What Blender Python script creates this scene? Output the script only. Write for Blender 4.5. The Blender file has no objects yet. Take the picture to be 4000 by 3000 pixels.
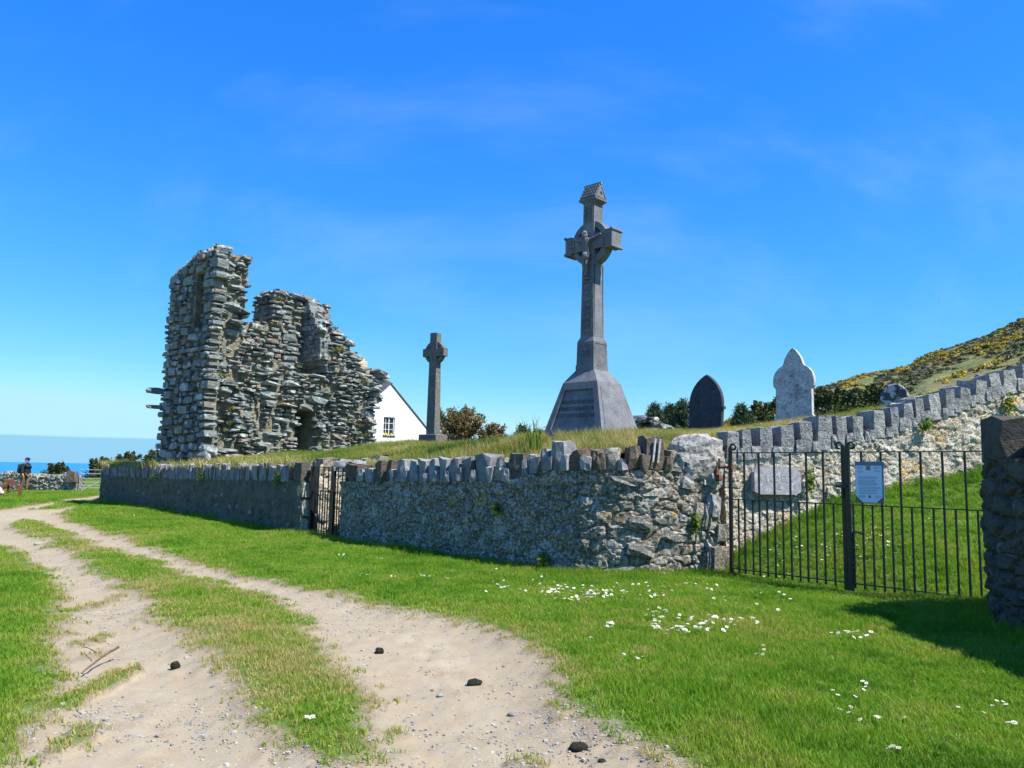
import bpy, bmesh, math, random
import numpy as np
from mathutils import Vector, Matrix, Euler
random.seed(7)
RS = np.random.RandomState(7)
R = math.radians
scene = bpy.context.scene
COL = scene.collection

# ------------------------------------------------------------------ camera
EYE = np.array([0.0, 0.0, 1.55])
FPX, CXP, CYP = 3050.0, 2000.0, 1500.0
PITCH, ROLL = R(6.34), R(1.05)
_F = np.array([0, math.cos(PITCH), math.sin(PITCH)])
_R0 = np.array([1.0, 0, 0]); _U0 = np.array([0, -math.sin(PITCH), math.cos(PITCH)])
_R = math.cos(ROLL) * _R0 + math.sin(ROLL) * _U0
_U = -math.sin(ROLL) * _R0 + math.cos(ROLL) * _U0
cam_d = bpy.data.cameras.new('camera'); cam = bpy.data.objects.new('camera', cam_d); COL.objects.link(cam)
cam_d.sensor_width = 36.0; cam_d.lens = 36.0 * FPX / 4000.0
cam_d.clip_start = 0.05; cam_d.clip_end = 60000
cam.matrix_world = Matrix(((_R[0], _U[0], -_F[0], EYE[0]), (_R[1], _U[1], -_F[1], EYE[1]), (_R[2], _U[2], -_F[2], EYE[2]), (0, 0, 0, 1)))
scene.camera = cam

def ray(px, py):
    return _F + (px - CXP) / FPX * _R - (py - CYP) / FPX * _U
def at(px, py, Y):
    d = ray(px, py); return EYE + d * (Y / d[1])
def gnd(px, py, z=0.0):
    d = ray(px, py); return EYE + d * ((z - EYE[2]) / d[2])
def proj(p):
    v = np.asarray(p) - EYE
    w = v @ _F
    return CXP + FPX * (v @ _R) / w, CYP - FPX * (v @ _U) / w

# ------------------------------------------------------------------ sun, sky, exposure
SUN_AZ, SUN_EL = R(119.0), R(55.0)          # azimuth clockwise from +Y
SUN = np.array([math.sin(SUN_AZ) * math.cos(SUN_EL), math.cos(SUN_AZ) * math.cos(SUN_EL), math.sin(SUN_EL)])
sun_d = bpy.data.lights.new('sun', 'SUN'); sun = bpy.data.objects.new('sun', sun_d); COL.objects.link(sun)
sun_d.energy = 4.9; sun_d.angle = R(0.53); sun_d.color = (1.0, 0.94, 0.83)
sun.rotation_euler = Vector(-SUN).to_track_quat('-Z', 'Y').to_euler()
scene.view_settings.view_transform = 'Standard'; scene.view_settings.look = 'None'
scene.view_settings.gamma = 1.0; scene.view_settings.use_curve_mapping = False
scene.view_settings.exposure = 0.8

SKY_CURVE = ((0.155, 1.68), (0.715, 0.91), (1.33, 1.0))
world = bpy.data.worlds.new('World'); scene.world = world; world.use_nodes = True
nt = world.node_tree; nt.nodes.clear()
def N(nt, typ, **kw):
    n = nt.nodes.new(typ)
    for k, v in kw.items():
        if k.startswith('i_'):
            n.inputs[k[2:].replace('_', ' ')].default_value = v
        else:
            setattr(n, k, v)
    return n
def L(nt, a, b): nt.links.new(a, b)
def math_n(nt, op, a, b=None, clamp=False):
    n = nt.nodes.new('ShaderNodeMath'); n.operation = op; n.use_clamp = clamp
    for i, v in enumerate((a, b)):
        if v is None: continue
        if isinstance(v, (int, float)): n.inputs[i].default_value = v
        else: nt.links.new(v, n.inputs[i])
    return n.outputs[0]
def mix_n(nt, fac, a, b, blend='MIX'):
    n = nt.nodes.new('ShaderNodeMix'); n.data_type = 'RGBA'; n.blend_type = blend
    for s, v in ((n.inputs['Factor'], fac), (n.inputs[6], a), (n.inputs[7], b)):
        if isinstance(v, (int, float)): s.default_value = v
        elif isinstance(v, (tuple, list)): s.default_value = (v[0], v[1], v[2], 1)
        else: nt.links.new(v, s)
    return n.outputs[2]
def smooth_n(nt, x, a, b):
    n = nt.nodes.new('ShaderNodeMapRange'); n.interpolation_type = 'SMOOTHSTEP'
    nt.links.new(x, n.inputs[0]); n.inputs[1].default_value = a; n.inputs[2].default_value = b
    return n.outputs[0]
sky = N(nt, 'ShaderNodeTexSky', sky_type='NISHITA', sun_disc=False, sun_elevation=SUN_EL, sun_rotation=SUN_AZ,
        altitude=20.0, air_density=1.0, dust_density=0.0, ozone_density=5.0)
sp_ = N(nt, 'ShaderNodeSeparateColor'); L(nt, sky.outputs[0], sp_.inputs[0]); hsv = N(nt, 'ShaderNodeCombineColor')
for k_, (gain, power) in enumerate(SKY_CURVE):           # the camera's own colour response to the clear sky
    L(nt, math_n(nt, 'MINIMUM', math_n(nt, 'MULTIPLY', math_n(nt, 'POWER', sp_.outputs[k_], power), gain), (2.15, 3.75, 4.5)[k_]), hsv.inputs[k_])
tc = N(nt, 'ShaderNodeTexCoord'); sep = N(nt, 'ShaderNodeSeparateXYZ'); L(nt, tc.outputs['Generated'], sep.inputs[0])
# thin high cirrus streaks
mp = N(nt, 'ShaderNodeMapping'); mp.inputs['Rotation'].default_value = (0.2, 0.5, 0.7); mp.inputs['Scale'].default_value = (1.2, 9.0, 5.0)
L(nt, tc.outputs['Generated'], mp.inputs[0])
cn = N(nt, 'ShaderNodeTexNoise', i_Scale=1.6, i_Detail=5.0, i_Roughness=0.55); L(nt, mp.outputs[0], cn.inputs['Vector'])
cir = math_n(nt, 'MULTIPLY', smooth_n(nt, cn.outputs['Fac'], 0.45, 0.85), 0.10)
c1 = mix_n(nt, cir, hsv.outputs[0], (4.0, 4.8, 5.2))
# low bank of sea haze lying on the horizon all the way round
bn = N(nt, 'ShaderNodeTexNoise', i_Scale=2.5, i_Detail=2.0); L(nt, tc.outputs['Generated'], bn.inputs['Vector'])
edge = math_n(nt, 'ADD', 0.022, math_n(nt, 'MULTIPLY', bn.outputs['Fac'], 0.012))
dz = math_n(nt, 'SUBTRACT', sep.outputs['Z'], edge)
bank = math_n(nt, 'MULTIPLY', math_n(nt, 'SUBTRACT', 1.0, smooth_n(nt, dz, -0.0015, 0.0015)), 0.8)
c2 = mix_n(nt, bank, c1, (1.20, 2.65, 3.9))
bg = N(nt, 'ShaderNodeBackground'); bg.inputs['Strength'].default_value = 0.135
L(nt, c2, bg.inputs['Color'])
out = N(nt, 'ShaderNodeOutputWorld'); L(nt, bg.outputs[0], out.inputs[0])
scene.cycles.max_bounces = 6; scene.cycles.diffuse_bounces = 1; scene.cycles.glossy_bounces = 2
scene.cycles.transparent_max_bounces = 8; scene.cycles.caustics_reflective = False; scene.cycles.caustics_refractive = False

# ------------------------------------------------------------------ numpy noise
def _hash(ix, iy, seed):
    h = (ix.astype(np.int64) * 374761393 + iy.astype(np.int64) * 668265263 + seed * 1442695041) & 0xFFFFFFFF
    h = ((h ^ (h >> 13)) * 1274126177) & 0xFFFFFFFF
    return ((h ^ (h >> 16)) & 0xFFFFFF) / float(0xFFFFFF)
def vnoise(x, y, seed=0):
    x = np.asarray(x, float); y = np.asarray(y, float)
    ix = np.floor(x); iy = np.floor(y); fx = x - ix; fy = y - iy
    fx = fx * fx * (3 - 2 * fx); fy = fy * fy * (3 - 2 * fy)
    a = _hash(ix, iy, seed); b = _hash(ix + 1, iy, seed); c = _hash(ix, iy + 1, seed); d = _hash(ix + 1, iy + 1, seed)
    return (a * (1 - fx) + b * fx) * (1 - fy) + (c * (1 - fx) + d * fx) * fy
def fbm(x, y, oct=4, seed=0, gain=0.5):
    s = 0; a = 1; t = 0
    for o in range(oct):
        s = s + a * (vnoise(np.asarray(x) * 2 ** o, np.asarray(y) * 2 ** o, seed + o * 17) - 0.5); t += a; a *= gain
    return s / t * 2
def worley(x, y, seed=0):
    """distance to the nearest and second nearest jittered cell point"""
    x = np.asarray(x, float); y = np.asarray(y, float)
    ix = np.floor(x); iy = np.floor(y); f1 = np.full(x.shape, 9.0); f2 = np.full(x.shape, 9.0); cid = np.zeros(x.shape)
    for dx in (-1, 0, 1):
        for dy in (-1, 0, 1):
            px = ix + dx + 0.1 + 0.8 * _hash(ix + dx, iy + dy, seed); py = iy + dy + 0.1 + 0.8 * _hash(ix + dx, iy + dy, seed + 5)
            d = np.hypot(px - x, py - y); h = _hash(ix + dx, iy + dy, seed + 9)
            m = d < f1
            f2 = np.where(m, f1, np.minimum(f2, d)); cid = np.where(m, h, cid); f1 = np.where(m, d, f1)
    return f1, f2, cid
def sstep(a, b, x):
    t = np.clip((np.asarray(x, float) - a) / (b - a), 0, 1); return t * t * (3 - 2 * t)

# ------------------------------------------------------------------ object helpers
def tag(o, label=None, cat=None, group=None, kind=None):
    if label: o['label'] = label
    if cat: o['category'] = cat
    if group: o['group'] = group
    if kind: o['kind'] = kind
    return o
def thing(name, label, cat, loc=(0, 0, 0), rz=0.0, group=None):
    o = bpy.data.objects.new(name, None); COL.objects.link(o)
    o.location = loc; o.rotation_euler = (0, 0, rz); o.empty_display_size = 0.2
    return tag(o, label, cat, group)
def mesh(name, verts, faces, mat=None, smooth=False):
    me = bpy.data.meshes.new(name); me.from_pydata([tuple(v) for v in verts], [], [tuple(f) for f in faces]); me.update()
    if mat is not None:
        for m in (mat if isinstance(mat, (list, tuple)) else [mat]): me.materials.append(m)
    if smooth: me.polygons.foreach_set('use_smooth', [True] * len(me.polygons))
    return me
def nmesh(name, V, Q, mat=None, smooth=False, tri=False):
    """numpy mesh: V (n,3), Q (m,4) or (m,3)"""
    me = bpy.data.meshes.new(name); k = Q.shape[1]
    me.vertices.add(len(V)); me.vertices.foreach_set('co', np.ascontiguousarray(V, dtype=np.float32).ravel())
    me.loops.add(Q.size); me.loops.foreach_set('vertex_index', np.ascontiguousarray(Q, dtype=np.int32).ravel())
    me.polygons.add(len(Q)); me.polygons.foreach_set('loop_start', np.arange(0, Q.size, k, dtype=np.int32))
    me.polygons.foreach_set('loop_total', np.full(len(Q), k, dtype=np.int32))
    me.polygons.foreach_set('use_smooth', np.full(len(Q), smooth))
    me.update(calc_edges=True); me.validate()
    if mat is not None: me.materials.append(mat)
    return me
def link(name, me, parent=None, loc=None, rot=None, scale=None):
    o = bpy.data.objects.new(name, me); COL.objects.link(o)
    if parent is not None: o.parent = parent
    if loc is not None: o.location = loc
    if rot is not None: o.rotation_euler = rot
    if scale is not None: o.scale = scale
    return o
class MB:
    """collects simple solids into one mesh"""
    def __init__(s): s.v = []; s.f = []; s.m = []
    def add(s, vs, fs, mi=0):
        b = len(s.v); s.v += [tuple(v) for v in vs]; s.f += [tuple(i + b for i in f) for f in fs]; s.m += [mi] * len(fs)
    def box(s, c, d, rz=0.0, mi=0, bev=0.0):
        x, y, z = d[0] / 2, d[1] / 2, d[2] / 2
        if bev <= 0:
            pts = [(sx * x, sy * y, sz * z) for sz in (-1, 1) for sx, sy in ((-1, -1), (1, -1), (1, 1), (-1, 1))]
            fs = [(3, 2, 1, 0), (4, 5, 6, 7), (0, 1, 5, 4), (1, 2, 6, 5), (2, 3, 7, 6), (3, 0, 4, 7)]
        else:
            b = bev; lay = [(-z, b), (-z + b, 0), (z - b, 0), (z, b)]; pts = []; fs = []
            for zz, k in lay:
                X, Y = x - k, y - k
                cc = b * 0.6 if k == 0 else b * 0.3
                pts += [(-X + cc, -Y, zz), (X - cc, -Y, zz), (X, -Y + cc, zz), (X, Y - cc, zz), (X - cc, Y, zz), (-X + cc, Y, zz), (-X, Y - cc, zz), (-X, -Y + cc, zz)]
            fs = [tuple(range(7, -1, -1)), tuple(range(24, 32))]
            for l in range(3):
                for i in range(8): fs.append((l * 8 + i, l * 8 + (i + 1) % 8, l * 8 + 8 + (i + 1) % 8, l * 8 + 8 + i))
        ca, sa = math.cos(rz), math.sin(rz)
        s.add([(c[0] + p[0] * ca - p[1] * sa, c[1] + p[0] * sa + p[1] * ca, c[2] + p[2]) for p in pts], fs, mi)
    def frustum(s, z0, a0, b0, z1, a1, b1, c=(0, 0), mi=0, caps=True):
        pts = [(c[0] + sx * a / 2, c[1] + sy * b / 2, z) for z, a, b in ((z0, a0, b0), (z1, a1, b1)) for sx, sy in ((-1, -1), (1, -1), (1, 1), (-1, 1))]
        fs = [(0, 1, 5, 4), (1, 2, 6, 5), (2, 3, 7, 6), (3, 0, 4, 7)]
        if caps: fs += [(3, 2, 1, 0), (4, 5, 6, 7)]
        s.add(pts, fs, mi)
    def tube(s, pts, rad, n=8, mi=0, caps=True):
        pts = [Vector(p) for p in pts]; rad = rad if isinstance(rad, (list, tuple)) else [rad] * len(pts)
        vs = []; fs = []; prev = None
        for i, p in enumerate(pts):
            t = (pts[min(i + 1, len(pts) - 1)] - pts[max(i - 1, 0)]).normalized()
            if prev is None:
                a = Vector((0, 0, 1)) if abs(t.z) < 0.9 else Vector((1, 0, 0)); u = t.cross(a).normalized()
            else:
                u = (prev - t * prev.dot(t)).normalized()
            prev = u; w = t.cross(u)
            for k in range(n):
                an = 2 * math.pi * k / n; vs.append(p + (u * math.cos(an) + w * math.sin(an)) * rad[i])
        for i in range(len(pts) - 1):
            for k in range(n): fs.append((i * n + k, i * n + (k + 1) % n, (i + 1) * n + (k + 1) % n, (i + 1) * n + k))
        if caps: fs += [tuple(range(n - 1, -1, -1)), tuple(range((len(pts) - 1) * n, len(pts) * n))]
        s.add(vs, fs, mi)
    def prism(s, outline, y0, y1, mi=0):
        """outline in x,z (counter-clockwise seen from -y), extruded along y"""
        n = len(outline)
        vs = [(x, y0, z) for x, z in outline] + [(x, y1, z) for x, z in outline]
        fs = [tuple(range(n)), tuple(range(2 * n - 1, n - 1, -1))] + [(i, i + n, (i + 1) % n + n, (i + 1) % n) for i in range(n)]
        s.add(vs, fs, mi)
    def mesh(s, name, mat, smooth=False):
        me = mesh(name, s.v, s.f, mat, smooth)
        if any(s.m): me.polygons.foreach_set('material_index', s.m)
        bm = bmesh.new(); bm.from_mesh(me); bmesh.ops.recalc_face_normals(bm, faces=bm.faces); bm.to_mesh(me); bm.free()
        return me
    def build(s, name, mat, parent=None, smooth=False, **kw): return link(name, s.mesh(name, mat, smooth), parent, **kw)

# ------------------------------------------------------------------ materials
def new_mat(name, rough=0.9, spec=0.25):
    m = bpy.data.materials.new(name); m.use_nodes = True; t = m.node_tree; b = t.nodes['Principled BSDF']
    b.inputs['Roughness'].default_value = rough; b.inputs['Specular IOR Level'].default_value = spec
    return m, t, b
def pos(t): return N(t, 'ShaderNodeNewGeometry').outputs['Position']
def noise_n(t, scale, detail=3.0, rough=0.55, vec=None, stretch=None, dist=0.0):
    v = vec if vec is not None else pos(t)
    if stretch is not None:
        mp = N(t, 'ShaderNodeMapping'); mp.inputs['Scale'].default_value = stretch; L(t, v, mp.inputs[0]); v = mp.outputs[0]
    n = N(t, 'ShaderNodeTexNoise', i_Scale=scale, i_Detail=detail, i_Roughness=rough, i_Distortion=dist); L(t, v, n.inputs['Vector'])
    return n.outputs['Fac']
def ramp_n(t, fac, stops, interp='LINEAR'):
    r = N(t, 'ShaderNodeValToRGB'); r.color_ramp.interpolation = interp
    el = r.color_ramp.elements
    while len(el) < len(stops): el.new(0.5)
    for e, (p, c) in zip(el, stops): e.position = p; e.color = (c[0], c[1], c[2], 1)
    L(t, fac, r.inputs[0]); return r.outputs[0]
def bump_n(t, b, h, strength=0.6, dist=0.02):
    n = N(t, 'ShaderNodeBump', i_Strength=strength, i_Distance=dist); L(t, h, n.inputs['Height']); L(t, n.outputs[0], b.inputs['Normal'])
def rnd_n(t):
    g = N(t, 'ShaderNodeNewGeometry'); o = N(t, 'ShaderNodeObjectInfo')
    return math_n(t, 'FRACT', math_n(t, 'ADD', g.outputs['Random Per Island'], o.outputs['Random']))
def flat_mat(name, col, rough=0.8, spec=0.25, var=0.15, scale=6.0, bump=0.0, metal=0.0):
    m, t, b = new_mat(name, rough, spec); f = noise_n(t, scale, 4)
    lo = tuple(c * (1 - var) for c in col); hi = tuple(min(1, c * (1 + var)) for c in col)
    L(t, ramp_n(t, f, [(0.3, lo), (0.7, hi)]), b.inputs['Base Color']); b.inputs['Metallic'].default_value = metal
    if bump: bump_n(t, b, noise_n(t, scale * 4, 4), bump, 0.01)
    return m
def rock_mat(name, cols, scale=9.0, lichen=(0.6, 0.6, 0.57), lich=0.62, ochre=None, bump=0.7, bdist=0.03, strat=None, rough=0.92, speck=None):
    """stone whose colour varies piece by piece, with mottling, pale lichen and (optionally) ochre lichen"""
    m, t, b = new_mat(name, rough, 0.2)
    r = rnd_n(t); k = len(cols)
    c = ramp_n(t, r, [((i + 0.5) / k, q) for i, q in enumerate(cols)], 'LINEAR')
    f = noise_n(t, scale, 5, 0.65, stretch=strat)
    c = mix_n(t, 1.0, c, ramp_n(t, f, [(0.25, (0.5, 0.5, 0.5)), (0.5, (0.95, 0.95, 0.95)), (0.75, (1.35, 1.32, 1.28))]), 'MULTIPLY')
    if lichen is not None:
        lf = smooth_n(t, noise_n(t, scale * 0.55, 4, 0.6), lich, lich + 0.07)
        c = mix_n(t, math_n(t, 'MULTIPLY', lf, 0.75), c, lichen)
    if ochre is not None:
        of = smooth_n(t, noise_n(t, scale * 0.3, 4, 0.65, dist=0.6), ochre[1], ochre[1] + 0.08)
        c = mix_n(t, math_n(t, 'MULTIPLY', of, 0.8), c, ochre[0])
    if speck is not None:
        sf = noise_n(t, speck[0], 3, 0.75)
        c = mix_n(t, math_n(t, 'MULTIPLY', smooth_n(t, sf, 0.52, 0.60), speck[2]), c, speck[1])
        c = mix_n(t, math_n(t, 'MULTIPLY', smooth_n(t, sf, 0.46, 0.38), 0.75), c, (0.05, 0.045, 0.04))
    L(t, c, b.inputs['Base Color'])
    h = math_n(t, 'ADD', f, math_n(t, 'MULTIPLY', noise_n(t, scale * 5, 4, 0.7, stretch=strat), 0.5))
    bump_n(t, b, h, bump, bdist)
    return m
def leaf_mat(name, cols, trans=0.35, attr=None, rough=0.6):
    m = bpy.data.materials.new(name); m.use_nodes = True; t = m.node_tree
    b = t.nodes['Principled BSDF']; b.inputs['Roughness'].default_value = rough; b.inputs['Specular IOR Level'].default_value = 0.25
    if attr:
        a = N(t, 'ShaderNodeAttribute', attribute_type='INSTANCER', attribute_name=attr); g = N(t, 'ShaderNodeNewGeometry')
        f = math_n(t, 'ADD', a.outputs['Fac'], math_n(t, 'MULTIPLY', math_n(t, 'SUBTRACT', g.outputs['Random Per Island'], 0.5), 0.35))
    else:
        f = rnd_n(t)
    k = len(cols); c = ramp_n(t, f, [(i / (k - 1), q) for i, q in enumerate(cols)])
    L(t, c, b.inputs['Base Color'])
    tr = N(t, 'ShaderNodeBsdfTranslucent'); L(t, mix_n(t, 1.0, c, (1.25, 1.2, 0.55), 'MULTIPLY'), tr.inputs[0])
    ms = N(t, 'ShaderNodeMixShader'); ms.inputs[0].default_value = trans
    L(t, b.outputs[0], ms.inputs[1]); L(t, tr.outputs[0], ms.inputs[2]); L(t, ms.outputs[0], t.nodes['Material Output'].inputs[0])
    return m

MT = {}
SCHIST = [(0.12, 0.135, 0.13), (0.19, 0.205, 0.20), (0.26, 0.275, 0.26), (0.165, 0.185, 0.175), (0.33, 0.33, 0.31), (0.22, 0.215, 0.19), (0.15, 0.165, 0.165), (0.24, 0.23, 0.20), (0.18, 0.19, 0.18), (0.26, 0.205, 0.165)]
MT['tower'] = rock_mat('tower_schist', [(a * 1.02, b * 1.10, c * 1.18) for a, b, c in SCHIST], 6.0, (0.56, 0.57, 0.54), 0.57, ((0.30, 0.25, 0.10), 0.70), 0.8, 0.05, strat=(1, 1, 2.6))
MT['mortar'] = rock_mat('tower_lime_core', [(0.27, 0.235, 0.165), (0.25, 0.22, 0.16)], 4.0, (0.15, 0.15, 0.13), 0.50, ((0.34, 0.25, 0.11), 0.58), 1.0, 0.08)
MT['rubble'] = rock_mat('rubble_wall_face', [(0.18, 0.16, 0.125), (0.195, 0.175, 0.14)], 5.0, (0.33, 0.32, 0.29), 0.53, ((0.32, 0.21, 0.06), 0.61), 0.75, 0.04, speck=(22, (0.52, 0.50, 0.44), 0.6))
MT['rubstone'] = rock_mat('rubble_wall_stone', [(0.20, 0.20, 0.185), (0.27, 0.25, 0.215), (0.16, 0.175, 0.165), (0.25, 0.21, 0.16), (0.31, 0.295, 0.265), (0.20, 0.17, 0.135)], 9.0, (0.46, 0.45, 0.41), 0.58, ((0.36, 0.24, 0.06), 0.65), 0.9, 0.03, strat=(1, 1, 2.2), speck=(26, (0.48, 0.46, 0.41), 0.5))
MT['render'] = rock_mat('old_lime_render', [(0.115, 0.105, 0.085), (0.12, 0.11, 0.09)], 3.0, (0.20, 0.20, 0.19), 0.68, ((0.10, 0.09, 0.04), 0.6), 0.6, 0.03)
MT['roughcast'] = rock_mat('roughcast_lime', [(0.42, 0.365, 0.275), (0.44, 0.385, 0.295)], 7.0, (0.54, 0.51, 0.44), 0.5, ((0.52, 0.31, 0.06), 0.57), 1.0, 0.05, speck=(30, (0.70, 0.66, 0.57), 0.7))
MT['coping'] = rock_mat('coping_basalt', [(0.21, 0.21, 0.22), (0.27, 0.27, 0.275), (0.24, 0.24, 0.255), (0.30, 0.295, 0.28), (0.19, 0.19, 0.20)], 6.0, (0.42, 0.42, 0.40), 0.64, ((0.33, 0.25, 0.10), 0.69), 0.7, 0.03)
MT['coping_brown'] = rock_mat('coping_brown_stone', [(0.13, 0.10, 0.075), (0.19, 0.15, 0.115), (0.11, 0.095, 0.08), (0.24, 0.21, 0.175)], 8.0, (0.4, 0.38, 0.33), 0.63, None, 1.0, 0.05)
MT['coping_pale'] = rock_mat('pale_grey_coping', [(0.25, 0.255, 0.265), (0.33, 0.33, 0.335), (0.28, 0.285, 0.295), (0.37, 0.365, 0.35)], 6.0, (0.46, 0.46, 0.44), 0.60, ((0.38, 0.29, 0.12), 0.68), 1.0, 0.05, speck=(35, (0.42, 0.42, 0.41), 0.4))
MT['boulder'] = rock_mat('pale_quartz_boulder', [(0.33, 0.325, 0.31), (0.36, 0.35, 0.335)], 5.0, (0.17, 0.17, 0.165), 0.56, ((0.36, 0.28, 0.14), 0.66), 0.9, 0.05, speck=(14, (0.42, 0.415, 0.40), 0.6))
MT['limestone'] = rock_mat('grey_limestone', [(0.165, 0.175, 0.20), (0.17, 0.18, 0.205)], 3.0, (0.24, 0.215, 0.18), 0.66, None, 0.25, 0.01, speck=(60, (0.28, 0.285, 0.295), 0.35))
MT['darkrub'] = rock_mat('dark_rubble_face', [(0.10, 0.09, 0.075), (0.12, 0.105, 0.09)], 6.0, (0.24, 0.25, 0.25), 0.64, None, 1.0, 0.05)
MT['granite'] = rock_mat('grey_granite_cross', [(0.145, 0.140, 0.135), (0.150, 0.145, 0.140)], 14.0, (0.10, 0.10, 0.10), 0.6, None, 0.2, 0.006)
MT['slate'] = rock_mat('black_slate', [(0.045, 0.050, 0.066), (0.048, 0.053, 0.07)], 9.0, None, 0.66, None, 0.2, 0.008, rough=0.6)
MT['marble'] = rock_mat('weathered_white_marble', [(0.46, 0.47, 0.48), (0.48, 0.49, 0.50)], 7.0, (0.22, 0.22, 0.23), 0.58, None, 0.3, 0.008, speck=(40, (0.52, 0.52, 0.52), 0.4))
MT['lichstone'] = rock_mat('lichen_covered_stone', [(0.085, 0.085, 0.085), (0.09, 0.09, 0.09)], 11.0, (0.55, 0.56, 0.55), 0.50, None, 0.5, 0.01)
MT['plaque'] = rock_mat('purple_grey_slate', [(0.36, 0.35, 0.38), (0.37, 0.36, 0.39)], 16.0, (0.58, 0.58, 0.60), 0.56, None, 0.3, 0.006)
MT['iron'] = flat_mat('black_painted_iron', (0.012, 0.012, 0.014), 0.42, 0.5, 0.3, 30, 0.15)
MT['rust'] = flat_mat('rusty_iron', (0.16, 0.065, 0.035), 0.9, 0.2, 0.4, 20, 0.4)
MT['galv'] = flat_mat('galvanised_steel', (0.30, 0.33, 0.33), 0.6, 0.4, 0.15, 8, 0.0, 0.2)
MT['white'] = flat_mat('limewash', (0.76, 0.76, 0.74), 0.9, 0.2, 0.09, 0.9, 0.25)
MT['paint'] = flat_mat('white_gloss_paint', (0.8, 0.8, 0.8), 0.4, 0.4, 0.03)
MT['roofslate'] = rock_mat('roof_slates', [(0.10, 0.105, 0.12), (0.13, 0.135, 0.15), (0.085, 0.09, 0.1)], 3.0, (0.2, 0.2, 0.18), 0.66, None, 0.3, 0.02)
MT['clay'] = flat_mat('buff_clay', (0.55, 0.42, 0.30), 0.85)
MT['wood'] = flat_mat('dry_wood', (0.15, 0.10, 0.065), 0.9, 0.2, 0.4, 40, 0.5)
MT['dung'] = flat_mat('dried_dung', (0.028, 0.03, 0.022), 0.95, 0.1, 0.5, 60, 0.8)
m, t, b = new_mat('window_glass', 0.08, 0.5); b.inputs['Base Color'].default_value = (0.02, 0.022, 0.025, 1); MT['glass'] = m
GREENS = [(0.060, 0.140, 0.010), (0.115, 0.255, 0.016), (0.185, 0.345, 0.026), (0.280, 0.345, 0.050), (0.45, 0.39, 0.16)]
MT['grass'] = leaf_mat('lawn_grass', GREENS, 0.4, 'tint')
MT['rank'] = leaf_mat('rank_grass', [(0.07, 0.14, 0.015), (0.14, 0.21, 0.03), (0.24, 0.27, 0.06), (0.40, 0.36, 0.14), (0.52, 0.42, 0.22)], 0.35, 'tint')
MT['moss'] = leaf_mat('moss_cushion', [(0.07, 0.10, 0.02), (0.15, 0.16, 0.04), (0.25, 0.22, 0.07)], 0.2)
MT['herb'] = leaf_mat('wall_plant_leaf', [(0.05, 0.12, 0.015), (0.09, 0.17, 0.02), (0.22, 0.24, 0.02)], 0.35)
# ------------------------------------------------------------------ wall lines (world, left to right)
WA = np.array([-16.75, 32.2]); WB = np.array([-4.72, 17.85]); WC = np.array([-3.62, 16.82])
NEAR = [(-3.62, 16.82), (-2.5, 15.5), (-1.4, 14.25), (-0.4, 13.35), (0.42, 12.68), (1.05, 12.14), (1.75, 11.92), (2.45, 12.03), (3.28, 12.36)]
RIGHT = [(3.42, 12.50), (5.4, 12.87), (7.6, 13.34), (9.9, 13.83)]
GL, GM, GR = np.array([3.38, 12.06]), np.array([4.55, 10.66]), np.array([5.74, 9.30])
def in_poly(x, y, P):
    x = np.asarray(x); y = np.asarray(y); c = np.zeros(x.shape, bool); n = len(P); j = n - 1
    for i in range(n):
        xi, yi = P[i]; xj, yj = P[j]
        if yi != yj:
            c ^= ((yi > y) != (yj > y)) & (x < (xj - xi) * (y - yi) / (yj - yi) + xi)
        j = i
    return c
def seg_dist(x, y, P, closed=True):
    d = np.full(np.shape(x), 1e9); n = len(P)
    for i in range(n if closed else n - 1):
        a = np.asarray(P[i], float); b = np.asarray(P[(i + 1) % n], float); ab = b - a; l2 = max(1e-9, ab @ ab)
        t = np.clip(((x - a[0]) * ab[0] + (y - a[1]) * ab[1]) / l2, 0, 1)
        d = np.minimum(d, np.hypot(x - a[0] - t * ab[0], y - a[1] - t * ab[1]))
    return d
def G(pts): return [tuple(gnd(px, py)[:2]) for px, py in pts]
LAWN_R = G([(418, 1951), (330, 1966), (262, 2005), (280, 2030), (400, 2075), (560, 2125), (700, 2175), (850, 2225), (950, 2255), (1100, 2290), (1250, 2320), (1400, 2352), (1550, 2380), (1700, 2405), (1850, 2432), (1960, 2462), (2050, 2500), (2110, 2535), (2170, 2600), (2215, 2680), (2270, 2760), (2330, 2820), (2420, 2870), (2560, 2915), (2640, 2965), (2700, 3020), (2800, 3200)]) + [(1.2, 1.2), (1.0, -20), (60, -20), (60, 45), (-16, 45)]
STRIP = G([(60, 2035), (110, 2032), (180, 2050), (260, 2085), (370, 2130), (480, 2165), (600, 2205), (720, 2245), (800, 2275), (900, 2310), (1000, 2325), (1100, 2352), (1160, 2390), (1190, 2440), (1215, 2490), (1240, 2550), (1270, 2590), (1330, 2640), (1400, 2680), (1440, 2725), (1410, 2770), (1380, 2800), (1400, 2860), (1412, 2940), (1340, 2965), (1250, 2945), (1180, 2915), (1110, 2870), (1050, 2820), (1010, 2760), (950, 2690), (890, 2640), (850, 2590), (825, 2520), (740, 2470), (690, 2430), (620, 2410), (610, 2390), (640, 2370), (600, 2340), (520, 2300), (430, 2250), (350, 2190), (250, 2140), (150, 2100), (80, 2060)])
LAWN_L = G([(0, 2135), (80, 2180), (150, 2230), (205, 2290), (245, 2350), (250, 2420), (225, 2500), (185, 2570), (175, 2640), (165, 2720), (140, 2800), (105, 2860), (60, 2930), (20, 3000)]) + [(-2.9, 3.0), (-4, -20), (-60, -20), (-60, 26), (-22, 21.5)]
LAWN_F = G([(-500, 2010), (0, 1990), (100, 1975), (200, 1962), (330, 1944), (412, 1930)]) + [(-14, 60), (-14, 90), (-80, 90), (-80, 33)]
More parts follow.
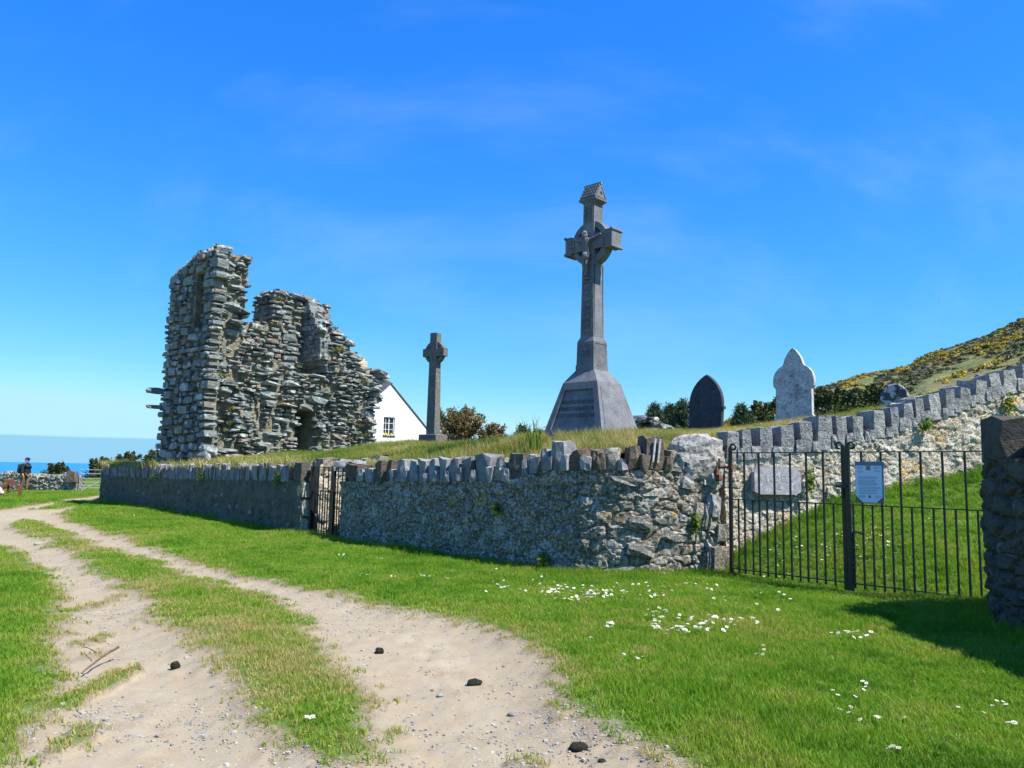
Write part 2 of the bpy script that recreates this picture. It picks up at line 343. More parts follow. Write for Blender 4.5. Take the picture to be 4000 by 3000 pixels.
ISLE = G([(150, 1993), (240, 1965), (330, 1956), (360, 1962), (300, 1977), (200, 1991)])
PATCH = [(330, 2370, 50, 90, 0.5), (355, 2495, 45, 40, 0.45), (370, 2690, 50, 90, 0.9), (230, 2770, 80, 40, 0.8), (300, 2880, 75, 70, 0.7), (180, 2950, 70, 40, 0.5), (340, 2560, 40, 60, 0.3), (2480, 2780, 40, 25, 0.5), (2300, 2820, 50, 30, 0.35), (2180, 2790, 30, 15, 0.4), (1560, 2860, 60, 25, 0.4), (2050, 2960, 90, 30, 0.5)]
PATCHW = []
for px, py, rx, ry, a in PATCH:
    c = gnd(px, py); e = gnd(px + rx, py); f = gnd(px, py - ry)
    PATCHW.append((c[0], c[1], abs(e[0] - c[0]), abs(f[1] - c[1]), a))
def grass_field(x, y):
    """signed distance (m) into the grass; negative on the bare track"""
    x = np.asarray(x, float); y = np.asarray(y, float); best = np.full(x.shape, -1e9)
    for P in (LAWN_R, STRIP, LAWN_L, LAWN_F, ISLE):
        d = seg_dist(x, y, P); s = np.where(in_poly(x, y, P), d, -d); best = np.maximum(best, s)
    dist = np.hypot(x, y)
    wob = (fbm(x * 1.6, y * 1.6, 4, 3) * 0.22 + fbm(x * 6, y * 6, 3, 4) * 0.14) * np.clip(dist / 9.0, 0.55, 1.3)
    return np.clip(best, -5, 5) + wob
def grass_cover(x, y):
    d = grass_field(x, y); c = sstep(-0.26, 0.20, d)
    for cx, cy, rx, ry, a in PATCHW:
        q = ((x - cx) / rx) ** 2 + ((y - cy) / ry) ** 2
        c = np.maximum(c, a * sstep(1.5, 0.2, q + 0.9 * fbm(x * 5, y * 5, 3, 8)))
    return c, d

def ext_z(x, y):
    x = np.asarray(x, float); y = np.asarray(y, float); r = np.hypot(x, y)
    z = fbm(x * 0.35, y * 0.35, 3, 11) * 0.05 * sstep(2, 8, r) + fbm(x * 1.5, y * 1.5, 2, 12) * 0.02
    # bank behind the field gate, rising to the right-hand wall
    yg = np.where(x < 5.74, 12.06 - 1.16 * (x - 3.38), 9.32 - 0.1 * (x - 5.74)); yw = 12.42 + 0.214 * (x - 3.3)
    tt = np.clip((y - yg) / np.maximum(yw - yg, 0.3), 0, 1.15)
    zb = np.interp(x, [3.3, 3.75, 4.6, 5.5, 6.5, 7.9, 10, 13], [0.1, 0.42, 0.84, 1.08, 1.19, 1.29, 1.6, 1.9])
    bank = zb * (0.75 * tt + 0.25 * sstep(0, 1, tt)) + 0.12 * np.clip(x - 5.7, 0, 6) * sstep(8.4, 9.4, y)
    z = z + np.where(x > 3.2, bank, 0) * sstep(3.25, 3.5, x)
    z = z + 0.10 * sstep(4.6, 5.3, x) * sstep(3, 7, y)
    z = z + 0.80 * np.exp(-((x + 24) ** 2 / 14 + (y - 47.5) ** 2 / 16))      # hummock beyond the metal gate
    # land falls to the sea
    q = x / np.maximum(y, 1e-3)
    left = sstep(-0.30, -0.42, np.where(y > 0, q, -1.0))
    z = z - 22 * sstep(47, 330, np.where(y > 0, y, 0)) * np.maximum(left, 0.0) - 26 * sstep(280, 420, r)
    return z

CTRL = np.array([(-16.4, 31.9, 1.47), (-13, 27.4, 1.52), (-10, 23.9, 1.56), (-7, 20.4, 1.60), (-12.4, 27.9, 1.72), (-10.2, 26, 1.80), (-5.4, 31.9, 2.30), (-8.0, 29.5, 2.05), (-4.9, 18.5, 1.64), (-3.2, 17.2, 1.72), (-1.2, 14.7, 1.86),
                 (0.6, 13.2, 1.98), (1.3, 12.6, 2.08), (2.0, 12.3, 2.14), (3.3, 12.7, 2.20), (1.5, 15, 2.20), (4.2, 17, 2.42), (5.8, 16, 2.55), (7.5, 15.3, 2.86), (3.9, 12.9, 2.22), (5.5, 13.3, 2.45), (7.5, 13.8, 2.9), (9.5, 14.3, 3.25), (12, 16, 3.5),
                 (-2.4, 24, 2.27), (0, 40, 2.3), (-9, 55, 3.0), (8, 40, 2.7), (-14, 45, 1.4), (-20, 60, 0.0), (20, 60, 3.2), (5, 62, 2.6), (20, 30, 3.3), (14, 20, 3.6), (-1.5, 19, 2.05), (1, 20, 2.15), (6, 24, 2.6), (9, 22, 2.75), (3, 28, 2.3), (3, 19, 2.3), (5, 18.5, 2.5), (2.8, 14.5, 2.2), (4.5, 14.5, 2.35)])
EDGE = []
def mound_z(x, y):
    x = np.asarray(x, float); y = np.asarray(y, float); num = 0; den = 0
    for cx, cy, cz in CTRL:
        w = 1.0 / (((x - cx) ** 2 + (y - cy) ** 2) + 0.25) ** 1.6; num = num + w * cz; den = den + w
    z = num / den + fbm(x * 0.9, y * 0.9, 3, 21) * 0.05
    if EDGE:                                            # the turf dips to the back of the coping
        bd = np.full(x.shape, 1e9); bz = np.zeros(x.shape)
        for ex, ey, ez in EDGE:
            d = np.hypot(x - ex, y - ey); m = d < bd; bd = np.where(m, d, bd); bz = np.where(m, ez, bz)
        k = sstep(0.45, 1.7, bd); z = np.minimum(z, bz) * (1 - k) + z * k
    return z

# ------------------------------------------------------------------ ground materials
m, t, b = new_mat('lawn_and_track_soil', 0.95, 0.15)
bare = N(t, 'ShaderNodeAttribute', attribute_name='bare').outputs['Fac']
fine = noise_n(t, 55, 5, 0.7); mid = noise_n(t, 4.0, 5, 0.6); spk = noise_n(t, 160, 3, 0.7)
sand = ramp_n(t, mid, [(0.3, (0.315, 0.248, 0.160)), (0.55, (0.385, 0.325, 0.228)), (0.75, (0.415, 0.365, 0.275))])
sand = mix_n(t, 1.0, sand, ramp_n(t, fine, [(0.3, (0.78, 0.77, 0.76)), (0.55, (1, 1, 1)), (0.75, (1.15, 1.15, 1.15))]), 'MULTIPLY')
sand = mix_n(t, math_n(t, 'MULTIPLY', smooth_n(t, spk, 0.60, 0.70), 0.55), sand, (0.24, 0.24, 0.26))
sand = mix_n(t, math_n(t, 'MULTIPLY', smooth_n(t, noise_n(t, 110, 3, 0.7), 0.62, 0.70), 0.6), sand, (0.52, 0.49, 0.44))
turf = ramp_n(t, noise_n(t, 14, 5, 0.7), [(0.3, (0.05, 0.105, 0.012)), (0.55, (0.085, 0.150, 0.020)), (0.75, (0.14, 0.175, 0.035))])
earth = (0.15, 0.112, 0.072)
edge_soil = mix_n(t, smooth_n(t, fine, 0.35, 0.65), sand, earth)
near_edge = N(t, 'ShaderNodeAttribute', attribute_name='edge').outputs['Fac']
c = mix_n(t, smooth_n(t, bare, 0.15, 0.6), turf, edge_soil); c = mix_n(t, math_n(t, 'MULTIPLY', smooth_n(t, bare, 0.55, 1.0), math_n(t, 'SUBTRACT', 1.0, math_n(t, 'MULTIPLY', near_edge, smooth_n(t, mid, 0.35, 0.6)))), c, sand)
L(t, c, b.inputs['Base Color'])
bump_n(t, b, math_n(t, 'ADD', math_n(t, 'MULTIPLY', spk, 0.5), fine), 0.6, 0.012)
MT['ground'] = m
m, t, b = new_mat('mound_turf', 0.95, 0.15)
L(t, ramp_n(t, noise_n(t, 3, 6, 0.7), [(0.3, (0.04, 0.07, 0.012)), (0.5, (0.11, 0.12, 0.03)), (0.7, (0.20, 0.17, 0.07))]), b.inputs['Base Color']); bump_n(t, b, noise_n(t, 20, 5, 0.7), 0.8, 0.05); MT['turf'] = m

# ------------------------------------------------------------------ ground sheet (lawn + track share one grid)
aa = np.concatenate([np.linspace(-180, -62, 24)[:-1], np.linspace(-62, -40, 40)[:-1], np.linspace(-40, 40, 460), np.linspace(40, 62, 30)[1:], np.linspace(62, 180, 24)[1:]])
rr = np.concatenate([[0.25, 0.8, 1.5, 2.2], np.geomspace(2.8, 60, 400), np.geomspace(64, 520, 30)])
AA, RR = np.meshgrid(np.radians(aa), rr); X = RR * np.sin(AA); Y = RR * np.cos(AA)
cov, fld = grass_cover(X, Y)
Z = ext_z(X, Y) - 0.05 * sstep(0.1, -0.45, fld) * (1 - cov) + 0.02 * cov + np.where(RR < 14, fbm(X * 9, Y * 9, 3, 31) * 0.014 * (1 - cov), 0)
V = np.stack([X, Y, Z], -1).reshape(-1, 3); na = len(aa); nr = len(rr)
idx = np.arange(na * nr).reshape(nr, na)
Q = np.stack([idx[:-1, :-1], idx[:-1, 1:], idx[1:, 1:], idx[1:, :-1]], -1).reshape(-1, 4)
edgeA = (sstep(-1.0, -0.15, fld) * (0.45 + 0.55 * sstep(-1.2, 0.8, X))).ravel(); bareA = (1 - cov).ravel(); fq = bareA[Q].mean(1)
def sub_mesh(name, sel):
    q = Q[sel]; u, inv = np.unique(q, return_inverse=True)
    me = nmesh(name, V[u], inv.reshape(-1, 4), MT['ground'], True)
    me.attributes.new('bare', 'FLOAT', 'POINT').data.foreach_set('value', bareA[u].astype(np.float32)); me.attributes.new('edge', 'FLOAT', 'POINT').data.foreach_set('value', edgeA[u].astype(np.float32)); return me
o = link('lawn', sub_mesh('lawn', fq <= 0.5)); tag(o, 'short daisy-strewn grass beside and between the wheel tracks', 'lawn', kind='structure')
o = link('track', sub_mesh('track', fq > 0.5)); tag(o, 'pale sandy gravel track with two wheel ruts curving left', 'track', kind='structure')

# ------------------------------------------------------------------ sea and hill
m = bpy.data.materials.new('sea_water'); m.use_nodes = True; t = m.node_tree; b = t.nodes['Principled BSDF']
b.inputs['Base Color'].default_value = (0.025, 0.20, 0.44, 1); b.inputs['Roughness'].default_value = 0.45; b.inputs['Specular IOR Level'].default_value = 0.12
bump_n(t, b, noise_n(t, 0.12, 4, 0.6), 0.5, 0.6)
ang = np.linspace(0, 2 * math.pi, 97)[:-1]; rad = [150, 400, 1500, 6000, 40000]
SV = [(r * math.cos(a), r * math.sin(a), -17.0) for r in rad for a in ang]; SF = [(k * 96 + i, (k + 1) * 96 + i, (k + 1) * 96 + (i + 1) % 96, k * 96 + (i + 1) % 96) for k in range(4) for i in range(96)]
o = link('sea', mesh('sea', SV, SF, m)); tag(o, 'deep blue sea out to the horizon', 'sea', kind='structure')

SKYL = [(2500, 1745), (2750, 1690), (2950, 1600), (3180, 1525), (3360, 1472), (3440, 1455), (3560, 1437), (3610, 1395), (3700, 1362), (3760, 1340), (3900, 1280), (4000, 1236), (4400, 1050), (5200, 800)]
def crest(q):
    xs_ = np.array([at(px, py, 260)[0] / 260 for px, py in SKYL]); zs_ = np.array([at(px, py, 260)[2] for px, py in SKYL])
    return np.interp(q, xs_, zs_)
hq = np.linspace(0.12, 1.5, 260); hy = np.linspace(72, 420, 150); HQ, HY = np.meshgrid(hq, hy)
HX = HQ * HY; cz = crest(HQ)
prof = np.interp(HY, [72, 100, 260, 300, 420], [0.0, 0.11, 1.0, 1.02, 0.85])
base = 4.0 + (HQ - 0.2) * 5
HZ = base * (1 - prof) + cz * prof + (fbm(HX * 0.03, HY * 0.03, 4, 41) * 3.0 + fbm(HX * 0.12, HY * 0.12, 3, 42) * 0.8) * sstep(80, 130, HY) * (0.35 + 0.65 * sstep(260, 200, HY)) * np.clip(cz / 30, 0.2, 1)
m, t, b = new_mat('hill_heath', 0.95, 0.1)
h1 = noise_n(t, 0.06, 6, 0.65); h2 = noise_n(t, 0.35, 5, 0.7)
c = ramp_n(t, h1, [(0.35, (0.13, 0.155, 0.05)), (0.47, (0.20, 0.21, 0.085)), (0.56, (0.19, 0.165, 0.09)), (0.66, (0.12, 0.13, 0.06))])
c = mix_n(t, 1.0, c, ramp_n(t, h2, [(0.3, (0.55, 0.58, 0.55)), (0.6, (1.1, 1.1, 1.05))]), 'MULTIPLY')
c = mix_n(t, smooth_n(t, noise_n(t, 0.5, 4, 0.7), 0.64, 0.68), c, (0.26, 0.26, 0.25))
L(t, c, b.inputs['Base Color']); bump_n(t, b, h2, 1.0, 1.2)
hv = np.stack([HX, HY, HZ], -1).reshape(-1, 3); hi = np.arange(260 * 150).reshape(150, 260)
o = link('hill', nmesh('hill', hv, np.stack([hi[:-1, :-1], hi[:-1, 1:], hi[1:, 1:], hi[1:, :-1]], -1).reshape(-1, 4), m, True)); tag(o, 'steep heath hillside with yellow gorse rising on the right', 'hill', kind='structure')
def hill_z(x, y):
    q = x / y; i = np.clip(np.searchsorted(hq, q) - 1, 0, 258); j = np.clip(np.searchsorted(hy, y) - 1, 0, 148)
    return (HZ[j, i] + HZ[j + 1, i + 1]) / 2
# ------------------------------------------------------------------ stone pieces
_CUBE = None
def cube26():
    global _CUBE
    if _CUBE is None:
        pts = [(x, y, z) for x in (-1, 0, 1) for y in (-1, 0, 1) for z in (-1, 0, 1) if (x, y, z) != (0, 0, 0)]
        ix = {p: i for i, p in enumerate(pts)}; fs = []
        for ax in range(3):
            for sg in (-1, 1):
                o1, o2 = [(1, 2), (2, 0), (0, 1)][ax]
                for a in (-1, 0):
                    for bb in (-1, 0):
                        q = []
                        for da, db in ((0, 0), (1, 0), (1, 1), (0, 1)):
                            p = [0, 0, 0]; p[ax] = sg; p[o1] = a + da; p[o2] = bb + db; q.append(ix[tuple(p)])
                        fs.append(tuple(q if sg > 0 else q[::-1]))
        _CUBE = (np.array(pts, float), np.array(fs))
    return _CUBE
def stone_shape(rs, rnd=0.45, jit=0.14, taper=0.0):
    P, Fq = cube26(); P = P.copy()
    n = np.linalg.norm(P, axis=1, keepdims=True)
    P = P * (1 - rnd) + P / n * 1.22 * rnd
    P += rs.uniform(-jit, jit, P.shape)
    P[:, 0] *= 1 + taper * P[:, 2] * rs.uniform(-1, 1); P[:, 2] += P[:, 0] * rs.uniform(-jit, jit)
    P /= np.abs(P).max(0) * 2
    return P
NVAR = 16
SHAPES = {'flat': [stone_shape(RS, 0.42, 0.20, 0.2) for _ in range(NVAR)], 'round': [stone_shape(RS, 0.5, 0.13, 0.15) for _ in range(NVAR)],
          'block': [stone_shape(RS, 0.18, 0.10, 0.1) for _ in range(NVAR)], 'slab': [stone_shape(RS, 0.09, 0.075, 0.16) for _ in range(NVAR)], 'rough': [stone_shape(RS, 0.24, 0.13, 0.28) for _ in range(NVAR)]}
_SM = {}
def stone_me(shape, k, mat):
    key = (shape, k, mat)
    if key not in _SM:
        _SM[key] = nmesh('stone', SHAPES[shape][k], cube26()[1], MT[mat]); 
    return _SM[key]
def rotm(axes, yaw=0.0, pitch=0.0, roll=0.0):
    """axes: columns = world directions of the stone's width, depth and height"""
    e = np.array(Euler((pitch, roll, yaw)).to_matrix()); return np.array(axes).T @ e
class Stones:
    def __init__(s): s.items = []
    def add(s, c, dims, rot, mat='tower', shape='flat', name='stone', prio=None):
        s.items.append((float(prio if prio is not None else dims[0] * dims[2]), np.array(c, float), np.array(dims, float), rot, mat, shape, random.randrange(NVAR), name))
    def build(s, root, limit=300, stuff='small_stones', label=None):
        s.items.sort(key=lambda i: -i[0]); rl = np.array(root.location)
        for pr, c, d, r, mat, shape, k, name in s.items[:limit]:
            o = link(name, stone_me(shape, k, mat), root)
            M4 = np.eye(4); M4[:3, :3] = r * d; M4[:3, 3] = c - rl; o.matrix_basis = Matrix(M4.tolist())
        rest = s.items[limit:]
        if rest:
            Fq = cube26()[1]; mats = sorted({i[4] for i in rest})
            Vs = np.concatenate([(SHAPES[i[5]][i[6]] * i[2]) @ i[3].T + i[1] - rl for i in rest]); Qs = np.concatenate([Fq + 26 * n for n in range(len(rest))])
            me = nmesh(stuff, Vs, Qs)
            for mm in mats: me.materials.append(MT[mm])
            me.polygons.foreach_set('material_index', np.repeat([mats.index(i[4]) for i in rest], len(Fq)).astype(np.int32))
            o = link(stuff, me, root); o['kind'] = 'stuff'

def pack(W, Hh, ok, classes, res=0.04, seed=1):
    """random rubble packing of a W x Hh face: big stones first, small ones in the gaps; ok(x, z) -> bool arrays"""
    r_ = random.Random(seed); nx_, nz_ = int(W / res), int(Hh / res); gx_, gz_ = np.meshgrid((np.arange(nx_) + 0.5) * res, (np.arange(nz_) + 0.5) * res)
    occ = ~ok(gx_, gz_); out_ = []
    for tries, w0, w1, h0, h1, slack in classes:
        for _ in range(tries):
            w, h = r_.uniform(w0, w1), r_.uniform(h0, h1); x, z_ = r_.uniform(0, W), r_.uniform(0, Hh)
            i0, i1 = int((x - w / 2) / res), int((x + w / 2) / res) + 1; j0, j1 = int((z_ - h / 2) / res), int((z_ + h / 2) / res) + 1
            i0, j0 = max(i0, 0), max(j0, 0); cut = occ[j0:j1, i0:i1]
            if cut.size == 0 or cut.mean() > slack: continue
            occ[j0:j1, i0:i1] = True; out_.append((x, z_, w, h))
    return out_

# ------------------------------------------------------------------ ruined tower
TO = np.array([-10.22, 26.0]); TU = np.array([0.63, 0.777]); TU /= np.linalg.norm(TU); TV = np.array([-TU[1], TU[0]])
def TW(u, v, z): return np.array([TO[0] + u * TU[0] + v * TV[0], TO[1] + u * TU[1] + v * TV[1], z])
def tuv(px, py, v0):
    d = ray(px, py); A = np.array([[d[0], -TU[0]], [d[1], -TU[1]]]); k, u = np.linalg.solve(A, TO + v0 * TV); return u, EYE[2] + k * d[2]
def tvz(px, py, u0=0.0):
    d = ray(px, py); A = np.array([[d[0], -TV[0]], [d[1], -TV[1]]]); k, v = np.linalg.solve(A, TO + u0 * TU); return v, EYE[2] + k * d[2]
VB = 1.5; VD = 2.95
u_p = tuv(978, 1110, 0)[0]
z_pier = tuv(900, 980, 0)[1]; z_notch = tuv(985, 1245, 0.8)[1]
BK = [tuv(px, py, VB) for px, py in [(970, 1252), (1072, 1256), (1080, 1152), (1086, 1138), (1100, 1135), (1120, 1138), (1170, 1148), (1207, 1158), (1300, 1190)]]
WT = [tuv(px, py, v) for px, py, v in [(1207, 1158, 1.5), (1242, 1166, 1.2), (1273, 1187, 0.9), (1296, 1206, 0.75), (1310, 1245, 0.6), (1334, 1282, 0.5), (1353, 1311, 0.45), (1385, 1328, 0.4), (1390, 1366, 0.35), (1414, 1378, 0.3), (1428, 1430, 0.3), (1486, 1440, 0.25), (1503, 1476, 0.25)]]
WL = [tuv(px, py, v) for px, py, v in [(1290, 1456, 0.3), (1262, 1400, 0.4), (1262, 1311, 0.5), (1230, 1235, 0.9), (1210, 1170, 1.4)]]    # left edge of the wing
WR = [tuv(px, py, 0.25) for px, py in [(1476, 1740), (1458, 1716), (1460, 1681), (1444, 1644), (1458, 1620), (1471, 1586), (1484, 1546), (1476, 1510), (1500, 1478), (1486, 1440)]]
INF = [tuv(px, py, v) for px, py, v in [(975, 1250, 0.6), (1010, 1300, 0.7), (1060, 1350, 0.7), (1120, 1410, 0.6), (1180, 1448, 0.45), (1290, 1456, 0.35), (1400, 1460, 0.3)]]
DOOR = [tuv(px, py, 0.3) for px, py in [(1173, 1770), (1236, 1612)]]; JAMB = [tuv(px, py, 0.45) for px, py in [(1085, 1790), (1173, 1596)]]
zs_w = [p[1] for p in WL]; v_w = [0.3, 0.4, 0.5, 0.9, 1.4]
def tower_front(u, z):
    """depth of the masonry face at (u, z); nan where there is none"""
    u = np.asarray(u, float); z = np.asarray(z, float); v = np.full(u.shape, np.nan)
    wr = np.interp(z, [p[1] for p in WR], [p[0] for p in WR])
    back = np.interp(u, [p[0] for p in BK], [p[1] for p in BK]); okb = (u > u_p - 0.2) & (u < BK[-1][0]) & (z < back)
    v = np.where(okb, VB, v)
    wt = np.interp(u, [p[0] for p in WT], [p[1] for p in WT]); wl = np.interp(z, zs_w, [p[0] for p in WL]); vw = np.interp(z, zs_w, v_w)
    okw = (u >= wl) & (u <= wr + 0.05) & (z < wt); v = np.where(okw, np.fmin(vw, np.where(np.isnan(v), 9, v)), v)
    zi = np.interp(u, [p[0] for p in INF], [p[1] for p in INF]); sharp = np.clip((u - u_p) / 3.2, 0, 1)
    vi = 0.12 + 0.25 * sstep(2.0, 4.5, z) * (0.4 + 0.6 * (u > 0.5)) + 1.1 * sstep(zi - (1.1 - 1.0 * sharp), zi, z)
    vi = vi + 0.16 * fbm(u * 0.9, z * 1.1, 3, 51)
    oki = (z < zi) & (u <= wr + 0.05); v = np.where(oki, np.fmin(vi, np.where(np.isnan(v), 9, v)), v)
    okp = (u <= u_p + 0.10 * fbm(z * 2.2, z * 0 + 3, 2, 52)) & (z < z_pier - 0.12 * np.abs(fbm(u * 3, u * 0, 2, 53))); pv = 0.06 * fbm(u * 2, z * 2, 2, 54)
    v = np.where(okp & (z > z_notch - 0.6), pv, v); v = np.where(okp & (z <= z_notch - 0.6), np.fmin(v, 0.1 + pv), v)
    d = (u > DOOR[0][0]) & (u < DOOR[1][0]) & (z < DOOR[1][1]); v = np.where(d, 1.35, v)
    j = (u > JAMB[0][0]) & (u <= DOOR[0][0]) & (z < JAMB[1][1]); v = np.where(j, 0.45, v)
    return v
zb_t = 1.2
gu = np.arange(0.40, 8.0, 0.1); gz = np.arange(zb_t, z_pier + 0.3, 0.1); GU, GZ = np.meshgrid(gu, gz)
FV = tower_front(np.maximum(GU, 0.01), GZ); solid = ~np.isnan(FV)
cell = solid[:-1, :-1] & solid[1:, :-1] & solid[:-1, 1:] & solid[1:, 1:]
nu, nz = len(gu), len(gz); jit = np.random.RandomState(3).uniform(-0.025, 0.025, (3, nz, nu))
fz = GZ + jit[0]; fu = GU + jit[1]; fu[:, 0] = GU[:, 0]; fv = np.where(solid, FV + 0.17 + jit[2], 2)
vmax_z = np.array([max([0.5] + [vv for vv in np.linspace(0, VD, 60) if z_pier - 0.15 - 0.55 * float(sstep(0.8, 2.9, vv)) > zz]) for zz in gz])
VBK = np.repeat(np.maximum(vmax_z, 0.6)[:, None], len(gu), 1)
tv = [TW(a, bb, c) for a, bb, c in zip(fu.ravel(), fv.ravel(), fz.ravel())] + [TW(a, bb, c) for a, bb, c in zip(fu.ravel(), VBK.ravel(), fz.ravel())]
off = nu * nz; tf = []
def nid(j, i): return j * nu + i
for j in range(nz - 1):
    for i in range(nu - 1):
        if not cell[j, i]: continue
        a, bb, c, d = nid(j, i), nid(j, i + 1), nid(j + 1, i + 1), nid(j + 1, i)
        tf.append((a, bb, c, d)); tf.append((d + off, c + off, bb + off, a + off))
        if i == 0 or not cell[j, i - 1]: tf.append((a, d, d + off, a + off))
        if i == nu - 2 or not cell[j, i + 1]: tf.append((bb, bb + off, c + off, c))
        if j == 0 or not cell[j - 1, i]: tf.append((a, a + off, bb + off, bb))
        if j == nz - 2 or not cell[j + 1, i]: tf.append((d, c, c + off, d + off))
used = np.unique(np.array(tf)); remap = np.full(2 * off, -1); remap[used] = np.arange(len(used))
rootp = np.array([TO[0], TO[1], 1.8])
tower = thing('ruined_tower', 'roofless ruined stone tower with jagged broken walls beside the white cottage', 'ruin', rootp)
link('masonry_core', nmesh('masonry_core', np.array(tv)[used] - rootp, remap[np.array(tf)], MT['mortar']), tower)

ST = Stones(); au = np.array([TU[0], TU[1], 0]); av = np.array([TV[0], TV[1], 0]); az = np.array([0, 0, 1.0]); AX = [au, av, az]; AXL = [-av, au, az]
rnd = random.Random(11); Z0 = 1.45; HT = z_pier + 0.05 - Z0
BIGC = [(70, 0.55, 0.9, 0.16, 0.26, 0.0), (420, 0.38, 0.75, 0.10, 0.18, 0.03), (2600, 0.24, 0.55, 0.075, 0.135, 0.06), (5200, 0.16, 0.38, 0.06, 0.11, 0.12), (6000, 0.10, 0.24, 0.05, 0.10, 0.25)]
def okf(x, z_): return ~np.isnan(tower_front(np.maximum(x, 0.02), z_ + Z0))
for x, z_, w, h in pack(7.9, HT, okf, BIGC, 0.04, 5):
    uc, zc = x, z_ + Z0; vs_ = tower_front(np.array([max(uc - w * 0.4, 0.02), max(uc, 0.02), uc + w * 0.4]), np.array([zc] * 3)); v = float(vs_[1])
    if math.isnan(v): continue
    if np.nanmax(vs_) - np.nanmin(vs_) > 0.5: w *= 0.6
    if uc - w / 2 < 0.02: uc = 0.02 + w / 2
    jam = JAMB[0][0] < uc < DOOR[0][0] and zc < JAMB[1][1]; bk_ = abs(v - VB) < 0.12; sm = jam or bk_ or v > 1.3
    pier = v < 0.12 and zc > z_notch
    lump_ = 0.16 * float(fbm(uc * 1.1, zc * 1.3, 3, 57))
    pr = rnd.uniform(-0.02, 0.03) if sm else (rnd.uniform(-0.04, 0.12) if pier else rnd.uniform(-0.06, 0.2) + lump_ + (0.10 if rnd.random() < 0.18 else 0))
    if not sm and rnd.random() < 0.04: continue
    ST.add(TW(uc, v + 0.30 - pr, zc), (w * 1.04, 0.6, h * (1.08 if sm else 1.12)), rotm(AX, rnd.uniform(-0.16, 0.16) * (0.3 if sm else 1.3), rnd.uniform(-0.10, 0.08), rnd.uniform(-0.09, 0.09) * (0.5 if sm else 1.5)), 'tower', 'block' if sm else 'flat', prio=w * h)
# left (shaded) outer face
NV = [tvz(px, py) for px, py in [(748, 1285), (800, 1062)]]; nv0, nv1 = sorted((NV[0][0], NV[1][0])); nz0, nz1 = sorted((NV[0][1], NV[1][1]))
z_ledge = tvz(740, 1370)[1]
def left_top(v): return z_pier - 0.05 - 0.55 * sstep(0.8, 2.9, v)
def niche(v, z_): return (v > nv0) & (v < nv1) & (z_ > nz0) & (z_ < nz1)
def okl(x, z_): return (z_ + Z0 < left_top(x - 0.1)) & ~niche(x - 0.1, z_ + Z0) & (np.abs(z_ + Z0 - z_ledge) > 0.07)
LC = [(160, 0.42, 0.62, 0.22, 0.32, 0.0), (900, 0.28, 0.48, 0.18, 0.28, 0.03), (2500, 0.18, 0.34, 0.12, 0.22, 0.06), (4000, 0.12, 0.24, 0.08, 0.14, 0.12), (3000, 0.07, 0.15, 0.05, 0.10, 0.25)]
for x, z_, w, h in pack(VD + 0.05, HT, okl, LC, 0.04, 6):
    if x - 0.1 + w / 2 > VD: x = VD + 0.1 - w / 2
    vc, zc = x - 0.1, z_ + Z0; bt = 0.10 * (1 - (zc - 1.8) / 7)
    ST.add(TW(0.25 - bt - rnd.uniform(0.02, 0.07), vc, zc), (w * 1.05, 0.5, h * 1.06), rotm(AXL, rnd.uniform(-0.06, 0.06), rnd.uniform(-0.05, 0.05), rnd.uniform(-0.1, 0.1)), 'tower', 'block' if rnd.random() < 0.6 else 'round', prio=w * h * 0.5)
for x, z_, w, h in pack(nv1 - nv0 + 0.1, nz1 - nz0, lambda x, z_: x > -1, [(200, 0.15, 0.3, 0.1, 0.2, 0.03), (300, 0.08, 0.2, 0.06, 0.12, 0.1)], 0.04, 7):
    ST.add(TW(0.56, nv0 - 0.05 + x, nz0 + z_), (w * 1.1, 0.3, h * 1.08), rotm(AXL), 'tower', 'block', prio=0.001)
# lime core behind the outer face, open at the tall niche
pv_ = []; pf_ = []; vs__ = np.arange(0.04, VD + 0.001, 0.1); zs__ = np.arange(zb_t, z_pier, 0.1)
for zz in zs__:
    for vv in vs__:
        if zz + 0.1 < left_top(vv) and not niche(vv + 0.05, zz + 0.05):
            b0 = len(pv_); pv_ += [TW(0.10, vv, zz), TW(0.10, vv + 0.1, zz), TW(0.10, vv + 0.1, zz + 0.1), TW(0.10, vv, zz + 0.1), TW(0.42, vv, zz), TW(0.42, vv + 0.1, zz), TW(0.42, vv + 0.1, zz + 0.1), TW(0.42, vv, zz + 0.1)]
            pf_ += [tuple(b0 + i for i in f_) for f_ in ((0, 3, 2, 1), (4, 5, 6, 7), (0, 1, 5, 4), (1, 2, 6, 5), (2, 3, 7, 6), (3, 0, 4, 7))]
link('masonry_core', nmesh('masonry_core', np.array(pv_) - rootp, np.array(pf_), MT['mortar']), tower)
v = -0.05
while v < VD:                                            # string course
    w = rnd.uniform(0.35, 0.6); ST.add(TW(0.10, v + w / 2, z_ledge), (w, 0.42, 0.15), rotm(AXL, rnd.uniform(-0.03, 0.03)), 'tower', 'block', 'string_course_stone'); v += w
for px, py, hh in ((618, 1530, 0.24), (618, 1592, 0.15)):   # two through-stones sticking out of the outer face near its far end
    zc = tvz(640, py)[1]; ST.add(TW(-0.22, VD - 0.12, zc), (0.30, 0.95, hh), rotm(AXL, 0.05, 0.0, 0.04), 'tower', 'round', 'projecting_stone', prio=9)
